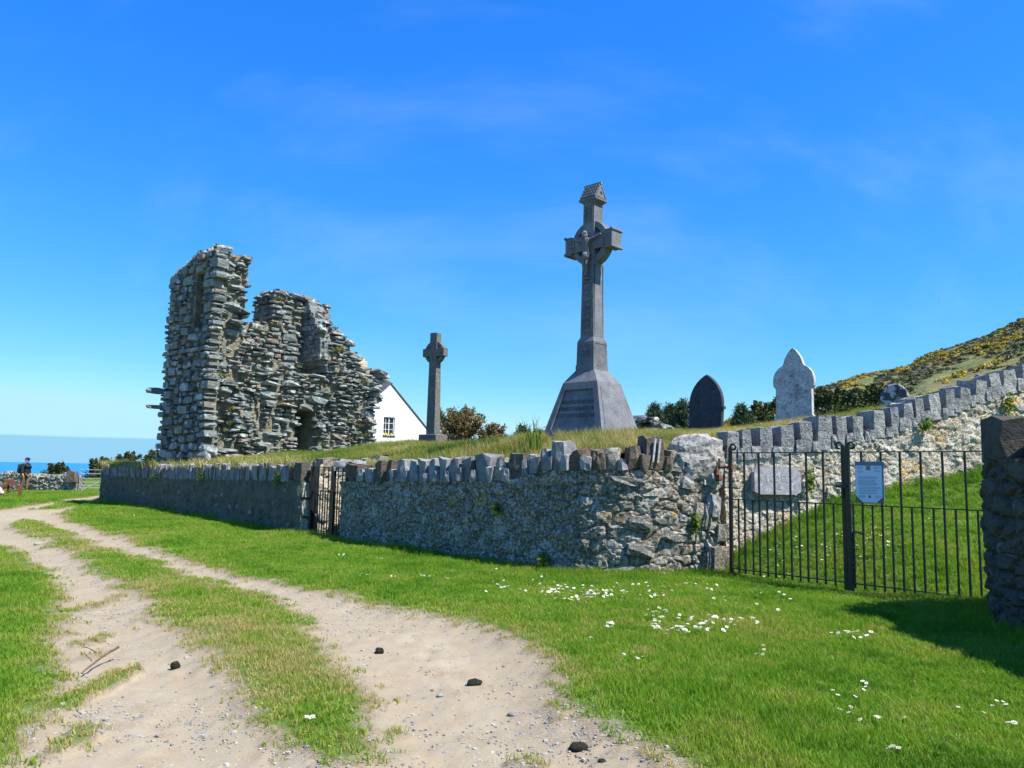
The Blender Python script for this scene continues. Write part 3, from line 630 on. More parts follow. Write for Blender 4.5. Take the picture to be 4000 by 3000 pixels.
# broken wall tops: pier, outer wall, back wall and wing
for k in range(9):
    vv = 0.1 + k * 0.33; ST.add(TW(0.35, vv, left_top(vv) + rnd.uniform(-0.02, 0.1)), (rnd.uniform(0.3, 0.5), 0.75, rnd.uniform(0.22, 0.34)), rotm(AXL, rnd.uniform(-0.3, 0.3), 0.05, rnd.uniform(-0.15, 0.15)), 'tower', 'round', prio=1)
ST.add(TW(u_p - 0.08, 0.35, z_pier - 0.06), (0.62, 0.5, 0.2), rotm(AX, 0.2, 0.0, -0.06), 'tower', 'flat', prio=5)
for uu, zz in [(p[0], p[1]) for p in BK[4:8]] + [(p[0], p[1]) for p in WT[1:]]:
    for q in range(2):
        vv = float(np.interp(zz, zs_w, v_w)) + 0.25 + q * 0.5
        ST.add(TW(uu - 0.12 + rnd.uniform(-0.1, 0.1), vv, zz - 0.10 + rnd.uniform(-0.05, 0.05)), (rnd.uniform(0.4, 0.75), 0.6, rnd.uniform(0.14, 0.26)), rotm(AX, rnd.uniform(-0.4, 0.4), 0, rnd.uniform(-0.12, 0.12)), 'tower', 'flat', prio=0.3)
# right-hand broken edge and the shaded return of the wing
for k in range(34):
    zz = 1.9 + k * (WT[-2][1] - 1.9) / 34; uu = float(np.interp(zz, [p[1] for p in WR], [p[0] for p in WR]))
    for vv in (0.35, 1.1, 1.9):
        ST.add(TW(uu - 0.22 + rnd.uniform(-0.05, 0.12), vv + rnd.uniform(-0.2, 0.2), zz), (rnd.uniform(0.4, 0.7), 0.7, rnd.uniform(0.12, 0.2)), rotm(AX, rnd.uniform(-0.3, 0.3), 0, rnd.uniform(-0.06, 0.06)), 'tower', 'flat', prio=0.12 if vv < 1 else 0.02)
zz = INF[4][1] + 0.05
while zz < WL[-1][1]:
    h = rnd.uniform(0.14, 0.26); uu = float(np.interp(zz, zs_w, [p[0] for p in WL])); v0 = float(np.interp(zz, zs_w, v_w)); vv = v0 + 0.05
    while vv < VB:
        w = rnd.uniform(0.2, 0.45); ST.add(TW(uu + 0.12 - rnd.uniform(0, 0.05), min(vv + w / 2, VB + 0.05), zz + h / 2), (w, 0.45, h), rotm(AXL, rnd.uniform(-0.06, 0.06)), 'tower', 'block', prio=0.03); vv += w
    zz += h * 0.95
# broken window jamb of the back wall, seen obliquely
uj = BK[2][0]; zj0, zj1 = BK[1][1] - 0.1, BK[3][1]
for x, z_, w, h in pack(VD - VB, zj1 - zj0, lambda x, z_: x > -1, [(60, 0.35, 0.6, 0.12, 0.2, 0.02), (300, 0.2, 0.42, 0.07, 0.14, 0.06), (500, 0.1, 0.22, 0.05, 0.1, 0.15)], 0.04, 9):
    ST.add(TW(uj + 0.16 - rnd.uniform(0.0, 0.10), VB + x, zj0 + z_), (w * 1.05, 0.5, h * 1.08), rotm(AXL, rnd.uniform(-0.1, 0.1), 0, rnd.uniform(-0.06, 0.06)), 'tower', 'flat', prio=0.02)
# big stones at the foot of the corner and in front of the doorway
for px, py, w, h, dv in [(820, 1760, 0.55, 0.42, 0.15), (800, 1783, 0.4, 0.25, 0.2), (1285, 1770, 0.85, 0.32, 0.5), (1235, 1755, 0.45, 0.25, 0.35), (1480, 1742, 0.55, 0.3, 0.3), (1080, 1778, 0.8, 0.2, 0.12), (900, 1785, 0.6, 0.16, 0.15)]:
    u_, z_ = tuv(px, py, -dv); ST.add(TW(u_, -dv + 0.1, max(z_, 1.75)), (w, 0.5, h), rotm(AX, rnd.uniform(-0.2, 0.2), 0, rnd.uniform(-0.15, 0.15)), 'boulder' if px in (1285,) else 'tower', 'flat', prio=4)
ST.build(tower, 300, 'small_stones')
# cushions of moss and grass on the ledges
mo = MB(); rr_ = random.Random(5); bl_v = []; bl_f = []
for px, py, v0, w in [(1010, 1285, 0.6, 0.35), (1030, 1300, 0.6, 0.3), (845, 1465, 0.0, 0.4), (860, 1470, 0.0, 0.3), (1080, 1170, 1.35, 0.3), (1310, 1370, 0.25, 0.45), (1330, 1365, 0.25, 0.4), (1405, 1490, 0.1, 0.5), (1075, 1272, 1.2, 0.3), (1080, 1420, 0.3, 0.2), (1090, 1575, 0.05, 0.15), (1350, 1650, 0.0, 0.3), (1400, 1665, 0.0, 0.25), (1410, 1700, 0.0, 0.35), (1360, 1715, 0.0, 0.3), (1160, 1430, 0.35, 0.2), (870, 1680, 0.0, 0.15), (890, 1655, 0, 0.15), (1250, 1735, 0.0, 0.3), (900, 1600, 0, 0.2)]:
    u_, z_ = tuv(px, py, v0); 
    for q in range(int(160 * w)):
        a, e, l = rr_.uniform(0, 6.28), rr_.uniform(0.1, 1.4), rr_.uniform(0.05, 0.14)
        c = TW(u_ + rr_.gauss(0, w * 0.4), v0 - 0.12 + rr_.uniform(-0.15, 0.1), z_ + rr_.uniform(-0.06, 0.06)) - rootp
        tip = c + np.array([math.cos(a) * math.cos(e), math.sin(a) * math.cos(e), math.sin(e)]) * l; s_ = np.array([-math.sin(a), math.cos(a), 0]) * 0.018
        bl_v += [c - s_, c + s_, tip]; bl_f.append((len(bl_v) - 3, len(bl_v) - 2, len(bl_v) - 1))
o = link('ledge_plants', nmesh('ledge_plants', np.array(bl_v), np.array(bl_f), MT['moss']), tower); o['kind'] = 'stuff'

# ------------------------------------------------------------------ walls
PASS_N = np.array([0.766, 0.643])                       # into the churchyard through the small gate
def smooth_line(pts, n=12):
    P = [np.array(p, float) for p in pts]; P = [2 * P[0] - P[1]] + P + [2 * P[-1] - P[-2]]; out = []
    for i in range(1, len(P) - 2):
        for k in range(n):
            t_ = k / n; a, bb, c, d = P[i - 1:i + 3]
            out.append(0.5 * ((2 * bb) + (-a + c) * t_ + (2 * a - 5 * bb + 4 * c - d) * t_ ** 2 + (-a + 3 * bb - 3 * c + d) * t_ ** 3))
    out.append(P[-2]); return np.array(out)
class Line:
    def __init__(s, pts, smooth=True):
        s.p = smooth_line(pts) if smooth else np.array(pts, float)
        d = np.hypot(*np.diff(s.p, axis=0).T); s.s = np.concatenate([[0], np.cumsum(d)]); s.len = s.s[-1]
        pr = np.array([proj((x, y, 1.5))[0] if y > 1 else 9e9 for x, y in s.p]); s.px = pr
    def xy(s, q): return np.stack([np.interp(q, s.s, s.p[:, 0]), np.interp(q, s.s, s.p[:, 1])], -1)
    def frame(s, q):
        q = np.asarray(q, float); a = s.xy(np.clip(q - 0.05, 0, s.len)); bb = s.xy(np.clip(q + 0.05, 0, s.len)); t_ = bb - a; t_ /= np.linalg.norm(t_, axis=-1, keepdims=True)
        return s.xy(q), t_, np.stack([t_[..., 1], -t_[..., 0]], -1)
    def s_at(s, px): return float(np.interp(px, s.px, s.s))
def wall_body(name, ln, zbf, ztf, thick, mat, parent, ds=0.06, dzn=32, amp=0.03, cells=None, seed=0, fine=0.022):
    ns = max(2, int(ln.len / ds)); q = np.linspace(0, ln.len, ns); xy, t_, n_ = ln.frame(q)
    fr = np.linspace(0, 1, dzn); zb = zbf(q); zt = ztf(q)
    Zg = zb[:, None] + (zt - zb)[:, None] * fr[None]; Sg = np.repeat(q[:, None], dzn, 1)
    D = amp * fbm(Sg * 1.4, Zg * 1.6, 3, seed) + amp * 0.6 * fbm(Sg * 7, Zg * 8, 3, seed + 3) + fine * fbm(Sg * 22, Zg * 24, 2, seed + 4)
    if cells:
        wx, wz, dep = cells; f1, f2, cid = worley(Sg / wx + 0.35 * fbm(Sg * 2, Zg * 2, 2, seed + 7), Zg / wz + 0.5 * fbm(Sg * 2, Zg * 2, 2, seed + 8), seed + 5)
        D = D + dep * (sstep(0.02, 0.30, f2 - f1) - 0.5) * (0.35 + 0.9 * cid)
    Xg = xy[:, None, 0] + n_[:, None, 0] * D; Yg = xy[:, None, 1] + n_[:, None, 1] * D
    bx = xy - n_ * thick
    V = np.concatenate([np.stack([Xg, Yg, Zg], -1), np.stack([bx[:, 0], bx[:, 1], zt], -1)[:, None], np.stack([bx[:, 0], bx[:, 1], zb], -1)[:, None]], 1)
    m_ = dzn + 2; ix = np.arange(ns * m_).reshape(ns, m_); rp = np.array(parent.location)
    Qd = np.stack([ix[:-1], ix[1:], np.roll(ix, -1, 1)[1:], np.roll(ix, -1, 1)[:-1]], -1).reshape(-1, 4)
    caps = []
    for e in (0, ns - 1):
        for k in range(dzn - 1):
            # end caps: strips from the front edge to the back edge
            pass
    V2 = V.reshape(-1, 3) - rp; extra = []; nb = len(V2)
    for e in (0, ns - 1):
        bk = np.stack([np.full(dzn, bx[e, 0]), np.full(dzn, bx[e, 1]), Zg[e]], -1) - rp; b0 = nb + len(extra) * 0
        start = len(V2); V2 = np.concatenate([V2, bk]); f0 = ix[e, :dzn]
        # mid column roughened so that the end of the wall is stone-like too
        for k in range(dzn - 1):
            qd = (f0[k], f0[k + 1], start + k + 1, start + k); caps.append(qd if e else qd[::-1])
    o = link(name, nmesh(name, V2, np.concatenate([Qd, np.array(caps)]), MT[mat], False), parent); return D
def coping(ST, ln, items, ztf, depth, shape='slab', out=0.03, rnd=random.Random(1), rough=False):
    """items: (s0, s1, top z, material, lean)"""
    for s0, s1, zt, mat, lean in items:
        sc = (s0 + s1) / 2; xy, t_, n_ = ln.frame(sc); z0 = float(ztf(np.array([sc]))[0]) - 0.03; h = zt - z0
        c = np.array([xy[0], xy[1], 0]) - np.array([n_[0], n_[1], 0]) * (depth / 2 - out); c[2] = z0 + h / 2
        ST.add(c, ((s1 - s0), depth, h * 1.06), rotm([np.array([t_[0], t_[1], 0]), np.array([-n_[0], -n_[1], 0]), az], rnd.uniform(-0.08, 0.08), rnd.uniform(-0.04, 0.04), lean), mat, 'rough' if (shape == 'slab' and (not mat.startswith('coping_pale') and (mat != 'coping' or rough))) else shape, 'coping_stone', prio=3 + h)
def face_stones(ST, ln, zbf, ztf, n, wr, hr, mats, prot=(0.0, 0.05), seed=1, s_rng=None, shape='flat'):
    r_ = random.Random(seed); placed = []; tries = 0
    while len(placed) < n and tries < n * 30:
        tries += 1; s_ = r_.uniform(*(s_rng or (0.1, ln.len - 0.1))); zb = float(zbf(np.array([s_]))[0]) + 0.25; zt = float(ztf(np.array([s_]))[0]) - 0.1
        z_ = r_.uniform(zb, zt); w = r_.uniform(*wr); h = min(w * 0.7, r_.uniform(*hr))
        if any(abs(s_ - a) < (w + c) * 0.5 and abs(z_ - bb) < (h + d) * 0.5 for a, bb, c, d in placed): continue
        placed.append((s_, z_, w, h)); xy, t_, n_ = ln.frame(s_); p = r_.uniform(*prot); dep = 0.24
        c = np.array([xy[0] + n_[0] * (p - dep / 2 + 0.02), xy[1] + n_[1] * (p - dep / 2 + 0.02), z_])
        ST.add(c, (w, dep, h), rotm([np.array([t_[0], t_[1], 0]), np.array([-n_[0], -n_[1], 0]), az], r_.uniform(-0.1, 0.1), r_.uniform(-0.1, 0.1), r_.uniform(-0.25, 0.25)), r_.choice(mats), shape)

# -- far stretch of the front wall, smooth old render under a tight row of thin upright slabs
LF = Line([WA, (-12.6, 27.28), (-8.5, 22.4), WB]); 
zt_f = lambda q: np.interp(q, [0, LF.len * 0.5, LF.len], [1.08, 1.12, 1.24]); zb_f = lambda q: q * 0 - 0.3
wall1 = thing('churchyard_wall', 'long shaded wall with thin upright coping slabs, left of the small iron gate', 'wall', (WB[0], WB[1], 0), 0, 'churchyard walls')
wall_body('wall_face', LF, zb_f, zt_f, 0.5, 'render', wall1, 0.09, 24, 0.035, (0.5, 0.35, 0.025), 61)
S1 = Stones(); q = 0.02; items = []; r1 = random.Random(4)
while q < LF.len - 0.55:
    w = r1.uniform(0.07, 0.13) if q < 15 else r1.uniform(0.10, 0.2); tp = float(zt_f(np.array([q]))[0]) + r1.uniform(0.33, 0.45) - (0.08 if r1.random() < 0.25 else 0)
    items.append((q, q + w, tp, 'coping' if r1.random() < 0.75 else 'coping_brown', r1.uniform(-0.12, 0.12))); q += w * r1.uniform(0.92, 1.05)
items.append((LF.len - 0.52, LF.len - 0.02, 1.66, 'coping_brown', 0.03))
coping(S1, LF, items, zt_f, 0.46, rnd=r1)
face_stones(S1, LF, zb_f, zt_f, 120, (0.15, 0.45), (0.10, 0.22), ['rubstone', 'coping_brown', 'coping_brown', 'render', 'render'], (-0.02, 0.02), 8, (LF.len * 0.25, LF.len - 0.1))
for z_, h_ in ((0.2, 0.4), (0.62, 0.42), (1.02, 0.38)):     # quoins of the gate jamb, facing the gate
    xy, t_, n_ = LF.frame(LF.len - 0.12); ax = [np.array([n_[0], n_[1], 0]), np.array([t_[0], t_[1], 0]), az]
    S1.add(np.array([xy[0] - n_[0] * 0.26, xy[1] - n_[1] * 0.26, z_]) + np.array([t_[0], t_[1], 0]) * 0.03, (0.56, 0.3, h_), rotm(ax), 'roughcast', 'block', 'quoin', prio=5)
S1.build(wall1, 300, 'small_stones')
tag(wall1)
# return of this wall at its far end, running away
LR0 = Line([(-15.9, 36.5), (-16.3, 34), WA], False)

# -- near stretch, bare rubble, with explicit coping stones (photograph columns: left, right, top)
LN = Line(NEAR)
ZT = [(1345, 1880), (1500, 1881), (1700, 1881), (1940, 1882), (2010, 1872), (2080, 1850), (2140, 1837), (2300, 1833), (2450, 1835), (2660, 1838), (2840, 1840)]
def z_on(ln, px, py): 
    s_ = ln.s_at(px); xy = ln.xy(s_); return s_, at(px, py, xy[1])[2]
ztn = np.array([z_on(LN, *p) for p in ZT]); zt_n = lambda q: np.interp(q, ztn[:, 0], ztn[:, 1]); zb_n = lambda q: q * 0 - 0.3
wall2 = thing('churchyard_wall', 'curving rubble wall with big uneven coping stones between the two iron gates', 'wall', (0.4, 12.7, 0), 0, 'churchyard walls')
DN = wall_body('wall_face', LN, zb_n, zt_n, 0.5, 'rubble', wall2, 0.022, 84, 0.045, (0.34, 0.19, 0.036), 71, 0.013)
S2 = Stones()
CP = [(1352, 1402, 1812, 'coping_brown'), (1425, 1455, 1828, 'coping'), (1462, 1492, 1800, 'coping_brown'), (1503, 1532, 1794, 'coping_brown'), (1545, 1588, 1793, 'coping'), (1590, 1630, 1791, 'coping'), (1630, 1666, 1790, 'coping'), (1668, 1704, 1790, 'coping'), (1710, 1750, 1786, 'coping'), (1750, 1795, 1783, 'coping'), (1798, 1848, 1782, 'coping'), (1852, 1918, 1773, 'coping'), (1920, 1978, 1780, 'rubstone'), (1982, 2052, 1770, 'coping_brown'), (2058, 2092, 1776, 'boulder'), (2098, 2148, 1746, 'coping'), (2148, 2202, 1722, 'coping'), (2222, 2284, 1752, 'coping_brown'), (2300, 2346, 1750, 'coping_brown'), (2352, 2418, 1748, 'rubstone'), (2442, 2514, 1734, 'coping_brown'), (2514, 2602, 1697, 'coping_brown'), (2612, 2664, 1758, 'coping_brown')]
items = []; r2 = random.Random(9)
for a, bb, yt, mt_ in CP:
    s0, s1 = LN.s_at(a), LN.s_at(bb); sc = (s0 + s1) / 2; zt = at((a + bb) / 2, yt, LN.xy(sc)[1])[2]; items.append((s0 + 0.005, s1 - 0.005, zt, mt_, r2.uniform(-0.05, 0.05)))
coping(S2, LN, items, zt_n, 0.44, rnd=r2, rough=True)
short = []
for i in range(len(items) - 1):
    g0, g1 = items[i][1], items[i + 1][0]; gc = (g0 + g1) / 2; w = max(r2.uniform(0.13, 0.2), g1 - g0 + 0.04); zz = float(zt_n(np.array([gc]))[0]) + r2.uniform(0.16, 0.27); short.append((gc - w / 2, gc + w / 2, zz, r2.choice(['coping', 'coping', 'coping_brown']), r2.uniform(-0.1, 0.1)))
coping(S2, LN, short, zt_n, 0.38, out=0.085, rnd=r2, rough=True)
# two white quartz stripes across the tallest stone
s_, z_ = z_on(LN, 2560, 1760); xy, t_, n_ = LN.frame(s_)
vein = MB()
for dx in (-0.035, 0.045): 
    vein.box((dx, 0, 0), (0.028, 0.03, 0.36))
me = vein.mesh('quartz_vein', MT['marble']); o = link('quartz_vein', me, wall2); o.location = (xy[0] + n_[0] * 0.035 - 0.4, xy[1] + n_[1] * 0.035 - 12.7, z_); o.rotation_euler = (0, 0.12, math.atan2(t_[1], t_[0]))
# pale boulder that ends the wall beside the gate, and stones below it
for px, py, w, h, d, mt_, sh in [(2780, 1860, 0.42, 0.34, 0.42, 'boulder', 'flat'), (2660, 1800, 0.3, 0.3, 0.4, 'boulder', 'flat'), (2680, 1885, 0.28, 0.22, 0.3, 'boulder', 'round'), (2780, 1975, 0.34, 0.42, 0.3, 'boulder', 'round'), (2790, 2180, 0.55, 0.40, 0.30, 'rubstone', 'block'), (2740, 2010, 0.42, 0.44, 0.3, 'rubstone', 'round'), (2590, 2255, 0.28, 0.2, 0.3, 'clayst', 'flat'), (2450, 1880, 0.62, 0.16, 0.3, 'rubstone', 'flat'), (2640, 2095, 0.60, 0.16, 0.3, 'rubstone', 'flat'), (2500, 2040, 0.46, 0.2, 0.3, 'rubstone', 'round'), (2500, 2150, 0.5, 0.22, 0.3, 'rubstone', 'flat'), (2840, 2080, 0.2, 0.3, 0.4, 'rubstone', 'block')]:
    s_, z_ = z_on(LN, px, py); xy, t_, n_ = LN.frame(s_)
    if mt_ == 'clayst':
        mt_ = 'pinkstone'
        if mt_ not in MT: MT[mt_] = rock_mat('pink_granite_stone', [(0.45, 0.33, 0.27), (0.47, 0.36, 0.30)], 8, (0.6, 0.55, 0.5), 0.6)
    S2.add(np.array([xy[0] - n_[0] * (d / 2 - 0.09), xy[1] - n_[1] * (d / 2 - 0.09), z_]), (w, d, h), rotm([np.array([t_[0], t_[1], 0]), np.array([-n_[0], -n_[1], 0]), az], 0.05, 0.03, 0.08), mt_, sh, prio=6)
face_stones(S2, LN, zb_n, zt_n, 200, (0.08, 0.40), (0.05, 0.17), ['rubstone', 'rubstone', 'rubble', 'rubstone'], (-0.03, 0.03), 12)
def boulder(parent, c, dims, rz, seed, name='boulder', mat='boulder'):
    bm = bmesh.new(); bmesh.ops.create_icosphere(bm, subdivisions=4, radius=0.5)
    co = np.array([v.co[:] for v in bm.verts]); n_ = co / np.linalg.norm(co, axis=1, keepdims=True)
    bx = n_ / np.abs(n_).max(1, keepdims=True) * 0.5; co = co * 0.7 + bx * 0.3
    f = 1 + 0.22 * fbm(n_[:, 0] * 2 + seed, n_[:, 1] * 2 + n_[:, 2] * 2.3, 3, seed) + 0.10 * np.abs(fbm(n_[:, 0] * 6 + n_[:, 1] * 4, n_[:, 2] * 9, 3, seed + 1)); co = co * f[:, None]
    for v, k in zip(bm.verts, co): v.co = k
    me = bpy.data.meshes.new(name); bm.to_mesh(me); bm.free(); me.materials.append(MT[mat])
    o = link(name, me, parent); o.location = Vector(c) - parent.location; o.rotation_euler = (0.05, -0.12, rz); o.scale = dims; return o
s_, z_ = z_on(LN, 2745, 1790); xy, t_, n_ = LN.frame(s_)
boulder(wall2, (xy[0] - n_[0] * 0.2, xy[1] - n_[1] * 0.2, z_), (0.92, 0.60, 0.74), math.atan2(t_[1], t_[0]), 3)
# jamb on the right of the small gate
S2.build(wall2, 300, 'small_stones')

# -- right-hand wall inside the field gate
LW = Line(RIGHT); 
ZR = [(2855, 1792), (2950, 1788), (3100, 1768), (3300, 1735), (3478, 1698), (3590, 1660), (3702, 1627), (3845, 1572), (3995, 1525), (4200, 1450)]
ztr = np.array([z_on(LW, *p) for p in ZR]); zt_r = lambda q: np.interp(q, ztr[:, 0], ztr[:, 1]) + np.maximum(0, q - ztr[-1, 0]) * 0.25; zb_r = lambda q: -0.1 + q * 0.1
wall3 = thing('churchyard_wall', 'sunlit roughcast wall climbing to the right behind the large gate, holding a stone plaque', 'wall', (6, 11.9, 0), 0, 'churchyard walls')
wall_body('wall_face', LW, zb_r, zt_r, 0.5, 'roughcast', wall3, 0.022, 90, 0.045, (0.24, 0.16, 0.014), 81, 0.013)
S3 = Stones()
CR = [(2838, 2893, 1684), (2899, 2940, 1680), (2966, 3022, 1668), (3048, 3110, 1662), (3128, 3180, 1645), (3191, 3258, 1624), (3267, 3313, 1626), (3332, 3383, 1624), (3417, 3468, 1602), (3489, 3523, 1590), (3541, 3580, 1573), (3588, 3623, 1557), (3637, 3690, 1539), (3706, 3747, 1522), (3767, 3808, 1511), (3822, 3873, 1482), (3886, 3930, 1461), (3940, 3994, 1445), (4012, 4060, 1425), (4080, 4140, 1400), (4160, 4215, 1372)]
items = []; r3 = random.Random(19)
for a, bb, yt in CR:
    s0, s1 = LW.s_at(a), LW.s_at(bb); sc = (s0 + s1) / 2; zt = at((a + bb) / 2, yt, LW.xy(sc)[1])[2]; items.append((s0 + 0.004, s1 - 0.004, zt, 'coping_pale', -0.04 + r3.uniform(-0.04, 0.04)))
coping(S3, LW, items, zt_r, 0.46, rnd=r3)
short = []
for i in range(len(items) - 1):
    g0, g1 = items[i][1], items[i + 1][0]; n_s = 1 if g1 - g0 < 0.17 else 2; w = max(0.11, (g1 - g0 + 0.04) / n_s)
    for k in range(n_s):
        gc = (g0 + g1) / 2 + (k - (n_s - 1) / 2) * w; zz = float(zt_r(np.array([gc]))[0]) + r3.uniform(0.12, 0.22); short.append((gc - w / 2, gc + w / 2, zz, 'coping_pale', r3.uniform(-0.06, 0.06)))
coping(S3, LW, short, zt_r, 0.40, out=0.045, rnd=r3)
face_stones(S3, LW, lambda q: zb_r(q) + 0.3, zt_r, 110, (0.08, 0.26), (0.05, 0.14), ['rubstone', 'roughcast', 'roughcast', 'boulder'], (-0.04, 0.012), 22)
for px, py, w, h in [(3990, 1600, 0.3, 0.22), (3420, 1890, 0.3, 0.3), (3250, 1930, 0.26, 0.24)]:
    s_, z_ = z_on(LW, px, py); xy, t_, n_ = LW.frame(s_); S3.add(np.array([xy[0] - n_[0] * 0.1, xy[1] - n_[1] * 0.1, z_]), (w, 0.3, h), rotm([np.array([t_[0], t_[1], 0]), np.array([-n_[0], -n_[1], 0]), az]), 'boulder' if px > 3900 else 'roughcast', 'flat', prio=4)
# flat field stones lying behind the coping
for px, py, w in [(3545, 1557, 0.3), (3495, 1575, 0.25), (3610, 1545, 0.3), (3725, 1508, 0.4), (3778, 1488, 0.3), (3840, 1466, 0.35), (3375, 1605, 0.2)]:
    s_ = LW.s_at(px); xy = LW.xy(s_); p = at(px, py + 12, xy[1] + 0.5); S3.add(p, (w, 0.35, 0.13), rotm([au, av, az], r3.uniform(0, 3), 0, r3.uniform(-0.2, 0.2)), 'boulder' if px in (3375,) else 'coping_pale', 'flat', 'field_stone', prio=3)
S3.build(wall3, 300, 'small_stones')

# -- wall end on the right edge of the picture
LP = Line([(5.74, 9.22), (5.22, 8.62), (4.96, 8.08), (5.0, 7.2), (5.25, 5.0), (5.45, 2.5)])
zt_p = lambda q: q * 0 + 1.76; zb_p = lambda q: q * 0 - 0.3
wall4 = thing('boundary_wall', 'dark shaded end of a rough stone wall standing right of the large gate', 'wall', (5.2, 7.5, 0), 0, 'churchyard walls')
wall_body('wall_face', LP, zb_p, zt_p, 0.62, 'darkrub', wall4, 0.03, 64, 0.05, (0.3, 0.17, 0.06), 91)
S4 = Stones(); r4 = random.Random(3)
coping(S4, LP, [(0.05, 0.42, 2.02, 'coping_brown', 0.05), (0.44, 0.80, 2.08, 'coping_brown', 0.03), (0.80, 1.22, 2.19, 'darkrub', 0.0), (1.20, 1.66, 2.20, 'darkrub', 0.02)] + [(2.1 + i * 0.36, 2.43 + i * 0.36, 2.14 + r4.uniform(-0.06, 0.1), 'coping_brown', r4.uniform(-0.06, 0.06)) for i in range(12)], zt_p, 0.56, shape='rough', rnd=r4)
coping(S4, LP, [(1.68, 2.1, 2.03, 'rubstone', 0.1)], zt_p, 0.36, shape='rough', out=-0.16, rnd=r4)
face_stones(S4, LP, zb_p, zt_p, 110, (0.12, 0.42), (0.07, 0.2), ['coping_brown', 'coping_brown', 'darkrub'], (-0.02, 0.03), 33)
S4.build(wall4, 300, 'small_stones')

# -- side of the passage behind the small gate (sunlit) with a stone step
PA = np.array(WB) + np.array([0.15, -0.10]); 
LPS = Line([PA + PASS_N * 0.28, PA + PASS_N * 1.2, PA + PASS_N * 2.3], False)
wall5 = thing('passage_wall', 'sunlit yellow-stained stone wall seen through the bars of the small gate', 'wall', (PA[0], PA[1], 0), 0, 'churchyard walls')
zt_s = lambda q: q * 0 + 1.62
wall_body('wall_face', LPS, lambda q: q * 0 - 0.2, zt_s, 0.4, 'roughcast', wall5, 0.05, 30, 0.03, (0.4, 0.3, 0.04), 95)
S5 = Stones(); face_stones(S5, LPS, lambda q: q * 0 - 0.2, lambda q: q * 0 + 1.25, 14, (0.25, 0.5), (0.2, 0.36), ['roughcast', 'rubstone', 'roughcast'], (0.0, 0.05), 5)
coping(S5, LPS, [(0.05, 0.42, 1.78, 'rubstone', 0), (0.45, 1.1, 1.76, 'boulder', 0.03), (1.12, 1.5, 1.78, 'coping', 0), (1.5, 2.0, 1.84, 'coping', 0.1)], lambda q: q * 0 + 1.38, 0.4, shape='block', rnd=r4)
S5.build(wall5, 300, 'small_stones')
stp = MB(); p = np.array(WB) * 0.45 + np.array(WC) * 0.55 + PASS_N * 0.75
stp.box((0, 0, 0.13), (1.25, 0.35, 0.28), math.atan2(WC[1] - WB[1], WC[0] - WB[0]), bev=0.03); stp.box((0.25, 0.27, 0.27), (1.25, 0.3, 0.2), math.atan2(WC[1] - WB[1], WC[0] - WB[0]), bev=0.03)
o = stp.build('stone_steps', MT['coping_brown'], loc=(p[0], p[1], 0)); tag(o, 'dark stone steps just inside the small gate', 'steps')

# ------------------------------------------------------------------ churchyard mound
back_pts = [(-16.2, 32.75), (-4.45, 18.2), (-3.05, 19.9), (-1.9, 19.0), (-3.2, 17.25)] + [(x + 0.28, y + 0.34) for x, y in NEAR[1:]] + [(3.45, 12.85)] + [(x + 0.1, y + 0.3) for x, y in RIGHT[1:]] + [(16, 10), (40, 40), (40, 78), (-16, 78), (-15.6, 40)]
EDGE += [(x, y, float(zt_f(np.array([s_]))[0]) + 0.30) for (x, y), s_ in zip(LF.p, LF.s)] + [(x, y, float(zt_n(np.array([s_]))[0]) + 0.26) for (x, y), s_ in zip(LN.p, LN.s)] + [(x, y, float(zt_r(np.array([s_]))[0]) + 0.22) for (x, y), s_ in zip(LW.p, LW.s)]
nx, ny = 300, 320
xs = np.linspace(-17.5, 40, nx); ys = np.concatenate([np.linspace(10, 36, 260), np.linspace(36.5, 78, 60)])
XX, YY = np.meshgrid(xs, ys); inside = in_poly(XX, YY, back_pts)
ZZ = mound_z(XX, YY); MV = np.stack([XX, YY, ZZ], -1).reshape(-1, 3); mi = np.arange(nx * len(ys)).reshape(len(ys), nx)
MQ = np.stack([mi[:-1, :-1], mi[:-1, 1:], mi[1:, 1:], mi[1:, :-1]], -1).reshape(-1, 4); ins = inside.ravel()
# keep cells touching the inside and snap outer corners onto the outline so that the edge is clean
keep = ins[MQ].sum(1) >= 1
MQ = MQ[keep]; u, inv = np.unique(MQ, return_inverse=True); MV2 = MV[u]
o = link('churchyard_mound', nmesh('churchyard_mound', MV2, inv.reshape(-1, 4), MT['turf'], True)); tag(o, 'raised grassy churchyard ground held up behind the stone walls', 'mound', kind='structure')

for w_ in (wall1, wall2, wall3, wall4, wall5): w_['kind'] = 'thing'
def arc(cx, cz, r, a0, a1, n): return [(cx + r * math.cos(a0 + (a1 - a0) * k / n), cz + r * math.sin(a0 + (a1 - a0) * k / n)) for k in range(n + 1)]
def text_obj(name, curve, parent):
    tmp = bpy.data.objects.new(name + '_tmp', curve); COL.objects.link(tmp); bpy.context.view_layer.update()
    me = bpy.data.meshes.new_from_object(tmp.evaluated_get(bpy.context.evaluated_depsgraph_get())); me.name = name
    bpy.data.objects.remove(tmp); o = link(name, me, parent); o['kind'] = 'stuff'; return o
def ring_mb(mb, cz, ro, ri, y0, y1, n=64):
    for k in range(n):
        a0, a1 = 2 * math.pi * k / n, 2 * math.pi * (k + 1) / n
        p = [(r * math.cos(a), cz + r * math.sin(a)) for a in (a0, a1) for r in (ri, ro)]
        vs = [(p[i][0], y, p[i][1]) for y in (y0, y1) for i in (0, 1, 3, 2)]
        mb.add(vs, [(0, 1, 2, 3), (7, 6, 5, 4), (1, 5, 6, 2), (0, 3, 7, 4)])
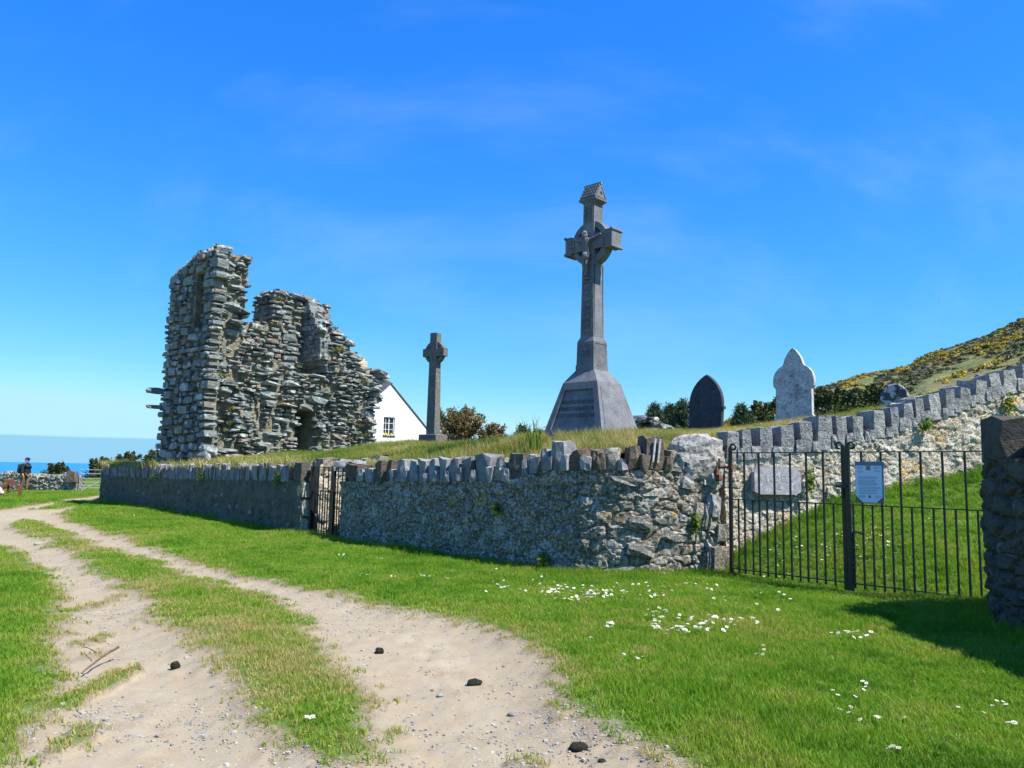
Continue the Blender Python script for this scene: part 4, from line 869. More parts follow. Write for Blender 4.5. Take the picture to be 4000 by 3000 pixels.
# ------------------------------------------------------------------ the big memorial cross
MC = np.array([1.543, 15.0]); MR = R(-44.0); MX = np.array([math.cos(MR), math.sin(MR)]); MY = np.array([-math.sin(MR), math.cos(MR)])
def mz(px, py, lx=0.0, ly=0.0): return at(px, py, (MC + lx * MX + ly * MY)[1])[2]
z0 = mz(2353, 1703, 0.7, -0.6); z1 = mz(2332, 1486, 0.41, -0.38); z2 = mz(2316, 1443, 0.22, -0.22); z3 = mz(2314, 1331, 0.2, -0.21); z4 = mz(2314, 1314, 0.16, -0.17)
zc = mz(2285, 946, 0, -0.16); z5 = mz(2307, 783, 0.14, -0.14); z6 = mz(2307, 771, 0.2, -0.2); z7 = mz(2328, 715, 0.2, 0.0)
mon = thing('memorial_cross', 'tall grey limestone Celtic cross with a crucifix figure on a broad inscribed base', 'memorial cross', (MC[0], MC[1], z0), MR)
def mpart(mb, name, mat='limestone', parent=None, smooth=False, label=None):
    o = mb.build(name, MT[mat], parent or mon, smooth)
    if label: o['label'] = label
    return o
H = lambda z: z - z0
mb = MB(); mb.box((-0.15, 0.0, -0.17), (2.25, 1.9, 0.16), bev=0.02); mb.box((0.0, 0.0, -0.06), (1.5, 1.27, 0.12), bev=0.015); mpart(mb, 'base_slab')
# pyramid with a recessed inscription panel on the front and a thin incised line on the side
A0, B0, A1, B1 = 1.45, 1.22, 0.83, 0.74; hp = H(z1)
def fpt(fx, fz, y=0.0):       # a point on the sloping front: fx in -1..1 of the local width, fz in 0..1 of the height, y out of the face
    a = A0 + (A1 - A0) * fz; bq = B0 + (B1 - B0) * fz; return (fx * a / 2, -bq / 2 - y, hp * fz)
mb = MB()
fo = [(-1, 0), (1, 0), (1, 1), (-1, 1)]; fi = [(-0.80, 0.14), (0.80, 0.14), (0.74, 0.86), (-0.74, 0.86)]
vs = [fpt(*p) for p in fo] + [fpt(*p) for p in fi] + [fpt(p[0], p[1], -0.045) for p in fi]
mb.add(vs, [(i, (i + 1) % 4, (i + 1) % 4 + 4, i + 4) for i in range(4)] + [(i + 4, (i + 1) % 4 + 4, (i + 1) % 4 + 8, i + 8) for i in range(4)] + [(8, 9, 10, 11)])
bk = [(s_ * a / 2, bq / 2, zz) for zz, a, bq in ((0, A0, B0), (hp, A1, B1)) for s_ in (1, -1)]
mb.add([fpt(-1, 0), fpt(1, 0), fpt(1, 1), fpt(-1, 1)] + bk, [(1, 4, 6, 2), (4, 5, 7, 6), (5, 0, 3, 7), (0, 5, 4, 1), (3, 2, 6, 7)])
mpart(mb, 'pyramid_base')
mb = MB()
def strip(p, q, w=0.008, nrm=(0, -1, 0.3)):
    p, q = Vector(p), Vector(q); d = (q - p).normalized(); s_ = d.cross(Vector(nrm)).normalized() * w; o_ = Vector(nrm).normalized() * 0.003
    mb.add([p + s_ + o_, q + s_ + o_, q - s_ + o_, p - s_ + o_], [(0, 1, 2, 3)])
g = [fpt(-0.88, 0.09), fpt(0.88, 0.09), fpt(0.84, 0.92), fpt(-0.84, 0.92)]
for k in range(4): strip(g[k], g[(k + 1) % 4], 0.006)
mpart(mb, 'incised_border', 'granite')
mb = MB()
def spt(fy, fz):
    a = A0 + (A1 - A0) * fz; bq = B0 + (B1 - B0) * fz; return (a / 2, fy * bq / 2, hp * fz)
g = [spt(-0.80, 0.09), spt(0.80, 0.09), spt(0.80, 0.9), spt(-0.80, 0.9)]
for k in (0, 3): strip(g[k], g[(k + 1) % 4], 0.006, (1, 0, 0.3))
mpart(mb, 'incised_line', 'slate')
tiltf = math.atan2((B0 - B1) / 2, hp)
for k, line in enumerate(('VIA ADV SCO PATRES AMEN', 'INTROITE ET VIDETE AN SIT DOLO', 'SIC DOLOR MEUS PATRES EST MEI')):
    c = bpy.data.curves.new('inscription', 'FONT'); c.body = line; c.align_x = 'CENTER'; c.size = 0.115; c.extrude = 0.006; c.space_character = 0.92
    c.materials.append(MT['granite']); o = text_obj('inscription', c, mon)
    fz = 0.60 - 0.125 * k; p = fpt(0, fz, -0.04); o.location = p; o.rotation_euler = (math.pi / 2 - tiltf, 0, 0)
    wd = max(v.co.x for v in o.data.vertices) - min(v.co.x for v in o.data.vertices); o.scale = ((0.78 + 0.10 * k) / max(wd, 0.1), 1, 1)
mb = MB(); mb.frustum(hp, A1, B1, H(z2), 0.46, 0.46); mpart(mb, 'sloping_shoulder')
mb = MB(); mb.box((0, 0, (H(z2) + 0.05)), (0.44, 0.46, 0.11)); mb.frustum(H(z2) + 0.1, 0.42, 0.44, H(z3), 0.40, 0.42); mb.frustum(H(z3), 0.405, 0.425, H(z4), 0.325, 0.345); mpart(mb, 'pedestal_block')
def frame_panel(mb, cx, cz, w, h, y, th=0.014, d=0.012):
    for dx, dz, ww, hh in ((0, h / 2, w, th), (0, -h / 2, w, th), (-w / 2, 0, th, h), (w / 2, 0, th, h)): mb.box((cx + dx, y, cz + dz), (ww + th * 0.98, d, hh))
def knot(mb, cx, cz, r, y, n=2):
    """interlace-like relief: small rings and a spiral"""
    for sx, sz in ((-1, 1), (1, 1), (-1, -1), (1, -1)):
        pts = [(cx + sx * r * 0.5 + r * 0.42 * math.cos(a) * (1 - a / 16), y, cz + sz * r * 0.5 + r * 0.42 * math.sin(a) * (1 - a / 16)) for a in [k * 0.55 for k in range(18)]]
        mb.tube(pts, 0.010, 4)
mb = MB(); yF = -0.213
frame_panel(mb, 0, (H(z2) + H(z3)) / 2 + 0.06, 0.33, H(z3) - H(z2) - 0.2, yF)
for k in range(2): knot(mb, 0, H(z2) + 0.22 + k * 0.19, 0.12, yF)
mpart(mb, 'carved_panel')
mb = MB()
for dz_, hh in (((H(z2) + H(z3)) / 2 + 0.06, H(z3) - H(z2) - 0.18),):
    for dy, dzz, ww, h2 in ((0, hh / 2, 0.35, 0.012), (0, -hh / 2, 0.35, 0.012), (-0.17, 0, 0.012, hh), (0.17, 0, 0.012, hh)): mb.box((0.203, dy, dz_ + dzz), (0.012, ww, h2))
mpart(mb, 'side_panel_moulding')
# shaft
hs0, hs1 = H(z4), H(zc) - 0.42; w0, w1, d0, d1 = 0.318, 0.285, 0.335, 0.29
mb = MB(); mb.frustum(hs0 - 0.005, w0, d0, hs1, w1, d1); mpart(mb, 'shaft')
mb = MB(); span = hs1 - hs0
for k, (f0, f1) in enumerate(((0.03, 0.25), (0.29, 0.50), (0.54, 0.75), (0.79, 0.98))):
    zc_ = hs0 + span * (f0 + f1) / 2; hh = span * (f1 - f0); yy = -(d0 + (d1 - d0) * (f0 + f1) / 2) / 2 - 0.003
    frame_panel(mb, 0, zc_, 0.235, hh, yy, 0.012)
    for q in range(2): knot(mb, 0, zc_ + (q - 0.5) * hh * 0.45, 0.095, yy)
mpart(mb, 'carved_panel')
mb = MB()
for dy in (-0.13, 0.13): mb.frustum(hs0 + 0.04, 0.012, 0.008, hs1 - 0.02, 0.012, 0.008, c=(0.153, dy))
mpart(mb, 'side_groove', 'slate')
# head: arms, ring, upper limb
hc = H(zc); ARM, AH = 0.575, 0.150
mb = MB()
# the head is built from simple solids: a vertical limb, an arm block with moulded ends, a crossing disc and a ring
mb.frustum(hs1, w1, d1, hc, 0.275, 0.285); mb.frustum(hc, 0.274, 0.284, H(z5), 0.262, 0.272); mpart(mb, 'upper_limb')
mb = MB(); mb.box((0, 0, hc), (2 * ARM - 0.06, 0.29, 2 * AH)); mpart(mb, 'cross_arm')
mb = MB()
for sx in (-1, 1):
    mb.box((sx * (ARM - 0.075), 0, hc), (0.15, 0.305, 2 * AH + 0.03))
    for sz in (-1, 1): mb.tube([(sx * (ARM - 0.005), -0.175, hc + sz * (AH + 0.018)), (sx * (ARM - 0.005), 0.175, hc + sz * (AH + 0.018))], 0.030, 10); mb.box((sx * (ARM - 0.08), 0, hc + sz * (AH + 0.02)), (0.15, 0.32, 0.02))
mpart(mb, 'arm_end_moulding')
mb = MB(); ring_mb(mb, hc, 0.435, 0.325, -0.105, 0.105); mpart(mb, 'ring')
for sx in (-1, 1): mb = MB(); frame_panel(mb, sx * 0.44, hc, 0.17, 0.22, -0.156, 0.012); knot(mb, sx * 0.44, hc, 0.085, -0.156); mpart(mb, 'carved_panel')
mb = MB(); frame_panel(mb, 0, (H(z5) + hc) / 2 + 0.16, 0.19, 0.34, -0.142, 0.012); knot(mb, 0, (H(z5) + hc) / 2 + 0.22, 0.085, -0.142); knot(mb, 0, (H(z5) + hc) / 2 + 0.08, 0.085, -0.142); mpart(mb, 'carved_panel')
# little tiled shrine roof on top
e0, e1, er = H(z5), H(z6), H(z7)
mb = MB(); mb.frustum(e0 - 0.02, 0.28, 0.29, e0 + 0.03, 0.40, 0.36); mb.box((0, 0, e0 + 0.05), (0.42, 0.38, 0.045)); mpart(mb, 'cornice')
rb = e0 + 0.07; rh = er - rb
mb = MB(); mb.prism([(0, 0), (1, 0), (0.5, 1)], 0, 1); 
mb.v = [((y - 0.5) * 0.40, (x - 0.5) * 0.36, rb + z * rh) for x, y, z in mb.v]; mb.box((0, 0, er + 0.0), (0.42, 0.05, 0.05)); mpart(mb, 'shrine_roof')
mb = MB()
for sy in (-1, 1):
    for row in range(4):
        f = 0.08 + row * 0.23
        for k in range(6): mb.box(((k - 2.5) * 0.064, sy * (0.18 * (1 - f - 0.08) + 0.012), rb + rh * (f + 0.08)), (0.052, 0.028, rh * 0.17), bev=0.006)
mpart(mb, 'roof_tile').__setitem__('kind', 'stuff')
mb = MB(); g = [(-0.15, 0.05), (0.15, 0.05), (0, 0.83)]
for k in range(3):
    p, q = g[k], g[(k + 1) % 3]; mb.tube([(0.203, p[0], rb + rh * p[1]), (0.203, q[0], rb + rh * q[1])], 0.011, 5)
mb.tube([(0.203, 0.02, rb + rh * 0.3), (0.203, -0.02, rb + rh * 0.45)], 0.02, 6); mpart(mb, 'gable_moulding')
# crucified figure, one continuous body
def skin_body(name, verts, edges, radii, mat, parent, root=0, sub=2, loc=(0, 0, 0), rot=(0, 0, 0), scale=1.0):
    me = bpy.data.meshes.new(name); me.from_pydata(verts, edges, []); me.update(); me.materials.append(mat)
    o = link(name, me, parent, loc, rot, (scale,) * 3); sm = o.modifiers.new('skin', 'SKIN'); sm.use_smooth_shade = True
    if not me.skin_vertices: me.skin_vertices.new()
    for i, r_ in enumerate(radii):
        sv = me.skin_vertices[0].data[i]; sv.radius = (r_, r_) if not isinstance(r_, tuple) else r_; sv.use_root = (i == root)
    ss = o.modifiers.new('subsurf', 'SUBSURF'); ss.levels = ss.render_levels = sub
    return o
fv_ = [(0, 0, 0), (0, -0.01, 0.10), (0.01, -0.012, 0.20), (0.015, -0.01, 0.30), (0.0, -0.03, 0.345), (-0.03, -0.05, 0.40), (-0.045, -0.055, 0.45),
       (0.09, 0, 0.29), (0.20, 0.015, 0.32), (0.31, 0.03, 0.355), (0.35, 0.03, 0.37), (-0.07, 0, 0.29), (-0.18, 0.015, 0.32), (-0.29, 0.03, 0.355), (-0.33, 0.03, 0.37),
       (0.04, 0, -0.04), (0.045, -0.05, -0.20), (0.015, 0.0, -0.38), (0.0, -0.04, -0.45), (-0.03, 0, -0.04), (-0.02, -0.06, -0.20), (-0.01, -0.01, -0.38), (-0.02, -0.05, -0.45)]
fe_ = [(0, 1), (1, 2), (2, 3), (3, 4), (4, 5), (5, 6), (3, 7), (7, 8), (8, 9), (9, 10), (3, 11), (11, 12), (12, 13), (13, 14), (0, 15), (15, 16), (16, 17), (17, 18), (0, 19), (19, 20), (20, 21), (21, 22)]
fr_ = [0.058, 0.05, 0.062, 0.055, 0.03, 0.045, 0.035, 0.032, 0.025, 0.018, 0.022, 0.032, 0.025, 0.018, 0.022, 0.045, 0.036, 0.022, 0.018, 0.045, 0.036, 0.022, 0.018]
fig = skin_body('crucifix_figure', fv_, fe_, fr_, MT['limestone'], mon, loc=(0.0, -0.215, hc - 0.26), scale=0.98)
mb = MB(); mb.tube([(0.01, -0.005, 0.03), (0.012, -0.01, -0.03), (0.01, -0.03, -0.11)], [0.072, 0.08, 0.082], 14); mb.tube([(-0.055, -0.03, 0.02), (-0.07, -0.045, -0.10)], [0.02, 0.012], 6)
lo = mb.build('loincloth', MT['limestone'], fig, True)
mb = MB(); mb.tube([(-0.01, -0.03, 0.40), (-0.035, -0.02, 0.455), (-0.05, -0.03, 0.475)], [0.05, 0.055, 0.03], 10); mb.tube([(0.02, -0.015, 0.42), (0.03, -0.02, 0.33)], [0.025, 0.018], 7); mb.tube([(-0.07, -0.03, 0.42), (-0.07, -0.03, 0.345)], [0.02, 0.014], 7); mb.build('hair', MT['limestone'], fig, True)
mb = MB(); mb.box((0, -0.19, hc - 0.26 - 0.475), (0.13, 0.09, 0.04), bev=0.008); mpart(mb, 'foot_ledge')

# ------------------------------------------------------------------ the smaller cross
SC = at(1690, 1735, 24.0); SR = R(-31.0)
sx_ = lambda py: at(1690, py, 24.0)[2] - SC[2]
c2 = thing('celtic_cross', 'slender plain granite Celtic cross on a square block between the cottage and the tall memorial', 'stone cross', SC, SR)
mb = MB(); mb.box((0, 0, -0.02), (0.66, 0.58, 0.62), bev=0.015); mb.build('base_block', MT['granite'], c2)
zb2, zr2, za2, zt2 = 0.25, sx_(1418), sx_(1378), sx_(1302)
mb = MB(); mb.frustum(zb2, 0.315, 0.29, za2 - 0.28, 0.27, 0.24); mb.build('shaft', MT['granite'], c2)
mb = MB(); mb.frustum(za2 - 0.285, 0.262, 0.235, zt2, 0.25, 0.23); mb.build('upper_limb', MT['granite'], c2)
mb = MB(); mb.box((0, 0, za2), (0.80, 0.226, 0.25), bev=0.006); mb.build('cross_arm', MT['granite'], c2)
mb = MB(); ring_mb(mb, za2, 0.355, 0.265, -0.075, 0.075, 56); mb.build('ring', MT['granite'], c2)
mb = MB(); rq = random.Random(2)
for k in range(9):
    zz = za2 - 0.62 - k * 0.05; y_ = rq.uniform(-0.06, 0.06); mb.tube([(0.139, y_, zz), (0.139, y_ + rq.uniform(-0.05, 0.05), zz - 0.04)], 0.006, 4)
mb.build('lichen_scratches', MT['marble'], c2)

# ------------------------------------------------------------------ headstones
def headstone(name, label, px, py, d, rot, outline, th, mat, tilt=0.0, cat='headstone', bev=True):
    p = at(px, py, d); t_ = thing(name, label, cat, p, R(rot), 'headstones in the churchyard'); t_.rotation_euler = (0, R(tilt), R(rot)); 
    mb = MB(); mb.prism(outline, -th / 2, th / 2); me = mb.mesh('slab', MT[mat])
    if bev: bm = bmesh.new(); bm.from_mesh(me); bmesh.ops.bevel(bm, geom=[e for e in bm.edges if abs(e.calc_face_angle(0)) > 1.0], offset=0.012, segments=1, affect='EDGES'); bm.to_mesh(me); bm.free()
    link('slab', me, t_); return t_
def pointed(w, h, hs, n=9):
    """slab outline with a pointed (lancet) head: half width w, height h, springing height hs"""
    rr2 = (w * w + (h - hs) ** 2) / (2 * w); pts = [(-w * 0.98, -0.4), (w * 0.98, -0.4)]
    a1 = math.asin(min(1, (h - hs) / rr2)); cx = w - rr2
    pts += [(cx + rr2 * math.cos(a1 * k / n), hs + rr2 * math.sin(a1 * k / n)) for k in range(n + 1)]
    return pts + [(-x, z) for x, z in pts[2:-1][::-1]]
sc_ = 17.0 / 3050
hb = headstone('headstone', 'black pointed slate headstone leaning slightly, left of the tall white headstone', 2757, 1672, 17.0, -38, pointed(0.385, 1.17, 0.52), 0.12, 'slate', 2.5)
mb = MB(); mb.box((0.40, 0, 0.45), (0.03, 0.14, 0.06)); mb.box((-0.40, 0, 0.45), (0.03, 0.14, 0.06)); mb.build('shoulder_stop', MT['slate'], hb)
mb = MB(); mb.prism([(x * 0.86, 0.04 + z * 0.93) for x, z in pointed(0.385, 1.17, 0.52)[2:]], -0.064, -0.060); 
wo = [(-0.40, -0.45), (0.40, -0.45), (0.40, 0.08), (0.36, 0.14), (0.36, 0.66), (0.405, 0.72), (0.415, 0.79), (0.41, 0.89), (0.375, 1.00), (0.305, 1.09), (0.215, 1.145), (0.19, 1.20), (0.165, 1.29), (0.115, 1.385), (0.05, 1.47), (0.0, 1.51)]
wo = wo + [(-x, z) for x, z in wo[:-1][::-1]]
headstone('headstone', 'tall weathered white marble headstone with rounded shoulders and an ogee point', 3106, 1645, 16.0, -37, wo, 0.15, 'marble', 0.0, bev=False)
lo_ = [(x * 0.86, z * 0.9) for x, z in [(-0.29, -0.35), (0.29, -0.35), (0.30, 0.22), (0.27, 0.36), (0.20, 0.45), (0.10, 0.51), (0.02, 0.52), (-0.10, 0.49), (-0.21, 0.41), (-0.28, 0.28), (-0.30, 0.15)]]
headstone('headstone', 'small dark headstone blotched with white lichen, behind the climbing right-hand coping', 3495, 1592, 15.3, -37, lo_, 0.14, 'lichstone', 0.0)

# ------------------------------------------------------------------ iron gates
_bar = {}
def bar(parent, name, p, q, w=0.022, d=None, mat='iron'):
    """square bar between two points; shares one unit mesh"""
    if mat not in _bar:
        mb = MB(); mb.box((0, 0, 0.5), (1, 1, 1)); _bar[mat] = mb.mesh('bar', MT[mat])
    p, q = Vector(p), Vector(q); o = link(name, _bar[mat], parent); dr = q - p; rq_ = dr.to_track_quat('Z', 'Y')
    if abs(dr.normalized().z) > 0.99: rq_ = Matrix.Identity(3).to_quaternion()
    o.matrix_basis = Matrix.LocRotScale(p, rq_, Vector((w, d or w, dr.length))); return o
def line_s(px, A, B):
    q = (px - CXP) / FPX; q = ray(px, 1830); q = q[0] / q[1]; d = B - A; return (q * A[1] - A[0]) / (d[0] - q * d[1])
def gate_leaf(name, label, A, B, tall, short, zt, zm, zb, hinge, group, bw=0.023, post=0.045, drop=0.06, meet=0.045, scroll=True, ztop=None):
    """A, B: ends on the ground; hinge 0/1: which end carries the hinge stile. Local x runs A->B."""
    d = B - A; ln_ = np.hypot(*d); t_ = thing(name, label, 'gate', (A[0], A[1], 0), math.atan2(d[1], d[0]), group)
    ztop = ztop or zt + 0.10
    for e, x in ((0, 0.0), (1, ln_)):
        w = post if e == hinge else meet
        bar(t_, 'hinge_stile' if e == hinge else 'meeting_stile', (x, 0, zb - (0.12 if e == hinge else 0.10)), (x, 0, ztop), w)
        if scroll:
            sg = 1 if e == 0 else -1
            if e != hinge: sg = -sg if False else sg
            mb = MB(); r_ = 0.052; pts = [(x, 0, ztop - 0.01)] + [(x + sg * (r_ - r_ * math.cos(a) * (1 - a * 0.06)), 0, ztop + r_ * math.sin(a) * (1 - a * 0.06)) for a in [0.35 * k for k in range(0, 15)]]
            mb.tube(pts, 0.016, 6); mb.build('scroll_finial', MT['iron'], t_, True)
    for nm, z_, w, dd in (('top_rail', zt, 0.034, 0.014), ('middle_rail', zm, 0.034, 0.014), ('bottom_rail', zb, 0.034, 0.014)):
        bar(t_, nm, (0.01, 0, z_), (ln_ - 0.01, 0, z_), w, dd) if False else None
        mb = MB(); mb.box((ln_ / 2, 0, z_), (ln_ - 0.03, 0.034, 0.014)); mb.build(nm, MT['iron'], t_)
    for px in tall:
        x = line_s(px, A, B) * ln_; bar(t_, 'tall_bar', (x, 0, zb - drop), (x, 0, zt), bw)
    for px in short:
        x = line_s(px, A, B) * ln_; bar(t_, 'short_bar', (x, 0, zb - drop), (x, 0, zm), bw * 0.9)
    return t_, ln_
ZTG, ZMG, ZBG = 1.885, 1.18, 0.145
e_ = (GM - GL) / np.hypot(*(GM - GL)); e2_ = (GR - GM) / np.hypot(*(GR - GM))
gl, l1 = gate_leaf('iron_gate', 'left leaf of the large black iron gate, hinged at the pale boulder', GL, GM - e_ * 0.03, [2907, 2964, 3024, 3086, 3149, 3215], [2883, 2938, 2994, 3055, 3118, 3182, 3252], ZTG, ZMG, ZBG, 0, 'leaves of the large field gate', ztop=1.97)
gr, l2 = gate_leaf('iron_gate', 'right leaf of the large black iron gate, carrying the notice board', GM + e2_ * 0.035, GR, [3365, 3441, 3516, 3597, 3682, 3770], [3328, 3403, 3478, 3556, 3640, 3726, 3812], ZTG, ZMG, ZBG, 1, 'leaves of the large field gate', ztop=1.97)
mb = MB(); mb.box((-0.10, 0, 1.66), (0.24, 0.03, 0.03)); mb.box((-0.20, 0.0, 1.72), (0.028, 0.028, 0.16)); mb.box((0.0, 0, 1.66), (0.09, 0.07, 0.05)); mb.build('hinge', MT['rust'], gl)
mb = MB(); mb.box((-0.29, 0.03, 1.70), (0.08, 0.09, 0.36), bev=0.02); mb.box((-0.27, 0.02, 1.50), (0.16, 0.10, 0.10), bev=0.02); mb.build('hinge_bracket', MT['rust'], gl)
mb = MB(); mb.box((0.02, 0, 0.06), (0.13, 0.09, 0.05), bev=0.01); mb.build('pivot_block', MT['iron'], gl)
mb = MB(); mb.box((l1 - 0.02, -0.035, 1.42), (0.13, 0.03, 0.035)); mb.box((l1 - 0.17, -0.035, 1.435), (0.17, 0.012, 0.014), 0.0); mb.box((l1, -0.04, 1.34), (0.03, 0.025, 0.15)); mb.build('latch', MT['iron'], gl)
mb = MB(); mb.tube([(0.20, -0.06, 0.81), (0.07, -0.05, 0.83), (0.055, -0.05, 0.80), (0.055, -0.05, -0.05)], 0.011, 7); mb.build('drop_bolt', MT['iron'], gr)
mb = MB(); mb.box((0.045, -0.035, 0.42), (0.07, 0.06, 0.02)); mb.box((0.045, -0.035, 0.36), (0.07, 0.06, 0.02)); mb.box((0.045, -0.035, 0.62), (0.06, 0.05, 0.02)); mb.build('bolt_keeper', MT['iron'], gr)
# notice hung on the right leaf
ang_r = math.atan2((GR - GM)[1], (GR - GM)[0]); xs_n = line_s(3345, GM, GR), line_s(3456, GM, GR); lR = np.hypot(*(GR - GM)); cN = GM + (GR - GM) * (xs_n[0] + xs_n[1]) / 2; wN = (xs_n[1] - xs_n[0]) * lR
nrm = np.array([math.sin(ang_r), -math.cos(ang_r)]); cN = cN + nrm * 0.035
zN0, zN1 = at(3400, 1964, cN[1])[2], at(3400, 1803, cN[1])[2]; hN = zN1 - zN0
no = thing('notice_board', 'blue-white printed notice with a small photograph, taped to the right leaf of the large gate', 'notice', (cN[0], cN[1], zN0), ang_r)
MT['board'] = flat_mat('grey_blue_board', (0.16, 0.20, 0.27), 0.7); MT['paper'] = flat_mat('printed_paper', (0.62, 0.70, 0.85), 0.6, var=0.02); MT['ink'] = flat_mat('printed_ink', (0.20, 0.24, 0.36), 0.8); MT['tape'] = flat_mat('brown_tape', (0.16, 0.14, 0.11), 0.5)
MT['photo'] = flat_mat('printed_photograph', (0.30, 0.20, 0.17), 0.6, var=0.6, scale=60)
mb = MB(); mb.box((0, 0, hN / 2), (wN, 0.012, hN)); mb.build('backing_board', MT['board'], no)
mb = MB(); mb.box((-wN * 0.02, -0.0085, hN * 0.455), (wN * 0.93, 0.003, hN * 0.89)); mb.build('paper_sheet', MT['paper'], no)
mb = MB(); mb.box((-wN * 0.02, -0.0115, hN * 0.84), (wN * 0.16, 0.002, hN * 0.105)); mb.build('photograph', MT['photo'], no)
mb = MB(); rt = random.Random(8)
for cx, cz, w, n_ in [(-0.32, 0.87, 0.22, 3), (0.28, 0.87, 0.24, 3), (-0.32, 0.775, 0.2, 3), (0.27, 0.775, 0.18, 2), (-0.03, 0.63, 0.72, 3), (-0.03, 0.545, 0.74, 4), (-0.03, 0.46, 0.74, 3), (-0.01, 0.375, 0.74, 3), (-0.01, 0.30, 0.74, 2), (-0.01, 0.24, 0.70, 2), (-0.28, 0.17, 0.22, 3), (0.28, 0.17, 0.2, 3)]:
    for k in range(n_):
        x0 = -w / 2; zz = cz - k * 0.022
        end = w * rt.uniform(0.75, 1.0)
        while x0 < -w / 2 + end:
            ww = rt.uniform(0.03, 0.09); mb.box(((cx + x0 + ww / 2) * wN, -0.0108, zz * hN), (ww * wN * 0.9, 0.0012, 0.009 * hN)); x0 += ww + 0.01
mb.prism([(0.0 + 0.055 * wN * math.cos(a), 0.145 * hN + 0.055 * wN * math.sin(a)) for a in [k * math.pi / 10 for k in range(20)]], -0.0112, -0.010)
o = mb.build('printed_text', MT['ink'], no); o['kind'] = 'stuff'
for sx in (-1, 1):
    mb = MB(); mb.add([(sx * wN * 0.5, -0.0125, 0.004), (sx * wN * 0.5, -0.0125, hN * 0.15), (sx * wN * 0.46, -0.0125, hN * 0.15), (sx * wN * 0.24, -0.0125, 0.004)], [(0, 1, 2, 3) if sx < 0 else (3, 2, 1, 0)]); mb.build('tape_corner', MT['tape'], no)
# small gate between the two wall stretches (two leaves)
PN = PASS_N; tw = (WC - WB) / np.hypot(*(WC - WB)); sA = WB + PN * 0.16 + tw * 0.16; sB = WC + PN * 0.10 - tw * -0.06
fm = line_s(1305, sA, sB); sM = sA + (sB - sA) * fm
s1, k1 = gate_leaf('small_iron_gate', 'left leaf of the small narrow black iron gate in the shaded wall', sA, sM - tw * 0.03, [1247, 1266, 1285], [1238, 1256, 1275, 1294], 1.55, 1.02, 0.15, 0, 'leaves of the small wall gate', 0.02, 0.075, 0.08, 0.06, False, 1.58)
s2, k2 = gate_leaf('small_iron_gate', 'right leaf of the small narrow black iron gate in the shaded wall', sM + tw * 0.03, sB, [1322, 1340], [1314, 1331, 1348], 1.55, 1.02, 0.15, 1, 'leaves of the small wall gate', 0.02, 0.05, 0.08, 0.06, False, 1.58)
mb = MB(); mb.tube([(-0.02, 0.05, -0.1), (-0.02, 0.05, 1.66), (-0.02, 0.05, 1.70)], [0.05, 0.05, 0.03], 10); mb.build('gate_post', MT['iron'], s1, True)
mb = MB(); mb.box((k1, -0.03, 1.03), (0.16, 0.05, 0.06), bev=0.01); mb.build('padlock_hasp', MT['rust'], s1)

# plaque let into the sunlit wall
s0_, s1_ = LW.s_at(2935), LW.s_at(3116); xy, t_, n_ = LW.frame((s0_ + s1_) / 2); wP = s1_ - s0_; zP0, zP1 = at(3025, 1931, xy[1])[2], at(3025, 1823, xy[1])[2]; hP = zP1 - zP0
pl = thing('stone_plaque', 'purple-grey slate plaque with clipped corners and incised letters set in the sunlit wall', 'plaque', (xy[0] + n_[0] * 0.055, xy[1] + n_[1] * 0.055, zP0), math.atan2(t_[1], t_[0]))
c_ = 0.09; mb = MB(); mb.prism([(-wP / 2 + c_, 0), (wP / 2 - c_, 0), (wP / 2, c_ * 0.6), (wP / 2 - 0.01, hP - c_), (wP / 2 - c_, hP), (-wP / 2 + c_, hP), (-wP / 2, hP - c_), (-wP / 2, c_ * 0.5)], -0.05, 0.12); mb.build('slab', MT['plaque'], pl)
for txt, sz, dx, dz_ in (('I CO PET', 0.125, 0.02, hP * 0.46), ('\u2014', 0.09, 0.03, hP * 0.14)):
    c = bpy.data.curves.new('lettering', 'FONT'); c.body = txt; c.align_x = 'CENTER'; c.size = sz; c.extrude = 0.003; c.materials.append(MT['marble']); o = text_obj('lettering', c, pl); o.location = (dx, -0.051, dz_); o.rotation_euler = (math.pi / 2, 0, 0); o.scale = (0.92, 1.15, 1)

# ------------------------------------------------------------------ white cottage behind the tower
CA = at(1525, 1500, 58.0); ct = np.array([0.66, 0.75]); ct /= np.linalg.norm(ct); cr = math.atan2(ct[1], ct[0]); cin = np.array([-ct[1], ct[0]])
def cgab(px, py):
    d = ray(px, py); A_ = np.array([[d[0], -ct[0]], [d[1], -ct[1]]]); k, w = np.linalg.solve(A_, CA[:2]); return w, EYE[2] + k * d[2]
hw, ze = cgab(1670, 1680); zg = 2.4; hz = ze - zg; az_ = CA[2] - zg
cot = thing('white_cottage', 'whitewashed cottage gable with a small paned window, half hidden behind the ruined tower', 'cottage', (CA[0], CA[1], zg), cr)
w0x, w0z = cgab(1497, 1700); w1x, w1z = cgab(1543, 1631); wz0, wz1 = w0z - zg, w1z - zg
mb = MB(); 
